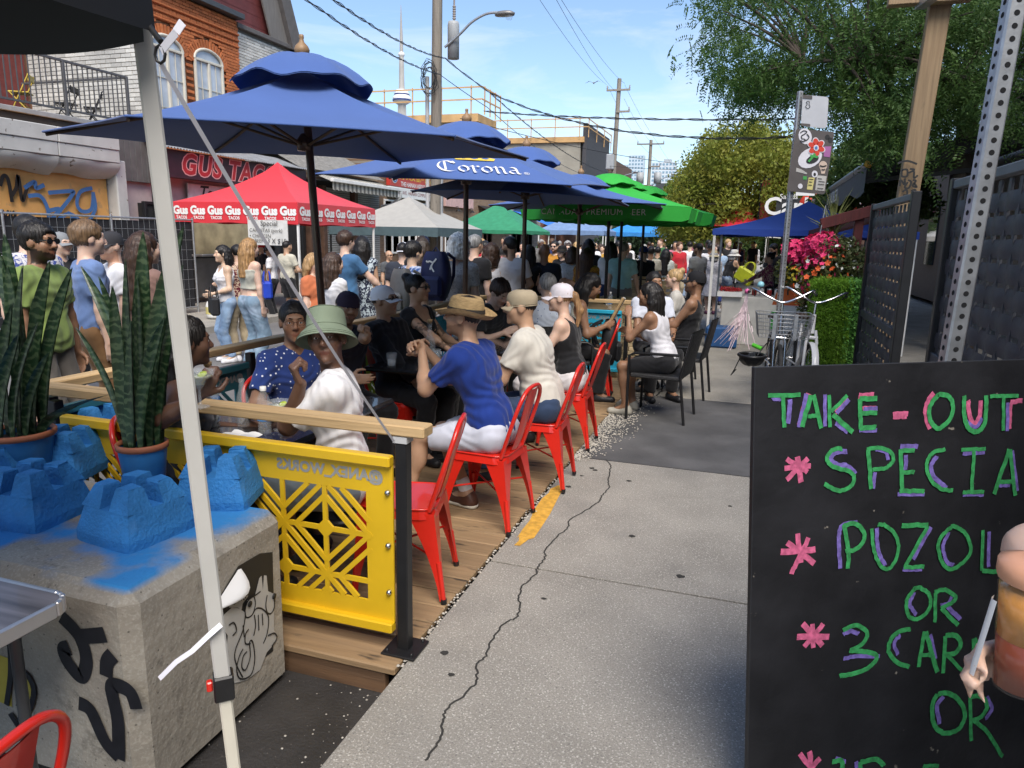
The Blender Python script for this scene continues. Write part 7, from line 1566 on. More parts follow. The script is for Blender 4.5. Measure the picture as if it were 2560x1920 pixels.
# --- bicycles
M_CHROME = mat('chrome', (.62, .62, .63), .18, metal=1, var=.08); M_TYRE = mat('tyre', (.02, .02, .02), .8, var=.3, vs=20, bump=.4); M_WHF = mat('white_frame', (.62, .62, .62), .35, var=.05, coat=.3)
def ring(mb, c, r, t, n=28, ax='X', k=8):
 mb.tube([(c[0], c[1]+r*math.cos(a), c[2]+r*math.sin(a)) for a in np.linspace(0, 2*PI, n+1)[:-1]], t, k, closed=True)
def bicycle(loc, rz, label, mf, basket=True, fender=False, roll=0.0):
 """Front wheel axle at origin, rider direction -Y."""
 t = thing('bicycle', label, 'bicycle', loc, rz); t.rotation_euler = (0, roll, rz); R = .33
 for y_, nm in ((0, 'front'), (1.06, 'rear')):
  w_ = MB(); ring(w_, (0, y_, R), R-.03, .026); o = w_.obj('wheel', M_TYRE, t); w_ = MB(); ring(w_, (0, y_, R), R-.062, .010, k=6); w_.obj('rim', M_CHROME, o)
  w_ = MB()
  for k in range(18): a = 2*PI*k/18; w_.tube([(.02*(1 if k % 2 else -1), y_, R), (0, y_+(R-.065)*math.cos(a), R+(R-.065)*math.sin(a))], .0016, 4)
  w_.tube([(-.05, y_, R), (.05, y_, R)], .016, 8); w_.obj('spokes', M_CHROME, o)
  if fender:
   f = MB(); a0, a1 = (.15, 2.2) if y_ else (.7, 3.0)
   f.grid(lambda u, v: (.034*(2*v-1), y_+(R+.012-.012*(2*v-1)**2)*math.cos(a0+(a1-a0)*u), R+(R+.012-.012*(2*v-1)**2)*math.sin(a0+(a1-a0)*u)), 16, 4); f.obj('fender', mf, t)
 f = MB()
 for sx in (-1, 1): f.tube([(sx*.055, 0, R), (sx*.055, .06, R+.33), (sx*.03, .09, R+.46)], .017, 8)
 f.tube([(-.06, .075, R+.38), (.06, .075, R+.38)], .02, 8); f.obj('fork', M_CHROME if not fender else mf, t)
 f = MB(); f.tube([(0, .10, R+.42), (0, .145, R+.62)], .024, 8); f.tube([(0, .12, R+.50), (0, .35, R+.20), (0, .60, R-.02)], .020, 8); f.tube([(0, .14, R+.60), (0, .45, R+.36), (0, .62, R+.30)], .017, 8); f.tube([(0, .60, R-.02), (0, .72, R+.48)], .018, 8)
 for sx in (-1, 1): f.tube([(sx*.02, .62, R), (sx*.06, 1.06, R)], .010, 6); f.tube([(sx*.02, .69, R+.36), (sx*.06, 1.06, R)], .010, 6)
 f.obj('frame', mf, t)
 s_ = MB(); s_.lathe([(0, .06), (.07, .05), (.10, .02), (.09, 0), (0, -.01)], 14, Matrix.Translation((0, .76, R+.52)), sx=.9, sy=1.3); s_.obj('saddle', mat('saddle', (.04, .025, .018), .5), t)
 h_ = MB(); h_.tube([(0, .14, R+.60), (0, .15, R+.74)], .013, 8); h_.tube(curve2([(-.34, .33, R+.84), (-.30, .20, R+.88), (-.14, .13, R+.80), (0, .13, R+.75), (.14, .13, R+.80), (.30, .20, R+.88), (.34, .33, R+.84)], 5), .012, 8); h_.obj('handlebar', M_CHROME, t)
 for sx in (-1, 1):
  h_ = MB(); h_.tube([(sx*.335, .31, R+.845), (sx*.36, .43, R+.82)], .018, 8); h_.obj('grip', M_BLACKM, t); h_ = MB(); h_.tube([(sx*.30, .18, R+.87), (sx*.28, .26, R+.80)], .008, 6); h_.obj('brake_lever', M_BLACKM, t)
 if basket:
  b = MB(); wx, wy0, wy1, z0, z1 = .27, -.30, .06, R+.42, R+.66
  for z in np.linspace(z0, z1, 7):
   k = .88+.12*(z-z0)/(z1-z0); x, ya, yb_ = wx*k, wy0*k, wy1; r = .005 if z > z1-.01 else .0026; b.tube([(-x, ya, z), (x, ya, z), (x, yb_, z), (-x, yb_, z)], r, 5, closed=True)
  for u in np.linspace(-1, 1, 15): b.tube([(u*wx*.88, wy0*.88, z0), (u*wx, wy0, z1)], .0024, 4); b.tube([(u*wx*.88, wy1, z0), (u*wx, wy1, z1)], .0024, 4); b.tube([(u*wx*.88, wy0*.88, z0), (u*wx*.88, wy1, z0)], .0024, 4)
  for v in np.linspace(0, 1, 8):
   for sx in (-1, 1): y_ = wy0*.88+(wy1-wy0*.88)*v; b.tube([(sx*wx*.88, y_, z0), (sx*wx, wy0+(wy1-wy0)*v, z1)], .0024, 4)
  b.obj('basket', M_GALV, t); b = MB()
  for sx in (-1, 1): b.box((sx*.10, wy0-.004, (z0+z1)/2), (.035, .006, z1-z0+.02))
  b.obj('basket_strap', M_GALV, t)
 return t
bicycle((.37, 7.92, 0), .05, 'chrome cruiser bicycle with a wide wire basket chained to the slim pole', M_CHROME)
bicycle((.66, 8.12, 0), .12, 'white bicycle with white fenders parked behind the wire basket', M_WHF, basket=False, fender=True, roll=.06)
stm = thing('streamers', 'bunch of pale pink ribbon streamers hanging from the handlebar', 'streamers'); a = AY(1868, 728, 8.25); mb = MB()
for k in range(46):
 q = [a]; x_, z_ = random.gauss(0, .012), 0; L_ = random.uniform(.38, .68); dx = random.gauss(-.05, .07)
 for i in range(1, 8): v = i/7; q.append(a+Vector((dx*v*v*1.4+random.gauss(0, .006), random.gauss(0, .02)*v, -L_*v)))
 for i in range(7): p, r = q[i], q[i+1]; w_ = Vector((.0035, .001, 0)); mb.add([p-w_, p+w_, r+w_, r-w_], [(0, 1, 2, 3)])
mb.obj('ribbons', mat('pink_ribbon', (.72, .56, .58), .6, var=.15, vs=30), stm)['kind'] = 'stuff'; mb = MB(); mb.lathe([(0, .03), (.025, .015), (.025, -.015), (0, -.03)], 10, Matrix.Translation(a)); mb.obj('knot', mat('pink_knot', (.65, .12, .3), .6), stm)
hl = thing('helmet', 'black bicycle helmet hanging upside down beside the front wheel', 'helmet'); c = AY(1880, 888, 7.55); mb = MB()
mb.grid(lambda u, v: (c.x+.13*math.sin(v*1.6)*math.cos(2*PI*u), c.y+.16*math.sin(v*1.6)*math.sin(2*PI*u), c.z-.11*math.cos(v*1.6)+.01*math.sin(u*2*PI*7)*math.sin(v*3.1)), 28, 8); mb.tube([(c.x+.13*math.cos(a_), c.y+.16*math.sin(a_), c.z) for a_ in np.linspace(0, 2*PI, 25)[:-1]], .016, 8, closed=True); mb.obj('shell', mat('helmet_black', (.012, .012, .013), .4), hl)
mb = MB()
for k in range(5): a_ = R_(40*k-80); mb.tube([(c.x+.11*math.sin(a_)*.2, c.y-.13, c.z-.0), (c.x+.06*math.sin(a_), c.y, c.z-.07), (c.x+.11*math.sin(a_)*.2, c.y+.13, c.z)], .010, 6)
mb.tube([c+Vector((-.1, 0, 0)), c+Vector((-.16, -.02, -.16)), c+Vector((-.19, -.02, -.22)), c+Vector((-.14, -.02, -.15))], .006, 6); mb.tube([c+Vector((.05, 0, 0)), c+Vector((.12, .1, .1)), c+Vector((.2, .3, .16))], .006, 6); mb.obj('strap', M_BLACKM, hl)
lk = thing('bicycle_lock', 'bright green coated bicycle lock above the helmet', 'lock'); p0, p1 = AY(1882, 862, 7.75), AY(1904, 872, 7.7); mb = MB(); mb.tube([p0, p1], .022, 10); mb.obj('shackle', mat('lime_rubber', (.10, .55, .03), .5), lk)
bell = thing('bicycle_bell', 'pale turquoise bicycle bell on the handlebar', 'bell', AY(1902, 712, 8.1)); mb = MB(); mb.lathe([(.0, .038), (.025, .03), (.036, .005), (.034, -.02), (0, -.025)], 14); mb.obj('dome', mat('turquoise_enamel', (.22, .48, .55), .3), bell)
# --- foliage
def leaf_mat(name, c1, c2, tr=.35):
 m = mat(name, c1, .55, var=1, vs=1.6, col2=c2, spec=.3); n, l, b = nodes_of(m); o = n['Material Output']; t = n.new('ShaderNodeBsdfTranslucent'); l(b.inputs['Base Color'].links[0].from_socket, t.inputs[0]); x = n.new('ShaderNodeMixShader'); x.inputs[0].default_value = tr; l(b.outputs[0], x.inputs[1]); l(t.outputs[0], x.inputs[2]); l(x.outputs[0], o.inputs[0]); return m
def leaf_quads(P, D, L_, W, jit=.4):
 """P centres (n,3), D directions (n,3) -> pointed quads"""
 n = len(P); D = D/np.maximum(np.linalg.norm(D, axis=1, keepdims=True), 1e-6); r = RNG.normal(size=(n, 3)); s = np.cross(D, r); s /= np.maximum(np.linalg.norm(s, axis=1, keepdims=True), 1e-6)
 l = L_*RNG.uniform(1-jit, 1+jit, (n, 1)); w_ = W*RNG.uniform(1-jit, 1+jit, (n, 1)); V = np.stack([P-D*l*.5, P+s*w_*.5, P+D*l*.5, P-s*w_*.5], 1).reshape(-1, 3); return V, np.arange(4*n).reshape(n, 4)
def in_poly(x, y, poly):
 c = False; j = len(poly)-1
 for i in range(len(poly)):
  if (poly[i][1] > y) != (poly[j][1] > y) and x < (poly[j][0]-poly[i][0])*(y-poly[i][1])/(poly[j][1]-poly[i][1])+poly[i][0]: c = not c
  j = i
 return c
def sample_clumps(poly, n, y0, y1, thr=-.25, f=.012, seed=0.):
 xs = [p[0] for p in poly]; ys = [p[1] for p in poly]; out = []; g = 0
 while len(out) < n and g < n*60:
  g += 1; x, y = random.uniform(min(xs), max(xs)), random.uniform(min(ys), max(ys))
  if in_poly(x, y, poly) and mnoise.noise(Vector((x*f, y*f, seed))) > thr: out.append(np.array(AY(x, y, random.uniform(y0, y1))))
 return np.array(out)
def branch_tube(mb, a, b, r0, r1, sag=.15, n=7):
 a, b = Vector(a), Vector(b); L_ = (b-a).length; q = [a.lerp(b, u)+Vector((math.sin(u*5+a.x)*.04*L_*u, math.cos(u*4+b.x)*.04*L_*u, math.sin(u*PI)*sag*L_)) for u in np.linspace(0, 1, n)]
 mb.tube(q, [r0+(r1-r0)*u for u in np.linspace(0, 1, n)], 7); return q
M_BARK = mat('bark', (.060, .048, .038), .95, var=.35, vs=9, bump=.8, bs=18, stretch=(1, 1, .25))
def tree(base, fork, clumps, label, kind, lm, r=.16, per=30, L_=.05, W=.022, spread=.33, name='street_tree', droop=.5, fork2=None, limbs=26):
 t = thing(name, label, 'tree', (0, 0, 0), 0, 'trees along the street'); mb = MB(); q = branch_tube(mb, base, fork, r, r*.72, .0); mb.tube([Vector(base)+Vector((0, 0, .25)), Vector(base)-Vector((0, 0, .1))], [r*1.05, r*1.5], 9)
 mb.obj('trunk', M_BARK, t); mb = MB(); fork = Vector(fork); cl = clumps[RNG.permutation(len(clumps))]
 mains = []
 for i in range(min(7, len(cl))):
  e = Vector(cl[i]); qq = branch_tube(mb, fork, e, r*.55, r*.10, .06, 9); mains += qq[2:]
 for c in cl[7:7+limbs*4]:
  cv = Vector(c); m_ = min(mains, key=lambda p: (p-cv).length); branch_tube(mb, m_, cv, r*.16, r*.03, .05, 6)
 mb.obj('branches', M_BARK, t)
 P = []; D = []
 for c in clumps:
  if kind == 'pinnate':
   for k in range(per):
    o = c+RNG.normal(size=3)*spread*np.array([1, 1, .55]); d = RNG.normal(size=3); d[2] -= droop+.3; d /= np.linalg.norm(d); u = np.linspace(0, .26, 9)[:, None]; s = np.cross(d, RNG.normal(size=3)); s /= np.linalg.norm(s)
    ax = o+d*u+np.array([0, 0, -1])*(u**2)*1.2
    for sg in (-1, 1): P.append(ax+s*sg*L_*.45); D.append(np.repeat((s*sg+d*.45)[None], 9, 0))
  else:
   o = RNG.normal(size=(per, 3)); o /= np.linalg.norm(o, axis=1, keepdims=True); o = c+o*spread*RNG.uniform(.35, 1.15, (per, 1)); P.append(o); d = RNG.normal(size=(per, 3)); d[:, 2] -= droop; D.append(d)
 V, Q = leaf_quads(np.concatenate(P), np.concatenate(D), L_, W); o = ob('crown', np_mesh('crown', V, Q, lm, smooth=False), t); return t
LM_LOC = leaf_mat('locust_leaf', (.050, .105, .030), (.085, .15, .035)); LM_YEL = leaf_mat('yellow_green_leaf', (.16, .21, .030), (.26, .25, .04)); LM_GRN = leaf_mat('mid_green_leaf', (.05, .10, .03), (.09, .14, .035)); LM_DRK = leaf_mat('dark_leaf', (.025, .05, .022), (.045, .07, .03))
poly1 = [(1745, -80), (1790, 40), (1755, 110), (1800, 150), (1775, 190), (1800, 235), (1850, 215), (1875, 240), (1840, 290), (1900, 320), (2000, 300), (2100, 300), (2180, 340), (2300, 410), (2400, 330), (2480, 310), (2620, 300), (2660, -80)]
cl = sample_clumps(poly1, 250, 10.6, 14.5, .02, .013, 3.)
tree((3.3, 13.0, 0), (2.75, 12.8, 4.1), cl, 'big honey locust with fine hanging leaves over the trellis screens', 'pinnate', LM_LOC, r=.19, per=30, L_=.056, W=.023, spread=.26, limbs=30)
poly2 = [(1640, 600), (1668, 560), (1690, 480), (1730, 420), (1760, 380), (1800, 345), (1860, 328), (1930, 320), (1995, 335), (2060, 420), (2010, 500), (1960, 545), (1900, 560), (1850, 600), (1790, 575), (1730, 585)]
cl2 = sample_clumps(poly2, 230, 26, 33, -.20, .016, 1.)
tree((1.6, 29, 0), (1.0, 29, 3.0), cl2, 'yellow green street tree catching the sun past the stalls', 'broad', LM_YEL, r=.17, per=290, L_=.13, W=.075, spread=.62)
poly3 = [(2060, 560), (2050, 470), (2090, 390), (2150, 350), (2230, 350), (2300, 400), (2320, 520)]
tree((3.4, 19.5, 0), (3.3, 19.5, 2.6), sample_clumps(poly3, 70, 18, 21, -.3, .02, 5.), 'mid green tree behind the black awning', 'broad', LM_GRN, r=.12, per=170, L_=.12, W=.07, spread=.40)
poly4 = [(1500, 610), (1520, 565), (1600, 555), (1680, 560), (1760, 600), (1700, 640), (1560, 640)]
tree((-5.5, 50, 0), (-5.4, 50, 2.2), sample_clumps(poly4, 90, 44, 54, -.4, .02, 2.), 'dark green tree low behind the green umbrellas', 'broad', LM_DRK, r=.15, per=150, L_=.24, W=.15, spread=.75)
poly5 = [(1645, 540), (1655, 490), (1690, 470), (1722, 490), (1730, 540)]
tree((-7, 66, 0), (-7, 66, 4), sample_clumps(poly5, 40, 62, 69, -.6, .02, 2.), 'round bright green tree crown beside the far utility pole', 'broad', leaf_mat('bright_leaf', (.10, .19, .03), (.14, .24, .04)), r=.16, per=160, L_=.3, W=.2, spread=.95)
poly6 = [(1740, 640), (1760, 560), (1850, 560), (1960, 540), (2050, 560), (2080, 640)]
tree((.8, 42, 0), (.8, 42, 2.6), sample_clumps(poly6, 80, 38, 46, -.4, .02, 7.), 'shaded tree under the yellow green crown', 'broad', LM_GRN, r=.15, per=150, L_=.2, W=.13, spread=.75)
hd = thing('hedge_wall', 'bright green artificial hedge panel beside the trellis screen', 'hedge', (0, 0, 0)); HX0, HX1, HY, HZ = .74, 1.55, 9.05, 1.27
mb = MB(); mb.box(((HX0+HX1)/2, HY+.22, HZ/2), (HX1-HX0-.06, .34, HZ-.04)); mb.obj('core', mat('hedge_core', (.02, .04, .012), .9), hd)
def hedge_pts(n, x0, x1):
 s_ = RNG.random(n); P = np.stack([RNG.uniform(x0, x1, n), HY+RNG.normal(0, .02, n)+.03*np.sin(RNG.random(n)*6), RNG.uniform(.02, HZ, n)], 1); k = int(n*.22); P[:k, 0] = HX0+RNG.normal(0, .02, k); P[:k, 1] = RNG.uniform(HY, HY+.4, k); k2 = int(n*.1); P[k:k+k2, 2] = HZ+RNG.normal(0, .02, k2); P[k:k+k2, 1] = RNG.uniform(HY, HY+.4, k2); return P
P = hedge_pts(15000, HX0, HX0+.42); D = RNG.normal(size=P.shape)*.6+np.array([-.2, -.6, .8]); V, Q = leaf_quads(P, D, .05, .008); ob('fern_leaves', np_mesh('fern_leaves', V, Q, leaf_mat('fern_leaf', (.12, .27, .02), (.20, .36, .04), .25), False), hd)['kind'] = 'stuff'
P = hedge_pts(9000, HX0+.36, HX1); P[:, 0] = np.where(P[:, 0] < HX0+.3, RNG.uniform(HX0+.36, HX1, len(P)), P[:, 0]); D = RNG.normal(size=P.shape)*.8+np.array([0, -.5, .2]); V, Q = leaf_quads(P, D, .032, .022); ob('box_leaves', np_mesh('box_leaves', V, Q, leaf_mat('box_leaf', (.05, .17, .03), (.12, .28, .06), .2), False), hd)['kind'] = 'stuff'
def flower_mass(c, r, n, m, name, label, par=None, size=.035, group=None):
 t = par or thing('flower_basket', label, 'flowers', (0, 0, 0)); P = RNG.normal(size=(n, 3)); P /= np.linalg.norm(P, axis=1, keepdims=True); N_ = P.copy(); P = np.array(c)+P*np.array(r)*RNG.uniform(.7, 1.08, (n, 1)); V = []; Q = []
 for p, nn in zip(P, N_):
  nn = nn+RNG.normal(size=3)*.5; nn /= np.linalg.norm(nn); a = np.cross(nn, [.3, .2, 1]); a /= np.linalg.norm(a); b = np.cross(nn, a); s = size*RNG.uniform(.6, 1.2)
  for k in range(5):
   an = 2*PI*k/5; d = a*math.cos(an)+b*math.sin(an); e = a*math.cos(an+.62)+b*math.sin(an+.62); f = a*math.cos(an-.62)+b*math.sin(an-.62); o = len(V); V += [p, p+f*s*.7+nn*s*.25, p+d*s+nn*s*.15, p+e*s*.7+nn*s*.25]; Q.append((o, o+1, o+2, o+3))
 o = ob(name, np_mesh(name, V, Q, m, False), t); o['kind'] = 'stuff'; return t
def leaf_mass(c, r, n, m, par, L_=.06, W=.03): P = RNG.normal(size=(n, 3)); P /= np.linalg.norm(P, axis=1, keepdims=True); P = np.array(c)+P*np.array(r)*RNG.uniform(.2, 1.05, (n, 1))**.7; V, Q = leaf_quads(P, RNG.normal(size=P.shape), L_, W); o = ob('foliage', np_mesh('foliage', V, Q, m, False), par); o['kind'] = 'stuff'
M_PNKF = mat('pink_petals', (.62, .03, .13), .6, var=.25, vs=20); M_ORGF = mat('orange_petals', (.60, .10, .02), .6, var=.2); M_YLF = mat('yellow_petals', (.62, .50, .04), .6, var=.2); M_WHF2 = mat('white_petals', (.66, .66, .60), .6, var=.1)
LM_FOL = leaf_mat('basket_leaf', (.06, .085, .03), (.10, .11, .04), .2)
fb = thing('flower_basket', 'hanging basket with a big round mass of hot pink flowers', 'flowers'); fc = AY(2052, 628, 9.7); flower_mass(fc, (.21, .2, .22), 520, M_PNKF, 'pink_flowers', '', fb, .045); leaf_mass(fc+Vector((0, .05, -.12)), (.2, .18, .2), 700, LM_FOL, fb)
mb = MB()
for a_ in (0, 2.1, 4.2): mb.tube([fc+Vector((.12*math.cos(a_), .12*math.sin(a_), -.05)), fc+Vector((0, 0, .55))], .004, 5)
mb.obj('hanger', M_GALV, fb)
fb2 = thing('flower_basket', 'smaller pink flower cluster with yellow blooms beneath', 'flowers'); fc2 = AY(1990, 632, 9.9); flower_mass(fc2, (.17, .15, .15), 300, M_PNKF, 'pink_flowers', '', fb2, .04); leaf_mass(fc2-Vector((0, 0, .25)), (.25, .2, .22), 900, LM_FOL, fb2); flower_mass(fc2-Vector((-.05, .05, .27)), (.22, .18, .12), 130, M_YLF, 'yellow_flowers', '', fb2, .025)
fb3 = thing('trailing_plant', 'trailing basket plant with small orange, pink and white flowers over the hedge', 'plant'); fc3 = AY(2090, 670, 9.6); leaf_mass(fc3, (.36, .2, .42), 3600, LM_FOL, fb3, .055, .028); leaf_mass(fc3+Vector((-.22, -.05, -.35)), (.22, .15, .3), 1300, LM_FOL, fb3, .05, .025)
for m_, n_, nm in ((M_ORGF, 60, 'orange_flowers'), (M_PNKF, 85, 'pink_flowers'), (M_WHF2, 55, 'white_flowers')): flower_mass(fc3+Vector((-.12, -.06, -.15)), (.36, .2, .42), n_, m_, nm, '', fb3, .035)
gr = thing('spiky_grass', 'tall spiky grass blades rising from the flower basket', 'plant'); gp = AY(2080, 610, 9.8); mb = MB()
for k in range(40): d = Vector((random.gauss(0, .12), random.gauss(0, .1), random.uniform(.3, .75))); mb.tube([gp, gp+d*.6, gp+d+Vector((d.x*.5, 0, -.05))], [.006, .005, .001], 4)
mb.obj('blades', mat('dry_blade', (.20, .22, .06), .6, var=.3), gr)['kind'] = 'stuff'
pg = thing('pergola', 'dark red timber frame posts and beams above the hedge', 'pergola'); M_RWOOD = wood_mat('red_stained_timber', (.11, .018, .016), (.075, .014, .013), 2)
for (px, py0, py1, Y) in ((2142, 720, 535, 9.75), (2052, 600, 560, 12.6), (2080, 600, 555, 11.6)):
 a, b = AY(px, 600, Y), AY(px+6, py1, Y); mb = MB(); mb.box((a.x, Y, b.z/2), (.10, .10, b.z), b=.006); mb.obj('post', M_RWOOD, pg)
for (p, q) in ((AY(2052, 560, 9.7), AY(2200, 522, 9.7)), (AY(2018, 590, 12.5), AY(2190, 540, 9.9))): mb = MB(); mb.beam(p, q, .09, .13, b=.006); mb.obj('beam', M_RWOOD, pg)
aw = thing('awning', 'black retractable awning with a lettered grey valance beyond the trellis', 'awning'); ax, z0 = 1.62, 2.93
mb = MB(); mb.tube([(ax, 12.7, z0), (ax, 23.2, z0)], .06, 10); mb.obj('front_bar', mat('grey_bar', (.22, .25, .28), .4, metal=.4), aw); mb = MB(); mb.lathe([(.065, 0), (.065, .03), (0, .03)], 12, Matrix.Translation((ax, 12.7, z0)) @ Matrix.Rotation(PI/2, 4, 'X')); mb.obj('end_cap', mat('orange_cap', (.55, .28, .04), .5), aw)
mb = MB(); mb.grid(lambda u, v: (ax-.01, 12.75+u*10.4, z0-v*(.42+.06*math.sin(u*25))), 30, 3); mb.obj('valance', mat('grey_valance', (.075, .08, .085), .75), aw)
east_text(aw, 'ABY WORGESI', .34, ax-.03, 17.6, z0-.25, M_WHITE, shear=.2)
mb = MB(); mb.grid(lambda u, v: (ax+v*3.5, 12.72+u*10.4, z0+.03+v*.75), 8, 4); mb.grid(lambda u, v: (ax+v*3.5, 12.72+(1-u)*10.4, z0+.01+v*.75), 8, 4); mb.obj('canopy', M_BLKF, aw); mb = MB(); mb.beam((ax, 12.72, z0-.03), (ax+3.5, 12.72, z0+.72), .06, .24); mb.obj('side_profile', M_BLACKM, aw); mb = MB(); mb.beam((ax, 12.8, z0-.25), (ax+3.4, 12.8, z0+.12), .05, .07); mb.obj('arm', M_BLACKM, aw)
bn = thing('shop_banner', 'dark shop banner lettered Carlos with red spots', 'sign'); q0, q1 = AY(1942, 495, 24.5), AY(2250, 570, 24.5); mb = MB(); mb.box(((q0.x+q1.x)/2, 24.5, (q0.z+q1.z)/2), (q1.x-q0.x, .08, q0.z-q1.z)); mb.obj('panel', mat('banner_black', (.03, .03, .032), .5), bn)
def bt(px, py, tx, sz, m, Y=24.42, **k): p = AY(px, py, Y); mb = MB(); text(mb, tx, sz, frame(p, (1, 0, 0), (0, 0, 1)), **k); mb.obj('lettering', m, bn)
def spot(px, py, r): p = AY(px, py, 24.445); mb = MB(); mb.lathe([(0, .01), (r, .01), (r, 0)], 18, frame(p, (1, 0, 0), (0, 0, 1))); mb.obj('red_spot', M_STR, bn)
spot(2030, 512, .38); spot(2180, 505, .36); spot(2140, 508, .34); spot(2105, 508, .34); bt(1995, 518, 'Carlos', .75, M_WHITE, bold=.015); bt(2150, 503, 'ashica', .55, M_WHITE, bold=.01); bt(1972, 492, 'Salads', .22, M_WHITE); bt(2145, 528, 'SALADS ON THE GO', .16, M_WHITE);
b2 = thing('shop_sign', 'dark projecting shop sign with an orange panel beside the yellow green tree', 'sign'); q0, q1 = AY(1912, 470, 27), AY(1938, 530, 26.6); mb = MB(); mb.box(((q0.x+q1.x)/2, 26.8, (q0.z+q1.z)/2), (.6, .2, 1.3)); mb.obj('panel', mat('orange_sign', (.32, .06, .03), .5), b2); mb = MB(); mb.box(((q0.x+q1.x)/2, 26.9, (q0.z+q1.z)/2), (.72, .16, 1.45)); mb.obj('surround', M_BLACKM, b2)
b3 = thing('price_sign', 'white and dark board with yellow digits behind the red post', 'sign'); p = AY(2178, 555, 15.5); mb = MB(); mb.box((p.x+.1, 15.5, p.z-.1), (.9, .05, .5)); mb.obj('panel', mat('board_dark', (.03, .03, .035), .5), b3); mb = MB(); text(mb, '16', .22, frame((p.x-.1, 15.46, p.z), (1, 0, 0), (0, 0, 1)), bold=.008); mb.obj('lettering', M_STY, b3); mb = MB(); text(mb, 'mc', .22, frame((p.x-.1, 15.46, p.z-.2), (1, 0, 0), (0, 0, 1)), bold=.005); mb.obj('lettering', M_WHITE, b3)
sl = thing('market_stall', 'white draped stall table with jars and punnets under the royal blue canopy', 'stall', (.55, 12.9, 0)); mb = MB(); mb.box((0, 0, .40), (1.9, .8, .80), b=.01); mb.obj('table', mat('table_cloth', (.55, .53, .48), .8), sl);
mb = MB(); mb.box((.3, -.43, .45), (.9, .03, .30)); mb.obj('banner', M_STG, sl); mb = MB(); text(mb, 'STEM WHIST', .15, frame((.3, -.452, .50), (1, 0, 0), (0, 0, 1)), bold=.006); text(mb, 'CANDLES & SPILLS', .06, frame((.3, -.452, .37), (1, 0, 0), (0, 0, 1))); mb.obj('lettering', M_WHITE, sl)
for k in range(14):
 x_, y_ = -.8+k*.12, random.uniform(-.2, .2); tt = thing('jar', 'glass jar of preserves on the market stall', 'jar', (.55+x_, 12.9+y_, .80), 0, 'jars on the stall'); mb = MB(); mb.lathe([(0, 0), (.04, 0), (.04, .1), (.035, .11)], 10); mb.obj('glass', mat('jam', (.35, .03, .03), .3) if k % 2 else M_WHITEP, tt); mb = MB(); mb.lathe([(.038, .11), (.038, .13), (0, .13)], 10); mb.obj('lid', M_GALV, tt)
cb_ = thing('crate', 'blue plastic tub standing on the pavement by the stall', 'crate', (-.35, 12.1, 0)); mb = MB(); mb.box((0, 0, .17), (.5, .38, .34), b=.03); mb.obj('tub', mat('blue_tub', (.02, .08, .22), .5), cb_)
fr = thing('crate', 'open crate of red berries on the stall edge', 'crate', (-.28, 12.6, .80)); mb = MB(); mb.box((0, 0, .04), (.4, .35, .08)); mb.obj('box', M_WHITEP, fr); P = [(random.uniform(-.17, .17), random.uniform(-.15, .15), .09+random.uniform(0, .05)) for _ in range(120)]; mb = MB()
for q in P: mb.lathe([(0, -.018), (.018, 0), (0, .018)], 6, Matrix.Translation(q))
mb.obj('berries', mat('berry_red', (.35, .01, .015), .35), fr)['kind'] = 'stuff'
og = thing('orange_sign', 'bright orange slanted notice board behind the bicycle pole', 'sign'); q = [AY(x, y, 10.2) for x, y in ((1930, 762), (2008, 765), (2052, 672), (1962, 676))]; mb = MB(); mb.add([tuple(p) for p in q]+[tuple(p+Vector((0, .02, 0))) for p in q], [(0, 1, 2, 3), (7, 6, 5, 4), (0, 4, 5, 1), (1, 5, 6, 2), (2, 6, 7, 3), (3, 7, 4, 0)]); mb.obj('panel', mat('fluorescent_orange', (.75, .16, .035), .6), og); mb = MB(); text(mb, 'LEMONADE', .085, frame(AY(2000, 695, 10.18), (1, 0, 0), (.28, 0, 1))); mb.obj('lettering', mat('faint_orange', (.85, .32, .16), .6), og)
mb = MB(); c0 = AY(1975, 765, 10.25); mb.box((c0.x+.1, 10.3, c0.z/2), (.5, .3, c0.z)); mb.obj('stand', M_WHITEP, og)
# --- utility poles, lamp, wires
M_WIRE = mat('wire_black', (.02, .02, .02), .6, var=.1)
def upole(px, py, Y, ztop, r, label, lean=0.0, arms=()):
 p = AY(px, py, Y); t = thing('utility_pole', label, 'pole', (p.x, Y, RZ), 0, 'timber utility poles'); mb = MB(); mb.tube([(0, 0, 0), (lean*ztop*.5, 0, ztop*.5), (lean*ztop, 0, ztop)], [r, r*.9, r*.78], 12); mb.obj('shaft', M_POLEW, t)
 for (z, w_, sd) in arms:
  mb = MB(); mb.beam((lean*z-w_*(1 if sd == 0 else .05), -.15, z), (lean*z+w_*(1 if sd >= 0 else .05), -.15, z), .09, .11); mb.obj('crossarm', M_POLEW, t)
  for u in (-1, 1):
   if sd == 0 or u == sd: mb = MB(); mb.lathe([(0, .22), (.05, .2), (.03, .12), (.055, .08), (.03, 0)], 8, Matrix.Translation((lean*z+u*w_*.95, -.15, z+.05))); mb.obj('insulator', mat('insulator', (.25, .22, .2), .3), t)
 return t, p
t1, p1 = upole(1086, 560, 19.6, 11.5, .165, 'weathered utility pole with grey transformer and street lamp', lean=.012)
mb = MB(); c1 = AY(1130, 95, 19.4); R1 = .16
cz = [AY(1130, y, 19.4).z-RZ for y in (145, 60, 52)]; dx = c1.x-p1.x
mb.lathe([(0, cz[0]), (R1, cz[0]), (R1, cz[1]), (R1*.9, cz[2]), (0, cz[2]+.02)], 16, Matrix.Translation((dx, -.1, 0))); mb.obj('transformer', mat('transformer_grey', (.33, .34, .34), .5, var=.1), t1); mb = MB()
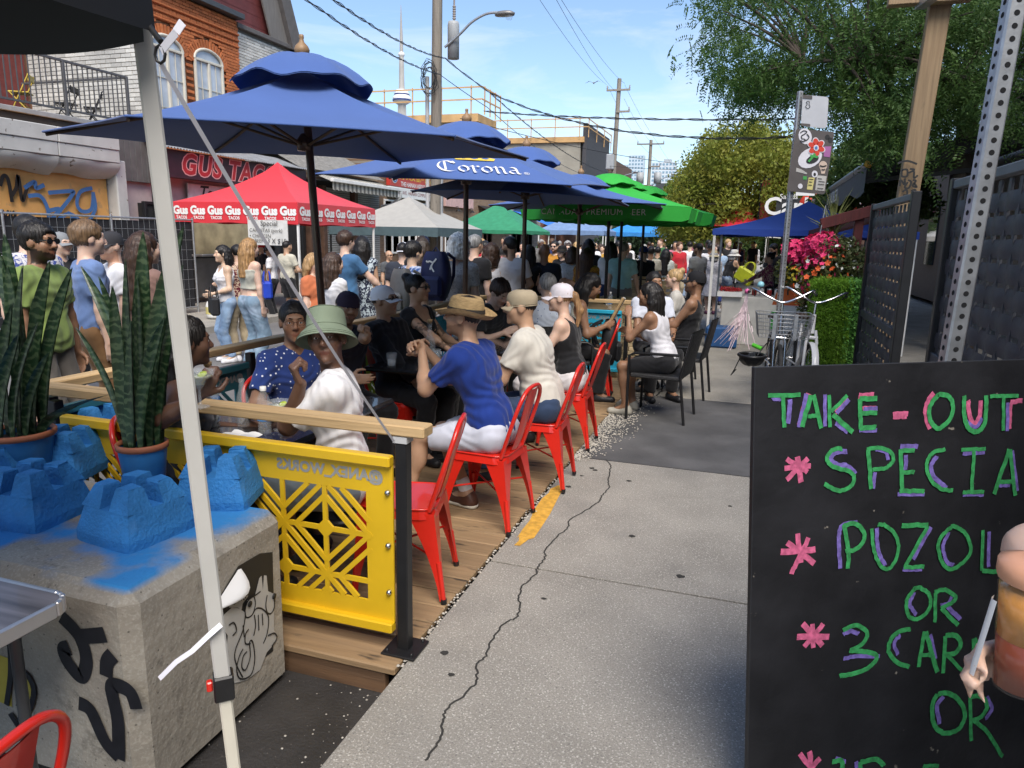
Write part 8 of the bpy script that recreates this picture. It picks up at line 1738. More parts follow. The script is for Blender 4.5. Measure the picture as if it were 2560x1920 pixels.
for k in range(6): mb.lathe([(.03, 0), (.055, .03), (.03, .06)], 8, Matrix.Translation((dx+.02, -.1, cz[2]+.05+k*.06)))
mb.tube([(dx+.02, -.1, cz[2]), (dx+.02, -.1, cz[2]+.55)], .025, 6); mb.obj('bushing', mat('insulator', (.25, .22, .2), .3), t1)
la = [AY(x, y, 19.3)-Vector((p1.x, 19.6, RZ)) for x, y in ((1112, 118), (1150, 85), (1180, 55), (1215, 35), (1245, 31))]; mb = MB(); mb.tube(curve2(la, 4), .035, 8); mb.obj('lamp_arm', M_GALV, t1); mb = MB(); lh = AY(1262, 36, 19.3)-Vector((p1.x, 19.6, RZ)); mb.lathe([(0, .09), (.12, .07), (.17, .02), (.16, -.03), (0, -.05)], 14, Matrix.Translation(lh), sx=1.7, sy=.9); mb.obj('lamp_head', mat('lamp_grey', (.20, .19, .18), .4, metal=.3), t1); mb = MB(); mb.lathe([(.11, -.04), (.09, -.13), (0, -.16)], 12, Matrix.Translation(lh+Vector((.12, 0, 0)))); mb.obj('lens', M_CGLASS, t1)
mb = MB(); mb.tube([(-.17, -.1, 0), (-.17, -.1, 6.2)], .06, 8); mb.obj('conduit', mat('conduit_grey', (.38, .38, .38), .5), t1)
mb = MB()
for k in range(10):
 r_ = random.uniform(.25, .5); c_ = AY(1072, 195, 19.3)-Vector((p1.x, 19.6, RZ)); mb.tube([c_+Vector((r_*.5*math.cos(a_)+random.gauss(0, .03), random.gauss(0, .05), r_*math.sin(a_))) for a_ in np.linspace(0, 2*PI, 13)[:-1]], .008, 4, closed=True)
mb.obj('cable_coil', M_WIRE, t1)['kind'] = 'stuff'
zt = AY(1541, 197, 47.5).z-RZ; t2, p2 = upole(1526, 520, 47.5, zt, .17, 'tall utility pole with side brackets further down the street', lean=.016, arms=((zt-.7, .75, 0), (zt-2.0, .8, 1)))
mb = MB(); mb.box((-.1, -.3, AY(1530, 400, 47.3).z), (.5, .4, .95), b=.05); mb.obj('transformer', mat('transformer_grey', (.33, .34, .34), .5), t2)
zt = AY(1624, 350, 64).z-RZ; t3, p3 = upole(1618, 520, 64, zt, .17, 'utility pole with one long crossarm before the glass towers', arms=((zt-.35, 1.15, 0), (zt-2.2, .9, 1)))
for s_ in (-1, 1): mb = MB(); mb.lathe([(0, 0), (.32, 0), (.32, .9), (0, .95)], 12, Matrix.Translation((s_*.75, -.1, AY(1620, 455, 64).z))); mb.obj('transformer', mat('transformer_grey', (.33, .34, .34), .5), t3)
zt = AY(1690, 430, 87).z-RZ; t4, p4 = upole(1688, 560, 87, zt, .16, 'small far utility pole beside the tree tops', arms=((zt-.3, .8, 0),))
for (t_, l_) in ((t3, ((1620, 470), (1660, 445), (1690, 440))), (t2, ((1530, 462), (1560, 440), (1590, 432)))):
 Y_ = t_.location.y; mb = MB(); q = [AY(x, y, Y_-.3)-t_.location for x, y in l_]; mb.tube(curve2(q, 4), .04, 6); mb.lathe([(0, .1), (.25, .05), (0, -.06)], 8, Matrix.Translation(q[-1])); mb.obj('lamp_arm', M_GALV, t_)
def wire(a, b, sag, r, label, twist=True):
 a, b = Vector(a), Vector(b); t = thing('overhead_wire', label, 'wire', (0, 0, 0), 0, 'overhead wires'); mb = MB(); n = 40
 q = [a.lerp(b, u)+Vector((0, 0, -sag*4*u*(1-u))) for u in np.linspace(0, 1, n)]; mb.tube(q, r, 5); mb.obj('cable', M_WIRE, t)
 if twist:
  for ph in (0, 2.5): mb = MB(); L_ = (b-a).length; mb.tube([a.lerp(b, u)+Vector((r*2.4*math.cos(u*L_*5+ph), 0, -sag*4*u*(1-u)+r*2.4*math.sin(u*L_*5+ph))) for u in np.linspace(0, 1, 160)], r*.8, 4); mb.obj('strand', M_WIRE, t)
K1a = AY(1098, 185, 19.4); K1b = AY(1112, 145, 19.4)
wire(AY(740, -20, 9), K1a, .15, .008, 'twisted cable meeting the near pole at the coiled loops'); wire(AY(800, -25, 9), K1b, .15, .008, 'twisted cable meeting the near pole below the transformer')
wire(K1b, AY(1225, 232, 21), .02, .009, 'short cable from the transformer pole to the first splice'); J = AY(1225, 232, 21)
wire(J, AY(2080, 335, 15), .5, .010, 'lower twisted cable crossing the street to the big tree', True); wire(AY(1210, 278, 21), AY(2080, 296, 15), .1, .009, 'upper twisted cable crossing the street to the big tree'); wire(J, AY(1524, 432, 47.2), .4, .009, 'cable from the splice down to the second pole'); wire(K1a, AY(1218, 268, 21), .02, .010, 'slack cable below the coiled loops', False); wire(AY(1218, 268, 21), AY(1522, 445, 47.2), .6, .010, 'slack cable sagging towards the second pole', False)
wire(AY(1150, 296, 19.8), AY(1975, 418, 40), .5, .010, 'thin cable sloping past the concrete wall', False); wire(AY(1525, 415, 47), AY(2000, 417, 40), .2, .012, 'cable strung from the second pole to the yellow tree', False)
for i, (x, e) in enumerate(((1330, (1517, 212)), (1375, (1540, 230)), (1385, (1562, 209)))): wire(AY(x, -30, 19.6), AY(*e, 47.3), .25, .007, ('thin high wire to the outer insulator of the second pole', 'thin high wire to the middle of the second pole', 'thin high wire to the inner bracket of the second pole')[i], False)
for i, (a_, e) in enumerate((((1519, 214), (1602, 362)), ((1562, 212), (1646, 360)), ((1560, 246), (1624, 352)))): wire(AY(*a_, 47.3), AY(*e, 63.8), .2, .008, ('thin wire between the second and third poles at the near end', 'thin wire between the second and third poles at the far end', 'thin lower wire between the second and third poles')[i], False)
for i, (a_, e) in enumerate((((1602, 362), (1682, 428)), ((1646, 360), (1698, 430)))): wire(AY(*a_, 63.8), AY(*e, 86.8), .2, .009, ('wire from the long crossarm to the small far pole', 'second wire from the long crossarm to the small far pole')[i], False)
def bird(px, py, Y, label, s_):
 c = AY(px, py, Y); t = thing('bird', label, 'bird', c); mb = MB(); mb.tube([(0, -.2*s_, 0), (0, 0, .02*s_), (0, .22*s_, 0)], [.02*s_, .06*s_, .015*s_], 8); mb.obj('body', mat('gull_grey', (.3, .3, .32), .7), t)
 for sx in (-1, 1): mb = MB(); mb.add([(0, -.08*s_, 0), (0, .08*s_, 0), (sx*.3*s_, .1*s_, .14*s_), (sx*.62*s_, .02*s_, .0), (sx*.3*s_, -.06*s_, .14*s_)], [(0, 1, 2, 4), (2, 3, 4)]); mb.obj('wing', mat('gull_grey', (.3, .3, .32), .7), t)
bird(1484, 208, 50, 'gull gliding with spread wings near the second pole', 1.0); bird(1710, 348, 60, 'small bird in flight against the pale cloud', .5)
wf = thing('wire_fence', 'temporary wire fence backed with dark cloth before the orange shop', 'fence', (-11.0, 4.2, 0))
mb = MB(); mb.box((-.03, 4.0, .98), (.01, 7.9, 1.75)); mb.obj('cloth', mat('fence_cloth', (.022, .022, .025), .8, var=.3), wf)
for y_ in np.linspace(0, 8, 5): mb = MB(); mb.tube([(0, y_, 0), (0, y_, 1.95)], .022, 8); mb.obj('post', M_GALV, wf)
for z_ in (.12, 1.9): mb = MB(); mb.tube([(0, 0, z_), (0, 8, z_)], .018, 8); mb.obj('rail', M_GALV, wf)
mb = MB()
for k in range(60): mb.tube([(.01, .1+k*.13, .12), (.01, .1+k*.13, 1.9)], .003, 4)
for k in range(8): mb.tube([(.012, 0, .3+k*.2), (.012, 8, .3+k*.2)], .003, 4)
mb.obj('mesh_wires', M_GALV, wf)['kind'] = 'stuff'
# --- the people
LT, TN, BR, DK, DD, AS = (.60, .40, .30), (.46, .28, .18), (.27, .145, .085), (.11, .055, .034), (.065, .032, .020), (.58, .40, .28)
HB, HBr, HDb, HG, HW, HBl = (.012, .010, .009), (.10, .05, .025), (.045, .024, .015), (.30, .29, .28), (.80, .77, .70), (.42, .27, .12)
WH, BK, NV = (.68, .67, .68), (.016, .016, .018), (.018, .035, .16)
JN, KH = (.20, .30, .42), (.42, .34, .22)
BACK, FRONT, LEFT, RIGHT = 0., PI, PI/2, -PI/2
def rot2(a, x, y): return x*math.cos(a)-y*math.sin(a), x*math.sin(a)+y*math.cos(a)
def seated(px, py, rz, label, seat=None, zoff=DZ, chairlab=None, ckind='red', cdx=(0, 0), **sp):
 sp.setdefault('sit', 1); sp.setdefault('res', .010); tg = {k: sp.pop(k+'_px') for k in ('armL', 'armR') if k+'_px' in sp}
 for it in range(2 if tg else 1):
  parts, info = person_mesh(dict(sp, res=.03) if (tg and it == 0) else sp); hc = info['hc']; W = G(px, py, hc[2]+zoff); ox, oy = rot2(rz, hc[0], hc[1]); loc = (W.x-ox, W.y-oy, zoff)
  if it == 0:
   for k, (x, y, d) in tg.items():
    p = DP(x, y, d); lx, ly = rot2(-rz, p.x-loc[0], p.y-loc[1]); sp[k] = (lx/info['s'], ly/info['s'], (p.z-zoff)/info['s'])
 r = person(sp, loc, rz, label, mesh=(parts, info), group='people seated on the patio')
 if chairlab:
  cx, cy = rot2(rz, 0, .04)
  (chair if ckind == 'red' else arm_chair)(loc[0]+cx+cdx[0], loc[1]+cy+cdx[1], rz, chairlab)
 return r, loc
def standing(px, pyt, dep, rz, label, zg=RZ, group='people standing in the street', **sp):
 H = DP(px, pyt, dep); h = min(max(H.z-zg-(.03 if sp.get('hat') else 0), 1.48), 1.98); sp['h'] = h; sp.setdefault('res', .014 if dep < 8 else .019)
 return person(sp, (H.x, H.y, zg), rz, label, group=group), (H.x, H.y)
# --- patio 1
(b1, _, HM1), L1 = seated(817, 846, 1.72, 'seated man in sage bucket hat and white tee looking over his shoulder', res=.0062, h=1.69, lean=.10, hup=.014, twist=.35, hyaw=1.80, hpitch=.10, hroll=.1, htilt=.30, skin=(.14, .075, .05), hair=('buzz', HB), hat=('bucket', (.17, .21, .15)), top=('tee', WH), bottom=('shorts', (.25, .30, .33)), shoe=(.05, .05, .05), armL_px=(752, 960, 3.06), poleL=(.35, .3, -1), handL=(-.2, .35, .9), curlL=1.25, thumbL=(.6, .5, 0), armR=(.28, .36, .80), lip=(.75, .45, .42), gaze=.1, sleeve=.75, loose=.016, amp=.009)
seated(735, 806, -1.9, 'seated man in navy dotted shirt and thin glasses behind the bucket hat', chairlab='red metal chair under the man in the dotted navy shirt', res=.0085, h=1.63, lean=.12, hyaw=-.55, skin=BR, hair=('short', HB), glasses='wire', top=('tee', (.025, .05, .20), 'dots'), bottom=('long', BK), shoe=BK, armL=(-.18, .38, .80), armR=(.2, .3, .8))
seated(868, 770, -2.0, 'seated man in backward purple cap smiling with a raised fist', chairlab='red metal chair under the man in the purple cap', res=.0085, h=1.60, lean=.12, hyaw=-.25, hroll=-.1, skin=TN, hair=('buzz', HB), hat=('capback', (.055, .04, .065)), beard=(.45, .38, .35), top=('tee', (.03, .03, .04)), bottom=('long', BK), shoe=BK, armL_px=(915, 850, 4.45), handL=(0, .1, 1), curlL=1.3, armR=(.15, .35, .8))
seated(962, 752, -1.75, 'seated man in white cap and black long sleeve top facing across the table', chairlab='red metal chair under the man in the white cap', res=.0085, h=1.64, lean=-.22, hyaw=.15, skin=TN, hair=('buzz', HB), hat=('cap', (.92, .92, .95)), glasses='shades', top=('long', BK), bottom=('long', BK), shoe=BK, armL=(-.10, .26, .66), armR=(.12, .28, .66), hpitch=.1)
seated(1044, 722, -1.65, 'seated woman in angular sunglasses and low cut black top with tattooed arms', chairlab='red metal chair under the woman in angular sunglasses', res=.0085, fem=1, h=1.70, lean=-.08, hyaw=.12, hpitch=.08, skin=TN, hair=('bun', HB), glasses='shades', top=('scoop', BK), bottom=('long', BK), shoe=BK, armL=(-.16, .36, .74), armR=(.2, .42, .76), tattoo=[(-1, .75, .07, (.35, .36, .36)), (1, .7, .07, (.35, .36, .36)), (1, 1.6, .05, (.4, .4, .4))], loose=.004)
(b6, _, H6), L6 = seated(1158, 792, 1.50, 'seated man in straw hat and navy tee with hands clasped above the table', chairlab='red metal chair under the man in the straw hat', res=.0065, h=1.76, lean=.36, hyaw=.12, hpitch=.10, skin=TN, hair=('short', HB), hat=('straw', HBl), glasses='wire', top=('tee', (.012, .035, .20)), bottom=('shorts', (.50, .52, .60)), shoe=(.085, .035, .022), sole=(.66, .62, .52), sock=(.68, .68, .70), armL=(-.045, .46, .99), armR=(.03, .475, .99), handL=(.5, .5, .45), handR=(-.5, .45, .45), curlL=.8, curlR=.8, poleL=(-.5, -.1, -1), poleR=(.5, -.1, -1), footL=(-.17, .50, .085), footR=(.10, .22, .085), beard=(.62, .58, .56), loose=.011, amp=.008)
seated(1300, 768, 1.62, 'seated man in flat beige cap and cream tee with black cross body strap', chairlab='red metal chair under the man in the flat beige cap', res=.0085, h=1.74, lean=.30, hyaw=.25, hpitch=-.05, skin=TN, hair=('short', HB), hat=('flat', (.36, .30, .21)), top=('tee', (.56, .53, .47)), bottom=('long', (.03, .05, .10)), shoe=BK, sock=WH, armL=(-.1, .45, .85), armR=(.1, .45, .85), fat=1.05, loose=.014)
seated(1400, 745, 1.60, 'seated woman in white cap and black sleeveless top with tied back hair', chairlab='red metal chair under the woman in the white cap', res=.0095, fem=1, h=1.68, lean=.20, hyaw=.1, skin=LT, hair=('pony', (.30, .17, .08)), hat=('cap', (.66, .62, .66)), top=('tank', BK), bottom=('long', (.62, .58, .58)), shoe=BK, armL=(-.1, .42, .85), armR=(.12, .42, .85), hairlen=.26)
seated(1250, 733, -1.9, 'seated person in black tee bowing over the table', chairlab='red metal chair under the person bowing over the table', res=.010, h=1.72, lean=.38, hyaw=-.3, hpitch=-.55, skin=LT, hair=('full', HDb), top=('tee', (.03, .032, .036)), bottom=('long', BK), shoe=BK, armL=(-.1, .40, .82), armR=(.1, .40, .82))
(b10, _, _), L10 = seated(470, 856, -.95, 'seated woman with bare brown shoulders holding a cocktail glass behind the tent leg', chairlab='red metal chair under the woman holding the cocktail glass', res=.010, fem=1, h=1.62, lean=.1, hyaw=.3, skin=DK, hair=('long', HB), top=('tank', (.05, .05, .06)), bottom=('long', BK), shoe=BK, armR_px=(505, 985, 2.80), handR=(.2, .4, .9), curlR=.9, armL=(-.15, .3, .8), hairlen=.3)
hp_ = DP(497, 955, 2.74); coupe(hp_.x, hp_.y, hp_.z-.10, 'cocktail glass held up by the woman behind the tent leg')
# --- patio 2
seated(1368, 715, .6, 'seated man with grey hair and speckled pale blue shirt at the block wall', zoff=0, h=1.72, skin=LT, hair=('short', HG), top=('tee', (.55, .60, .68), 'smalldots'), bottom=('long', BK), shoe=BK, res=.014, chairlab='black woven armchair under the grey haired man', ckind='a')
seated(1478, 716, -1.3, 'seated person in red headscarf and grey vest leaning on the table', zoff=0, h=1.78, lean=.35, hpitch=-.4, hyaw=.2, skin=BR, hair=('long', HB), top=('tank', (.30, .30, .26)), bottom=('long', BK), shoe=BK, res=.014, armR=(.1, .42, .80), armL=(-.1, .2, 1.15), chairlab='black woven armchair under the person in the red headscarf', ckind='a')
seated(1622, 738, 1.45, 'seated woman in white sleeveless top with long black hair resting her chin', zoff=0, fem=1, h=1.66, lean=.35, hyaw=.1, skin=BR, hair=('long', HB), top=('tank', (.62, .61, .64)), bottom=('shorts', BK), shoe=(.35, .33, .28), res=.012, armL=(-.05, .40, 1.02), armR=(.12, .42, .84), hairlen=.34, chairlab='black woven armchair under the woman in the white sleeveless top', ckind='a')
seated(1636, 708, -2.6, 'seated man in pale shirt with short black hair across from the long haired woman', zoff=0, h=1.72, skin=BR, hair=('short', HB), beard=(.4, .35, .33), top=('tee', (.55, .58, .66)), bottom=('long', BK), shoe=BK, res=.014)
seated(1684, 697, 1.7, 'seated woman with blond bun and oatmeal tee', zoff=0, fem=1, h=1.70, skin=LT, hair=('bun', (.38, .25, .12)), top=('tee', (.46, .44, .40)), bottom=('long', BK), shoe=BK, res=.014, lean=.1, chairlab='black woven armchair under the woman with the blond bun', ckind='a')
seated(1737, 706, 1.5, 'seated man in black cap and black tank top leaning back', zoff=0, h=1.76, skin=BR, hair=('buzz', HB), hat=('cap', BK), top=('tank', BK), bottom=('long', BK), shoe=BK, res=.012, lean=-.1, hpitch=.12, beard=(.5, .45, .42), chairlab='black woven armchair under the man in the black tank top', ckind='a')
# --- standing, near street side
tj = dict(bottom=('long', JN, 'denim'), shoe=(.5, .5, .5))
standing(84, 557, 4.9, -1.35, 'man in olive green tee and black beard walking past the plants', res=.010, skin=BR, hair=('full', HB), beard=(.10, .09, .09), glasses='shades', top=('tee', (.19, .26, .075)), bottom=('long', (.10, .09, .08)), shoe=BK)
standing(62, 538, 5.7, RIGHT, 'man in white and blue floral shirt behind the green tee', skin=LT, hair=('short', HB), top=('tee', (.62, .61, .62), 'floralblue'), bottom=('shorts', (.5, .5, .52)), shoe=BK)
standing(145, 573, 7.6, RIGHT, 'man in grey cap and black tee by the wire fence', skin=LT, hair=('buzz', HDb), hat=('cap', (.22, .23, .24)), top=('tee', BK), bottom=('long', BK), shoe=BK)
standing(208, 554, 5.6, -.5, 'man with straight brown hair and steel blue tee seen from behind', res=.011, skin=LT, hair=('full', (.14, .085, .045)), top=('tee', (.13, .20, .38)), bottom=('long', (.20, .11, .05)), shoe=BK)
standing(278, 570, 6.3, 2.7, 'man in dark cap and open denim shirt over white tee', res=.011, skin=LT, hair=('buzz', HDb), hat=('cap', (.04, .04, .045)), beard=(.75, .62, .55), hyaw=.35, top=('tee', (.68, .68, .70)), bottom=('long', (.30, .20, .10)), shoe=BK)
standing(352, 581, 5.6, -.3, 'woman with long brown hair half hidden by the tent leg', fem=1, skin=LT, hair=('long', HDb), hairlen=.45, top=('tee', (.20, .12, .10)), bottom=('long', KH), shoe=BK)
_, W7 = standing(558, 614, 9.8, 2.55, 'woman in white tank top and light jeans carrying a black handbag', res=.011, fem=1, skin=AS, hair=('long', HB), hairlen=.36, top=('tank', (.62, .61, .62)), bottom=('long', (.26, .38, .55), 'denim'), shoe=WH, armL=(-.10, .22, 1.05), closed=1, legw=.004)
standing(592, 612, 9.9, 1.2, 'person in maroon floral shirt with folded arms and khaki trousers', skin=LT, hair=('short', HB), top=('tee', (.10, .012, .022), 'floral'), bottom=('long', KH), shoe=WH, armL=(.1, .25, 1.15), armR=(-.1, .25, 1.15))
_, W9 = standing(620, 597, 9.2, -.35, 'woman with wavy blond hair, cropped cream top and wide blue jeans seen from behind', res=.011, fem=1, skin=LT, hair=('long', (.30, .17, .07)), hairlen=.36, top=('strapless', (.42, .41, .34)), crop=1.10, bottom=('long', (.17, .25, .33), 'denim'), legw=.026, shoe=WH, waist=1.02)
standing(715, 602, 14.2, -.25, 'man in cream tee and black shorts at the taco counter', skin=TN, hair=('buzz', HB), top=('tee', (.48, .45, .36)), bottom=('shorts', BK), shoe=BK, armR=(.2, .3, 1.1), armL=(-.15, .3, 1.1))
standing(677, 610, 14.8, 1.9, 'youth in white tee and black cap beside the cream tee', skin=BR, hair=('buzz', HB), hat=('cap', BK), top=('tee', WH), bottom=('long', BK), shoe=BK)
standing(652, 603, 16, 2.6, 'vendor in bright red cap below the menu board', skin=TN, hair=('buzz', HB), hat=('cap', (.42, .015, .02)), top=('tee', BK), bottom=('long', BK), shoe=BK)
standing(781, 634, 8.3, RIGHT, 'woman with fair bob and orange blouse beside the umbrella pole', fem=1, skin=LT, hair=('bob', (.36, .22, .10)), hairlen=.4, top=('tee', (.50, .15, .065)), bottom=('long', KH), shoe=BK, fat=1.1)
standing(830, 633, 7.5, -.4, 'woman in white tee with straight brown hair and black bag strap', res=.012, fem=1, skin=LT, hair=('long', (.055, .032, .022)), hairlen=.26, top=('tee', WH), bottom=('long', BK), shoe=BK)
standing(861, 578, 9.2, -.35, 'tall man in blue tee with dark hair reaching forward', skin=LT, hair=('full', HDb), top=('tee', (.05, .13, .25)), bottom=('long', BK), shoe=BK, armR=(.35, .35, 1.0))
standing(905, 591, 9.8, .2, 'woman in dark floral dress with long wavy black hair', fem=1, skin=TN, hair=('long', HB), hairlen=.42, top=('dress', (.02, .025, .05), 'floraldark'), skirt=(.22, .40), topname='dress', shoe=BK)
standing(971, 626, 15, -1.9, 'bald man in grey tee seated under the pale grey tent', skin=TN, top=('tee', (.085, .09, .095)), bottom=('long', BK), shoe=BK, glasses='shades')
standing(1006, 600, 9.8, .3, 'man in backward white cap and dark blue backpack', skin=LT, hair=('buzz', HB), hat=('capback', (.62, .63, .68)), top=('tee', (.03, .035, .05)), bottom=('long', BK), shoe=BK)
_, W19 = standing(1030, 605, 8.1, -.5, 'man in blue plaid shirt carrying a grey backpack', res=.012, skin=AS, hair=('full', HB), glasses='wire', top=('tee', (.05, .11, .30), 'plaid'), bottom=('long', BK), shoe=BK)
standing(1055, 584, 9.7, .1, 'person in black cap and black tee with very long dark hair', skin=LT, hair=('long', (.03, .02, .014)), hairlen=.48, hat=('capback', (.012, .018, .045)), top=('tee', BK), bottom=('long', BK), shoe=BK)
_, W21 = standing(1146, 591, 8.1, -.1, 'white haired person in pale patterned shirt wearing a big navy backpack', res=.012, skin=LT, hair=('curly', HW), hairlen=.2, top=('tee', (.55, .54, .52), 'marl'), bottom=('long', (.2, .2, .2)), shoe=BK)
standing(1186, 587, 9.1, -.3, 'man with cropped grey hair and black tee with a printed bag', skin=LT, hair=('short', (.20, .20, .20)), top=('tee', BK), bottom=('long', BK), shoe=BK)
standing(1212, 602, 12, .2, 'dark haired person in pale top near the green tent', skin=AS, hair=('short', HB), top=('tee', (.5, .48, .42)), bottom=('long', BK), shoe=BK)
standing(1228, 614, 9.7, .2, 'woman with dark curly bob, white vest and leafy skirt', fem=1, skin=LT, hair=('curly', HDb), hairlen=.35, top=('tank', WH), skirt=None, bottom=('long', (.05, .07, .10), 'floraldark'), shoe=BK, legw=.05)
standing(1277, 592, 9.7, .35, 'bearded man in white tee with tattooed forearms', skin=TN, hair=('short', HB), beard=(.1, .09, .09), hyaw=.8, top=('tee', WH), bottom=('long', (.05, .05, .06)), shoe=BK, tattoo=[(-1, 1.3, .09, (.45, .45, .45)), (1, 1.3, .09, (.45, .45, .45))], armL=(-.2, .25, 1.05), armR=(.2, .25, 1.05))
standing(1323, 614, 10.2, -.2, 'woman in long black dress with straight black hair to her waist', fem=1, skin=LT, hair=('long', HB), hairlen=.55, top=('dress', BK), skirt=(.2, .5), topname='dress', shoe=BK)
standing(1362, 609, 10.2, .15, 'broad bald man in navy black tee', skin=BR, top=('tee', (.018, .02, .03)), bottom=('long', BK), shoe=BK, fat=1.12, hyaw=.3)
standing(1342, 622, 12.5, .3, 'woman with streaked grey hair behind the bald man', fem=1, skin=LT, hair=('long', (.15, .14, .13)), top=('tee', (.1, .1, .12)), bottom=('long', BK), shoe=BK)
standing(1388, 602, 15, PI-.1, 'bearded man in mustard orange tee and sunglasses facing up the street', skin=LT, hair=('short', HB), beard=(.15, .12, .1), glasses='shades', top=('tee', (.45, .20, .03)), bottom=('long', BK), shoe=BK)
standing(1407, 611, 14, PI-.3, 'woman in black bucket hat and black top facing up the street', fem=1, skin=LT, hair=('bob', HB), hat=('bowler', BK), top=('tee', BK), bottom=('long', BK), shoe=BK)
standing(1421, 608, 15.7, PI+.1, 'woman in round sunglasses and beige top facing up the street', fem=1, skin=LT, hair=('bun', HDb), glasses='shades', top=('tank', (.45, .38, .3)), bottom=('long', BK), shoe=BK)
standing(1432, 617, 11.7, .1, 'person with brown bob and grey speckled knit top', fem=1, skin=LT, hair=('bob', HDb), hairlen=.35, top=('tee', (.42, .42, .42), 'marl'), bottom=('long', BK), shoe=BK)
standing(1473, 598, 13.2, .0, 'man with long black braids and black tee', skin=DK, hair=('long', HB), hairlen=.3, top=('tee', BK), bottom=('long', BK), shoe=BK)
standing(1468, 621, 11.2, -.1, 'woman in mustard patterned jacket with long dark hair', fem=1, skin=TN, hair=('long', HDb), hairlen=.38, top=('long', (.40, .20, .025), 'mustard'), bottom=('long', BK), shoe=BK)
standing(1528, 605, 13, .3, 'woman in white blouse with dark hair and small red bag', fem=1, skin=LT, hair=('long', HB), top=('long', WH), bottom=('long', (.03, .05, .12)), shoe=BK)
standing(1559, 605, 12.2, -.15, 'grey haired man in pale aqua tee', skin=LT, hair=('short', (.16, .15, .14)), top=('tee', (.30, .55, .58)), bottom=('shorts', (.2, .2, .2)), shoe=BK, armR=(.28, .1, .86))
standing(1611, 611, 13.6, .6, 'man in navy cap and black tee with a cream strap', skin=LT, hair=('buzz', HDb), hat=('cap', (.015, .04, .16)), top=('tee', BK), bottom=('long', BK), shoe=BK, armL=(-.2, .3, 1.2))
standing(1628, 616, 15.2, .1, 'man in cream tee with short black hair', skin=BR, hair=('short', HB), top=('tee', (.50, .46, .36)), bottom=('long', BK), shoe=BK)
standing(1645, 617, 18, .0, 'man in dark olive tee in the crowd', skin=TN, hair=('short', HB), top=('tee', (.035, .045, .03)), bottom=('long', BK), shoe=BK)
standing(1665, 622, 16.2, .0, 'woman in white top and grey leggings with waist length black hair', fem=1, skin=TN, hair=('long', HB), hairlen=.5, top=('long', (.6, .62, .55)), bottom=('long', (.30, .29, .28)), shoe=WH, legw=.0)
standing(1749, 605, 14.2, .9, 'man in backward brown cap and white speckled tee by the stall', zg=0, skin=TN, hair=('short', HB), hat=('capback', (.05, .035, .02)), top=('tee', (.52, .51, .49)), bottom=('long', (.1, .1, .1)), shoe=BK, beard=(.35, .3, .28))
standing(1777, 604, 17.5, .0, 'man in black cap and loose white tee', zg=0, skin=BR, hair=('buzz', HB), hat=('capback', BK), top=('tee', WH), bottom=('long', BK), shoe=BK)
standing(1786, 627, 16.6, .15, 'woman in straw sun hat and grey lace cardigan dress with purple shoes', zg=0, res=.014, fem=1, skin=LT, hair=('bob', HG), hat=('sunhat', (.42, .36, .22)), top=('long', (.42, .41, .44), 'marl'), skirt=(.24, .42), topname='dress', shoe=(.09, .02, .06), loose=.025, fat=1.05)
_, W45 = standing(1822, 618, 17.0, -.9, 'woman in white sun hat, black top and denim shorts stooping over the stall', zg=0, res=.014, fem=1, skin=TN, hair=('bob', HG), hat=('sunhat', (.62, .60, .55)), top=('tank', BK), bottom=('shorts', (.12, .17, .28), 'denim'), short=.35, shoe=WH, lean=.35, armR=(.2, .5, 1.0))
standing(1801, 616, 19, .3, 'man in light blue shirt beyond the sun hats', zg=0, skin=BR, hair=('short', HB), top=('tee', (.28, .38, .52)), bottom=('long', NV), shoe=BK)
standing(1940, 608, 14.6, 2.4, 'vendor in black tee behind the stall', zg=0, skin=TN, hair=('short', HB), top=('tee', BK), bottom=('long', BK), shoe=BK, hpitch=-.3)
standing(1928, 631, 13.9, 1.5, 'vendor in red and violet jacket reaching across the stall', zg=0, fem=1, skin=LT, hair=('bun', HB), top=('long', (.22, .03, .10), 'floral'), bottom=('long', BK), shoe=BK, armL=(-.1, .5, 1.05))
person(dict(h=1.75, res=.012, skin=LT, hair=('short', HDb), top=('tee', (.05, .05, .06)), bottom=('long', JN, 'denim'), shoe=BK, armR=(.385, .165, 1.12), handR=(1, .05, 0), palmR=(0, 1, 0), thumbR=(0, .3, 1), curlR=.55), (.86, 1.28, 0), PI, 'passer-by in dark tee holding out a cup at the picture edge', group='people walking by')
cp = thing('drink_cup', 'clear plastic cup of orange and red drink held in front of the menu board', 'cup', AY(2548, 1718, 1.06)); mb = MB(); mb.lathe([(0, 0), (.033, 0), (.046, .165), (.0475, .17), (.0465, .175)], 20); mb.obj('cup', mat('cup_plastic', (.6, .6, .6), .06, var=0, spec=.8, alpha=.08), cp)
mb = MB(); mb.lathe([(0, .003), (.032, .003), (.0375, .075), (0, .075)], 18); mb.obj('red_drink', mat('red_drink', (.20, .04, .015), .15, var=.1), cp); mb = MB(); mb.lathe([(.0, .0755), (.0375, .0755), (.0432, .148), (0, .148)], 18); mb.obj('orange_drink', mat('orange_drink', (.55, .24, .05), .15, var=.2, vs=30), cp); mb = MB(); mb.lathe([(.047, .158), (.049, .165), (.049, .182), (.03, .188), (0, .188)], 20); mb.obj('lid', mat('orange_lid', (.6, .3, .18), .4), cp)
mb = MB(); mb.grid(lambda u, v: (-.050-.012*v-.004*math.sin(u*4), -.02+.022*u, .13-.115*v), 5, 6); mb.obj('paper_tag', M_WHITE, cp)
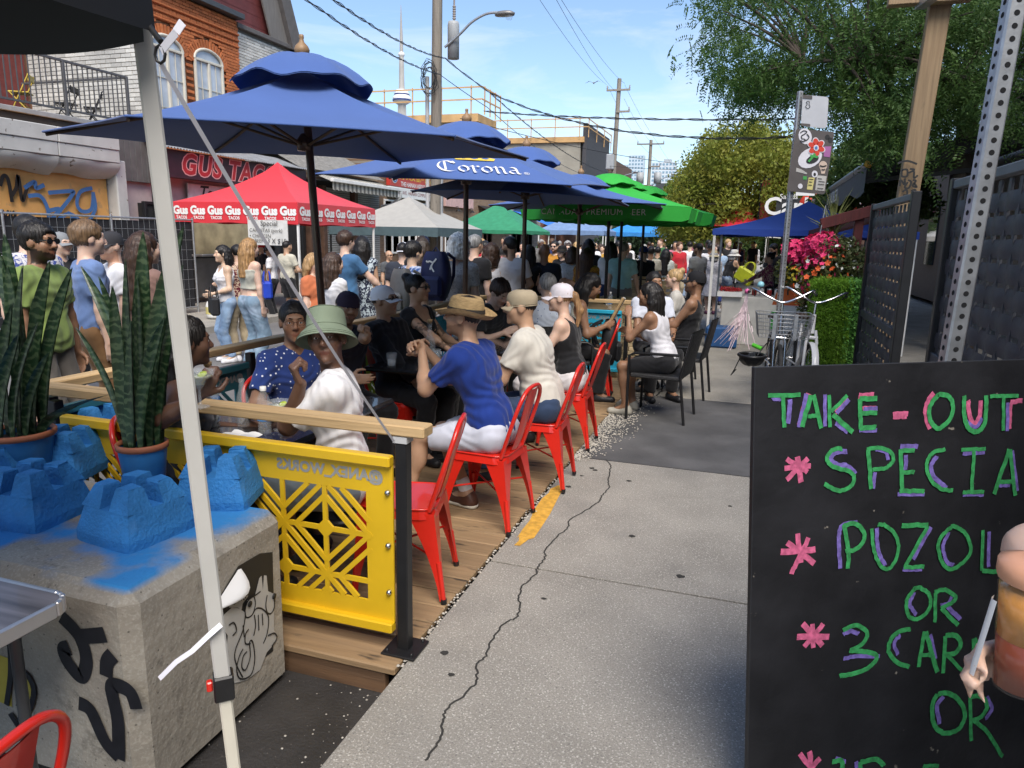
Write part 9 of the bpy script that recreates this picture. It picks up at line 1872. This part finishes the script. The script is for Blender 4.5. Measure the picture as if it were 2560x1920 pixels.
# --- far crowd: copies of a few figures in other colours
ARCH = [person_mesh(dict(h=1.74, res=.026, hair=('short', HB), top=('tee', WH), bottom=('long', BK), shoe=BK)), person_mesh(dict(h=1.66, res=.026, fem=1, hair=('long', HB), top=('tee', WH), bottom=('long', BK), shoe=BK)), person_mesh(dict(h=1.78, res=.026, hair=('buzz', HB), hat=0, top=('tee', WH), bottom=('shorts', BK), shoe=WH, stride=.12)), person_mesh(dict(h=1.64, res=.026, fem=1, hair=('bun', HB), top=('tank', WH), bottom=('shorts', BK), shoe=WH, stride=.1)), person_mesh(dict(h=1.72, res=.026, hair=('full', HB), top=('long', WH), bottom=('long', BK), shoe=BK))]
CC = {'white': WH, 'black': BK, 'navy': (.02, .03, .10), 'grey': (.22, .22, .23), 'pale blue': (.3, .4, .55), 'red': (.4, .02, .03), 'cream': (.5, .45, .36), 'green': (.06, .16, .06), 'pink': (.5, .18, .22), 'mustard': (.42, .24, .04)}
names = list(CC); pants = [BK, (.05, .07, .14), (.2, .27, .38), (.3, .25, .17), (.25, .25, .26)]
taken = []
for k in range(78):
 for _ in range(30):
  dep = random.uniform(18.5, 46) if k > 22 else random.uniform(16.5, 24); px = random.uniform(1330, 1900) if k > 12 else random.uniform(1180, 1560); p = DP(px, 610, dep)
  if not (-8.3 < p.x < .3) or any((p.x-a)**2+(p.y-b)**2 < .25 for a, b in taken) or (p.x > -1.2 and p.y < 22): continue
  break
 else: continue
 taken.append((p.x, p.y)); cn = random.choice(names+['white', 'black', 'black']); a = ARCH[k % 5]; zg = 0 if p.x > -1.2 else RZ
 hcol = random.choice([HB, HB, HDb, HBr, HG, HBl]); s_ = dict(skin=random.choice([LT, TN, BR, DK, AS, LT]), res=.03, cols={'shirt': CC[cn], 'trousers': random.choice(pants), 'shorts': random.choice(pants), 'hair': hcol})
 r, _, _ = person(s_, (p.x, p.y, zg), random.choice([0, 0, PI, PI, .6, -.7, 2.4, -2.5]), 'distant figure in %s top in the far crowd' % cn, group='far crowd in %s' % cn, mesh=a)
 sc = random.uniform(.93, 1.06); r.scale = (sc, sc, sc)
# --- bags carried by people
def bag(loc, rz, label, col, kind='tote', s_=1.0):
 t = thing('bag', label, 'bag', loc, rz); m = mat('bag_'+label[:14], col, .5, var=.15, vs=8, bump=.15)
 if kind == 'pack':
  mb = MB(); mb.grid(lambda u, v: (.155*s_*math.copysign(abs(math.cos(2*PI*u))**.6, math.cos(2*PI*u))*math.sin(PI*(.08+.84*v))**.35, .085*s_*math.copysign(abs(math.sin(2*PI*u))**.6, math.sin(2*PI*u))*math.sin(PI*(.08+.84*v))**.35, (v-.5)*.48*s_), 28, 14); mb.obj('body', m, t)
  mb = MB(); mb.box((0, -.095*s_, -.10*s_), (.24*s_, .07*s_, .20*s_), b=.03*s_); mb.obj('pocket', m, t)
  for sx in (-1, 1): mb = MB(); mb.tube([(sx*.08*s_, .06*s_, -.20*s_), (sx*.11*s_, .16*s_, .0), (sx*.10*s_, .19*s_, .17*s_), (sx*.08*s_, .09*s_, .22*s_)], .018*s_, 6); mb.obj('strap', m, t)
  mb = MB(); mb.tube([(-.04*s_, 0, .23*s_), (0, 0, .28*s_), (.04*s_, 0, .23*s_)], .008*s_, 6); mb.obj('handle', m, t)
 else:
  mb = MB(); mb.box((0, 0, 0), (.32*s_, .12*s_, .24*s_), b=.025*s_); mb.obj('body', m, t)
  for sy in (-1, 1): mb = MB(); mb.tube(curve2([(-.09*s_, sy*.05*s_, .11*s_), (-.07*s_, sy*.04*s_, .22*s_), (0, sy*.03*s_, .26*s_), (.07*s_, sy*.04*s_, .22*s_), (.09*s_, sy*.05*s_, .11*s_)], 4), .008*s_, 6); mb.obj('handle', m, t)
 return t
pbk = DP(1090, 690, 7.75); pk = bag(pbk, -.1, 'big navy backpack with a white leaping cat mark on the white haired person', (.012, .015, .07), 'pack', 1.1); mb = MB()
for ln in ([(-.05, .05), (-.02, .06), (.02, .05), (.06, .09)], [(.02, .05), (.0, .0), (.03, -.05)], [(-.05, .05), (-.065, .065)], [(.0, .02), (-.02, -.03)]): stroke(mb, [tuple(q) for q in curve2(ln, 4)], .018, Matrix.Translation((0, -.098, .10)) @ MFR)
mb.obj('emblem', M_WHITE, pk)
bag(DP(1005, 730, 7.75), -.5, 'grey canvas backpack on the man in blue plaid', (.17, .165, .155), 'pack', 1.05); bag(DP(535, 765, 9.55), 2.4, 'black leather handbag held by the woman in light jeans', BK, 'tote', 1.0); yb_ = bag(DP(1862, 690, 16.6), -.3, 'bright lime yellow shoulder bag of the stooping woman', (.55, .58, .02), 'tote', 1.35); yb_.rotation_euler = (0, .5, -.3)
bag((-1.36, 7.50, .62), CR+.1, 'black backpack slung on the red chair back before the turquoise panel', BK, 'pack', 1.0); bs_ = bag(DP(668, 725, 9.05), 2.3, 'bright blue cloth tote hanging behind the woman in wide jeans', (.015, .05, .42), 'tote', .9)
rk = thing('racket_tube', 'pale and black roll of poster tubes leaning in the black backpack', 'tube'); a_, b_ = Vector((-1.42, 7.45, .70)), Vector((-1.22, 7.42, 1.10))
for k, m_ in enumerate((M_RAILX, M_BLACKM, M_WHITEP)): mb = MB(); o_ = Vector((.0, .035*k-.03, .0)); mb.tube([a_+o_, b_+o_], .018, 8); mb.obj('tube', m_, rk)
pt = thing('propane_tank', 'white gas bottle with yellow label under the red tent', 'gas bottle', (-9.9, 11.4, 0.0)); mb = MB(); mb.lathe([(0, .02), (.13, .02), (.15, .06), (.15, .26), (.12, .34), (0, .37)], 18); mb.obj('body', M_WHITEP, pt); mb = MB(); mb.lathe([(.152, .1), (.152, .24)], 18); mb.obj('sticker', M_STY, pt); mb = MB(); mb.lathe([(.09, .36), (.09, .45)], 14); mb.obj('collar', M_WHITEP, pt)
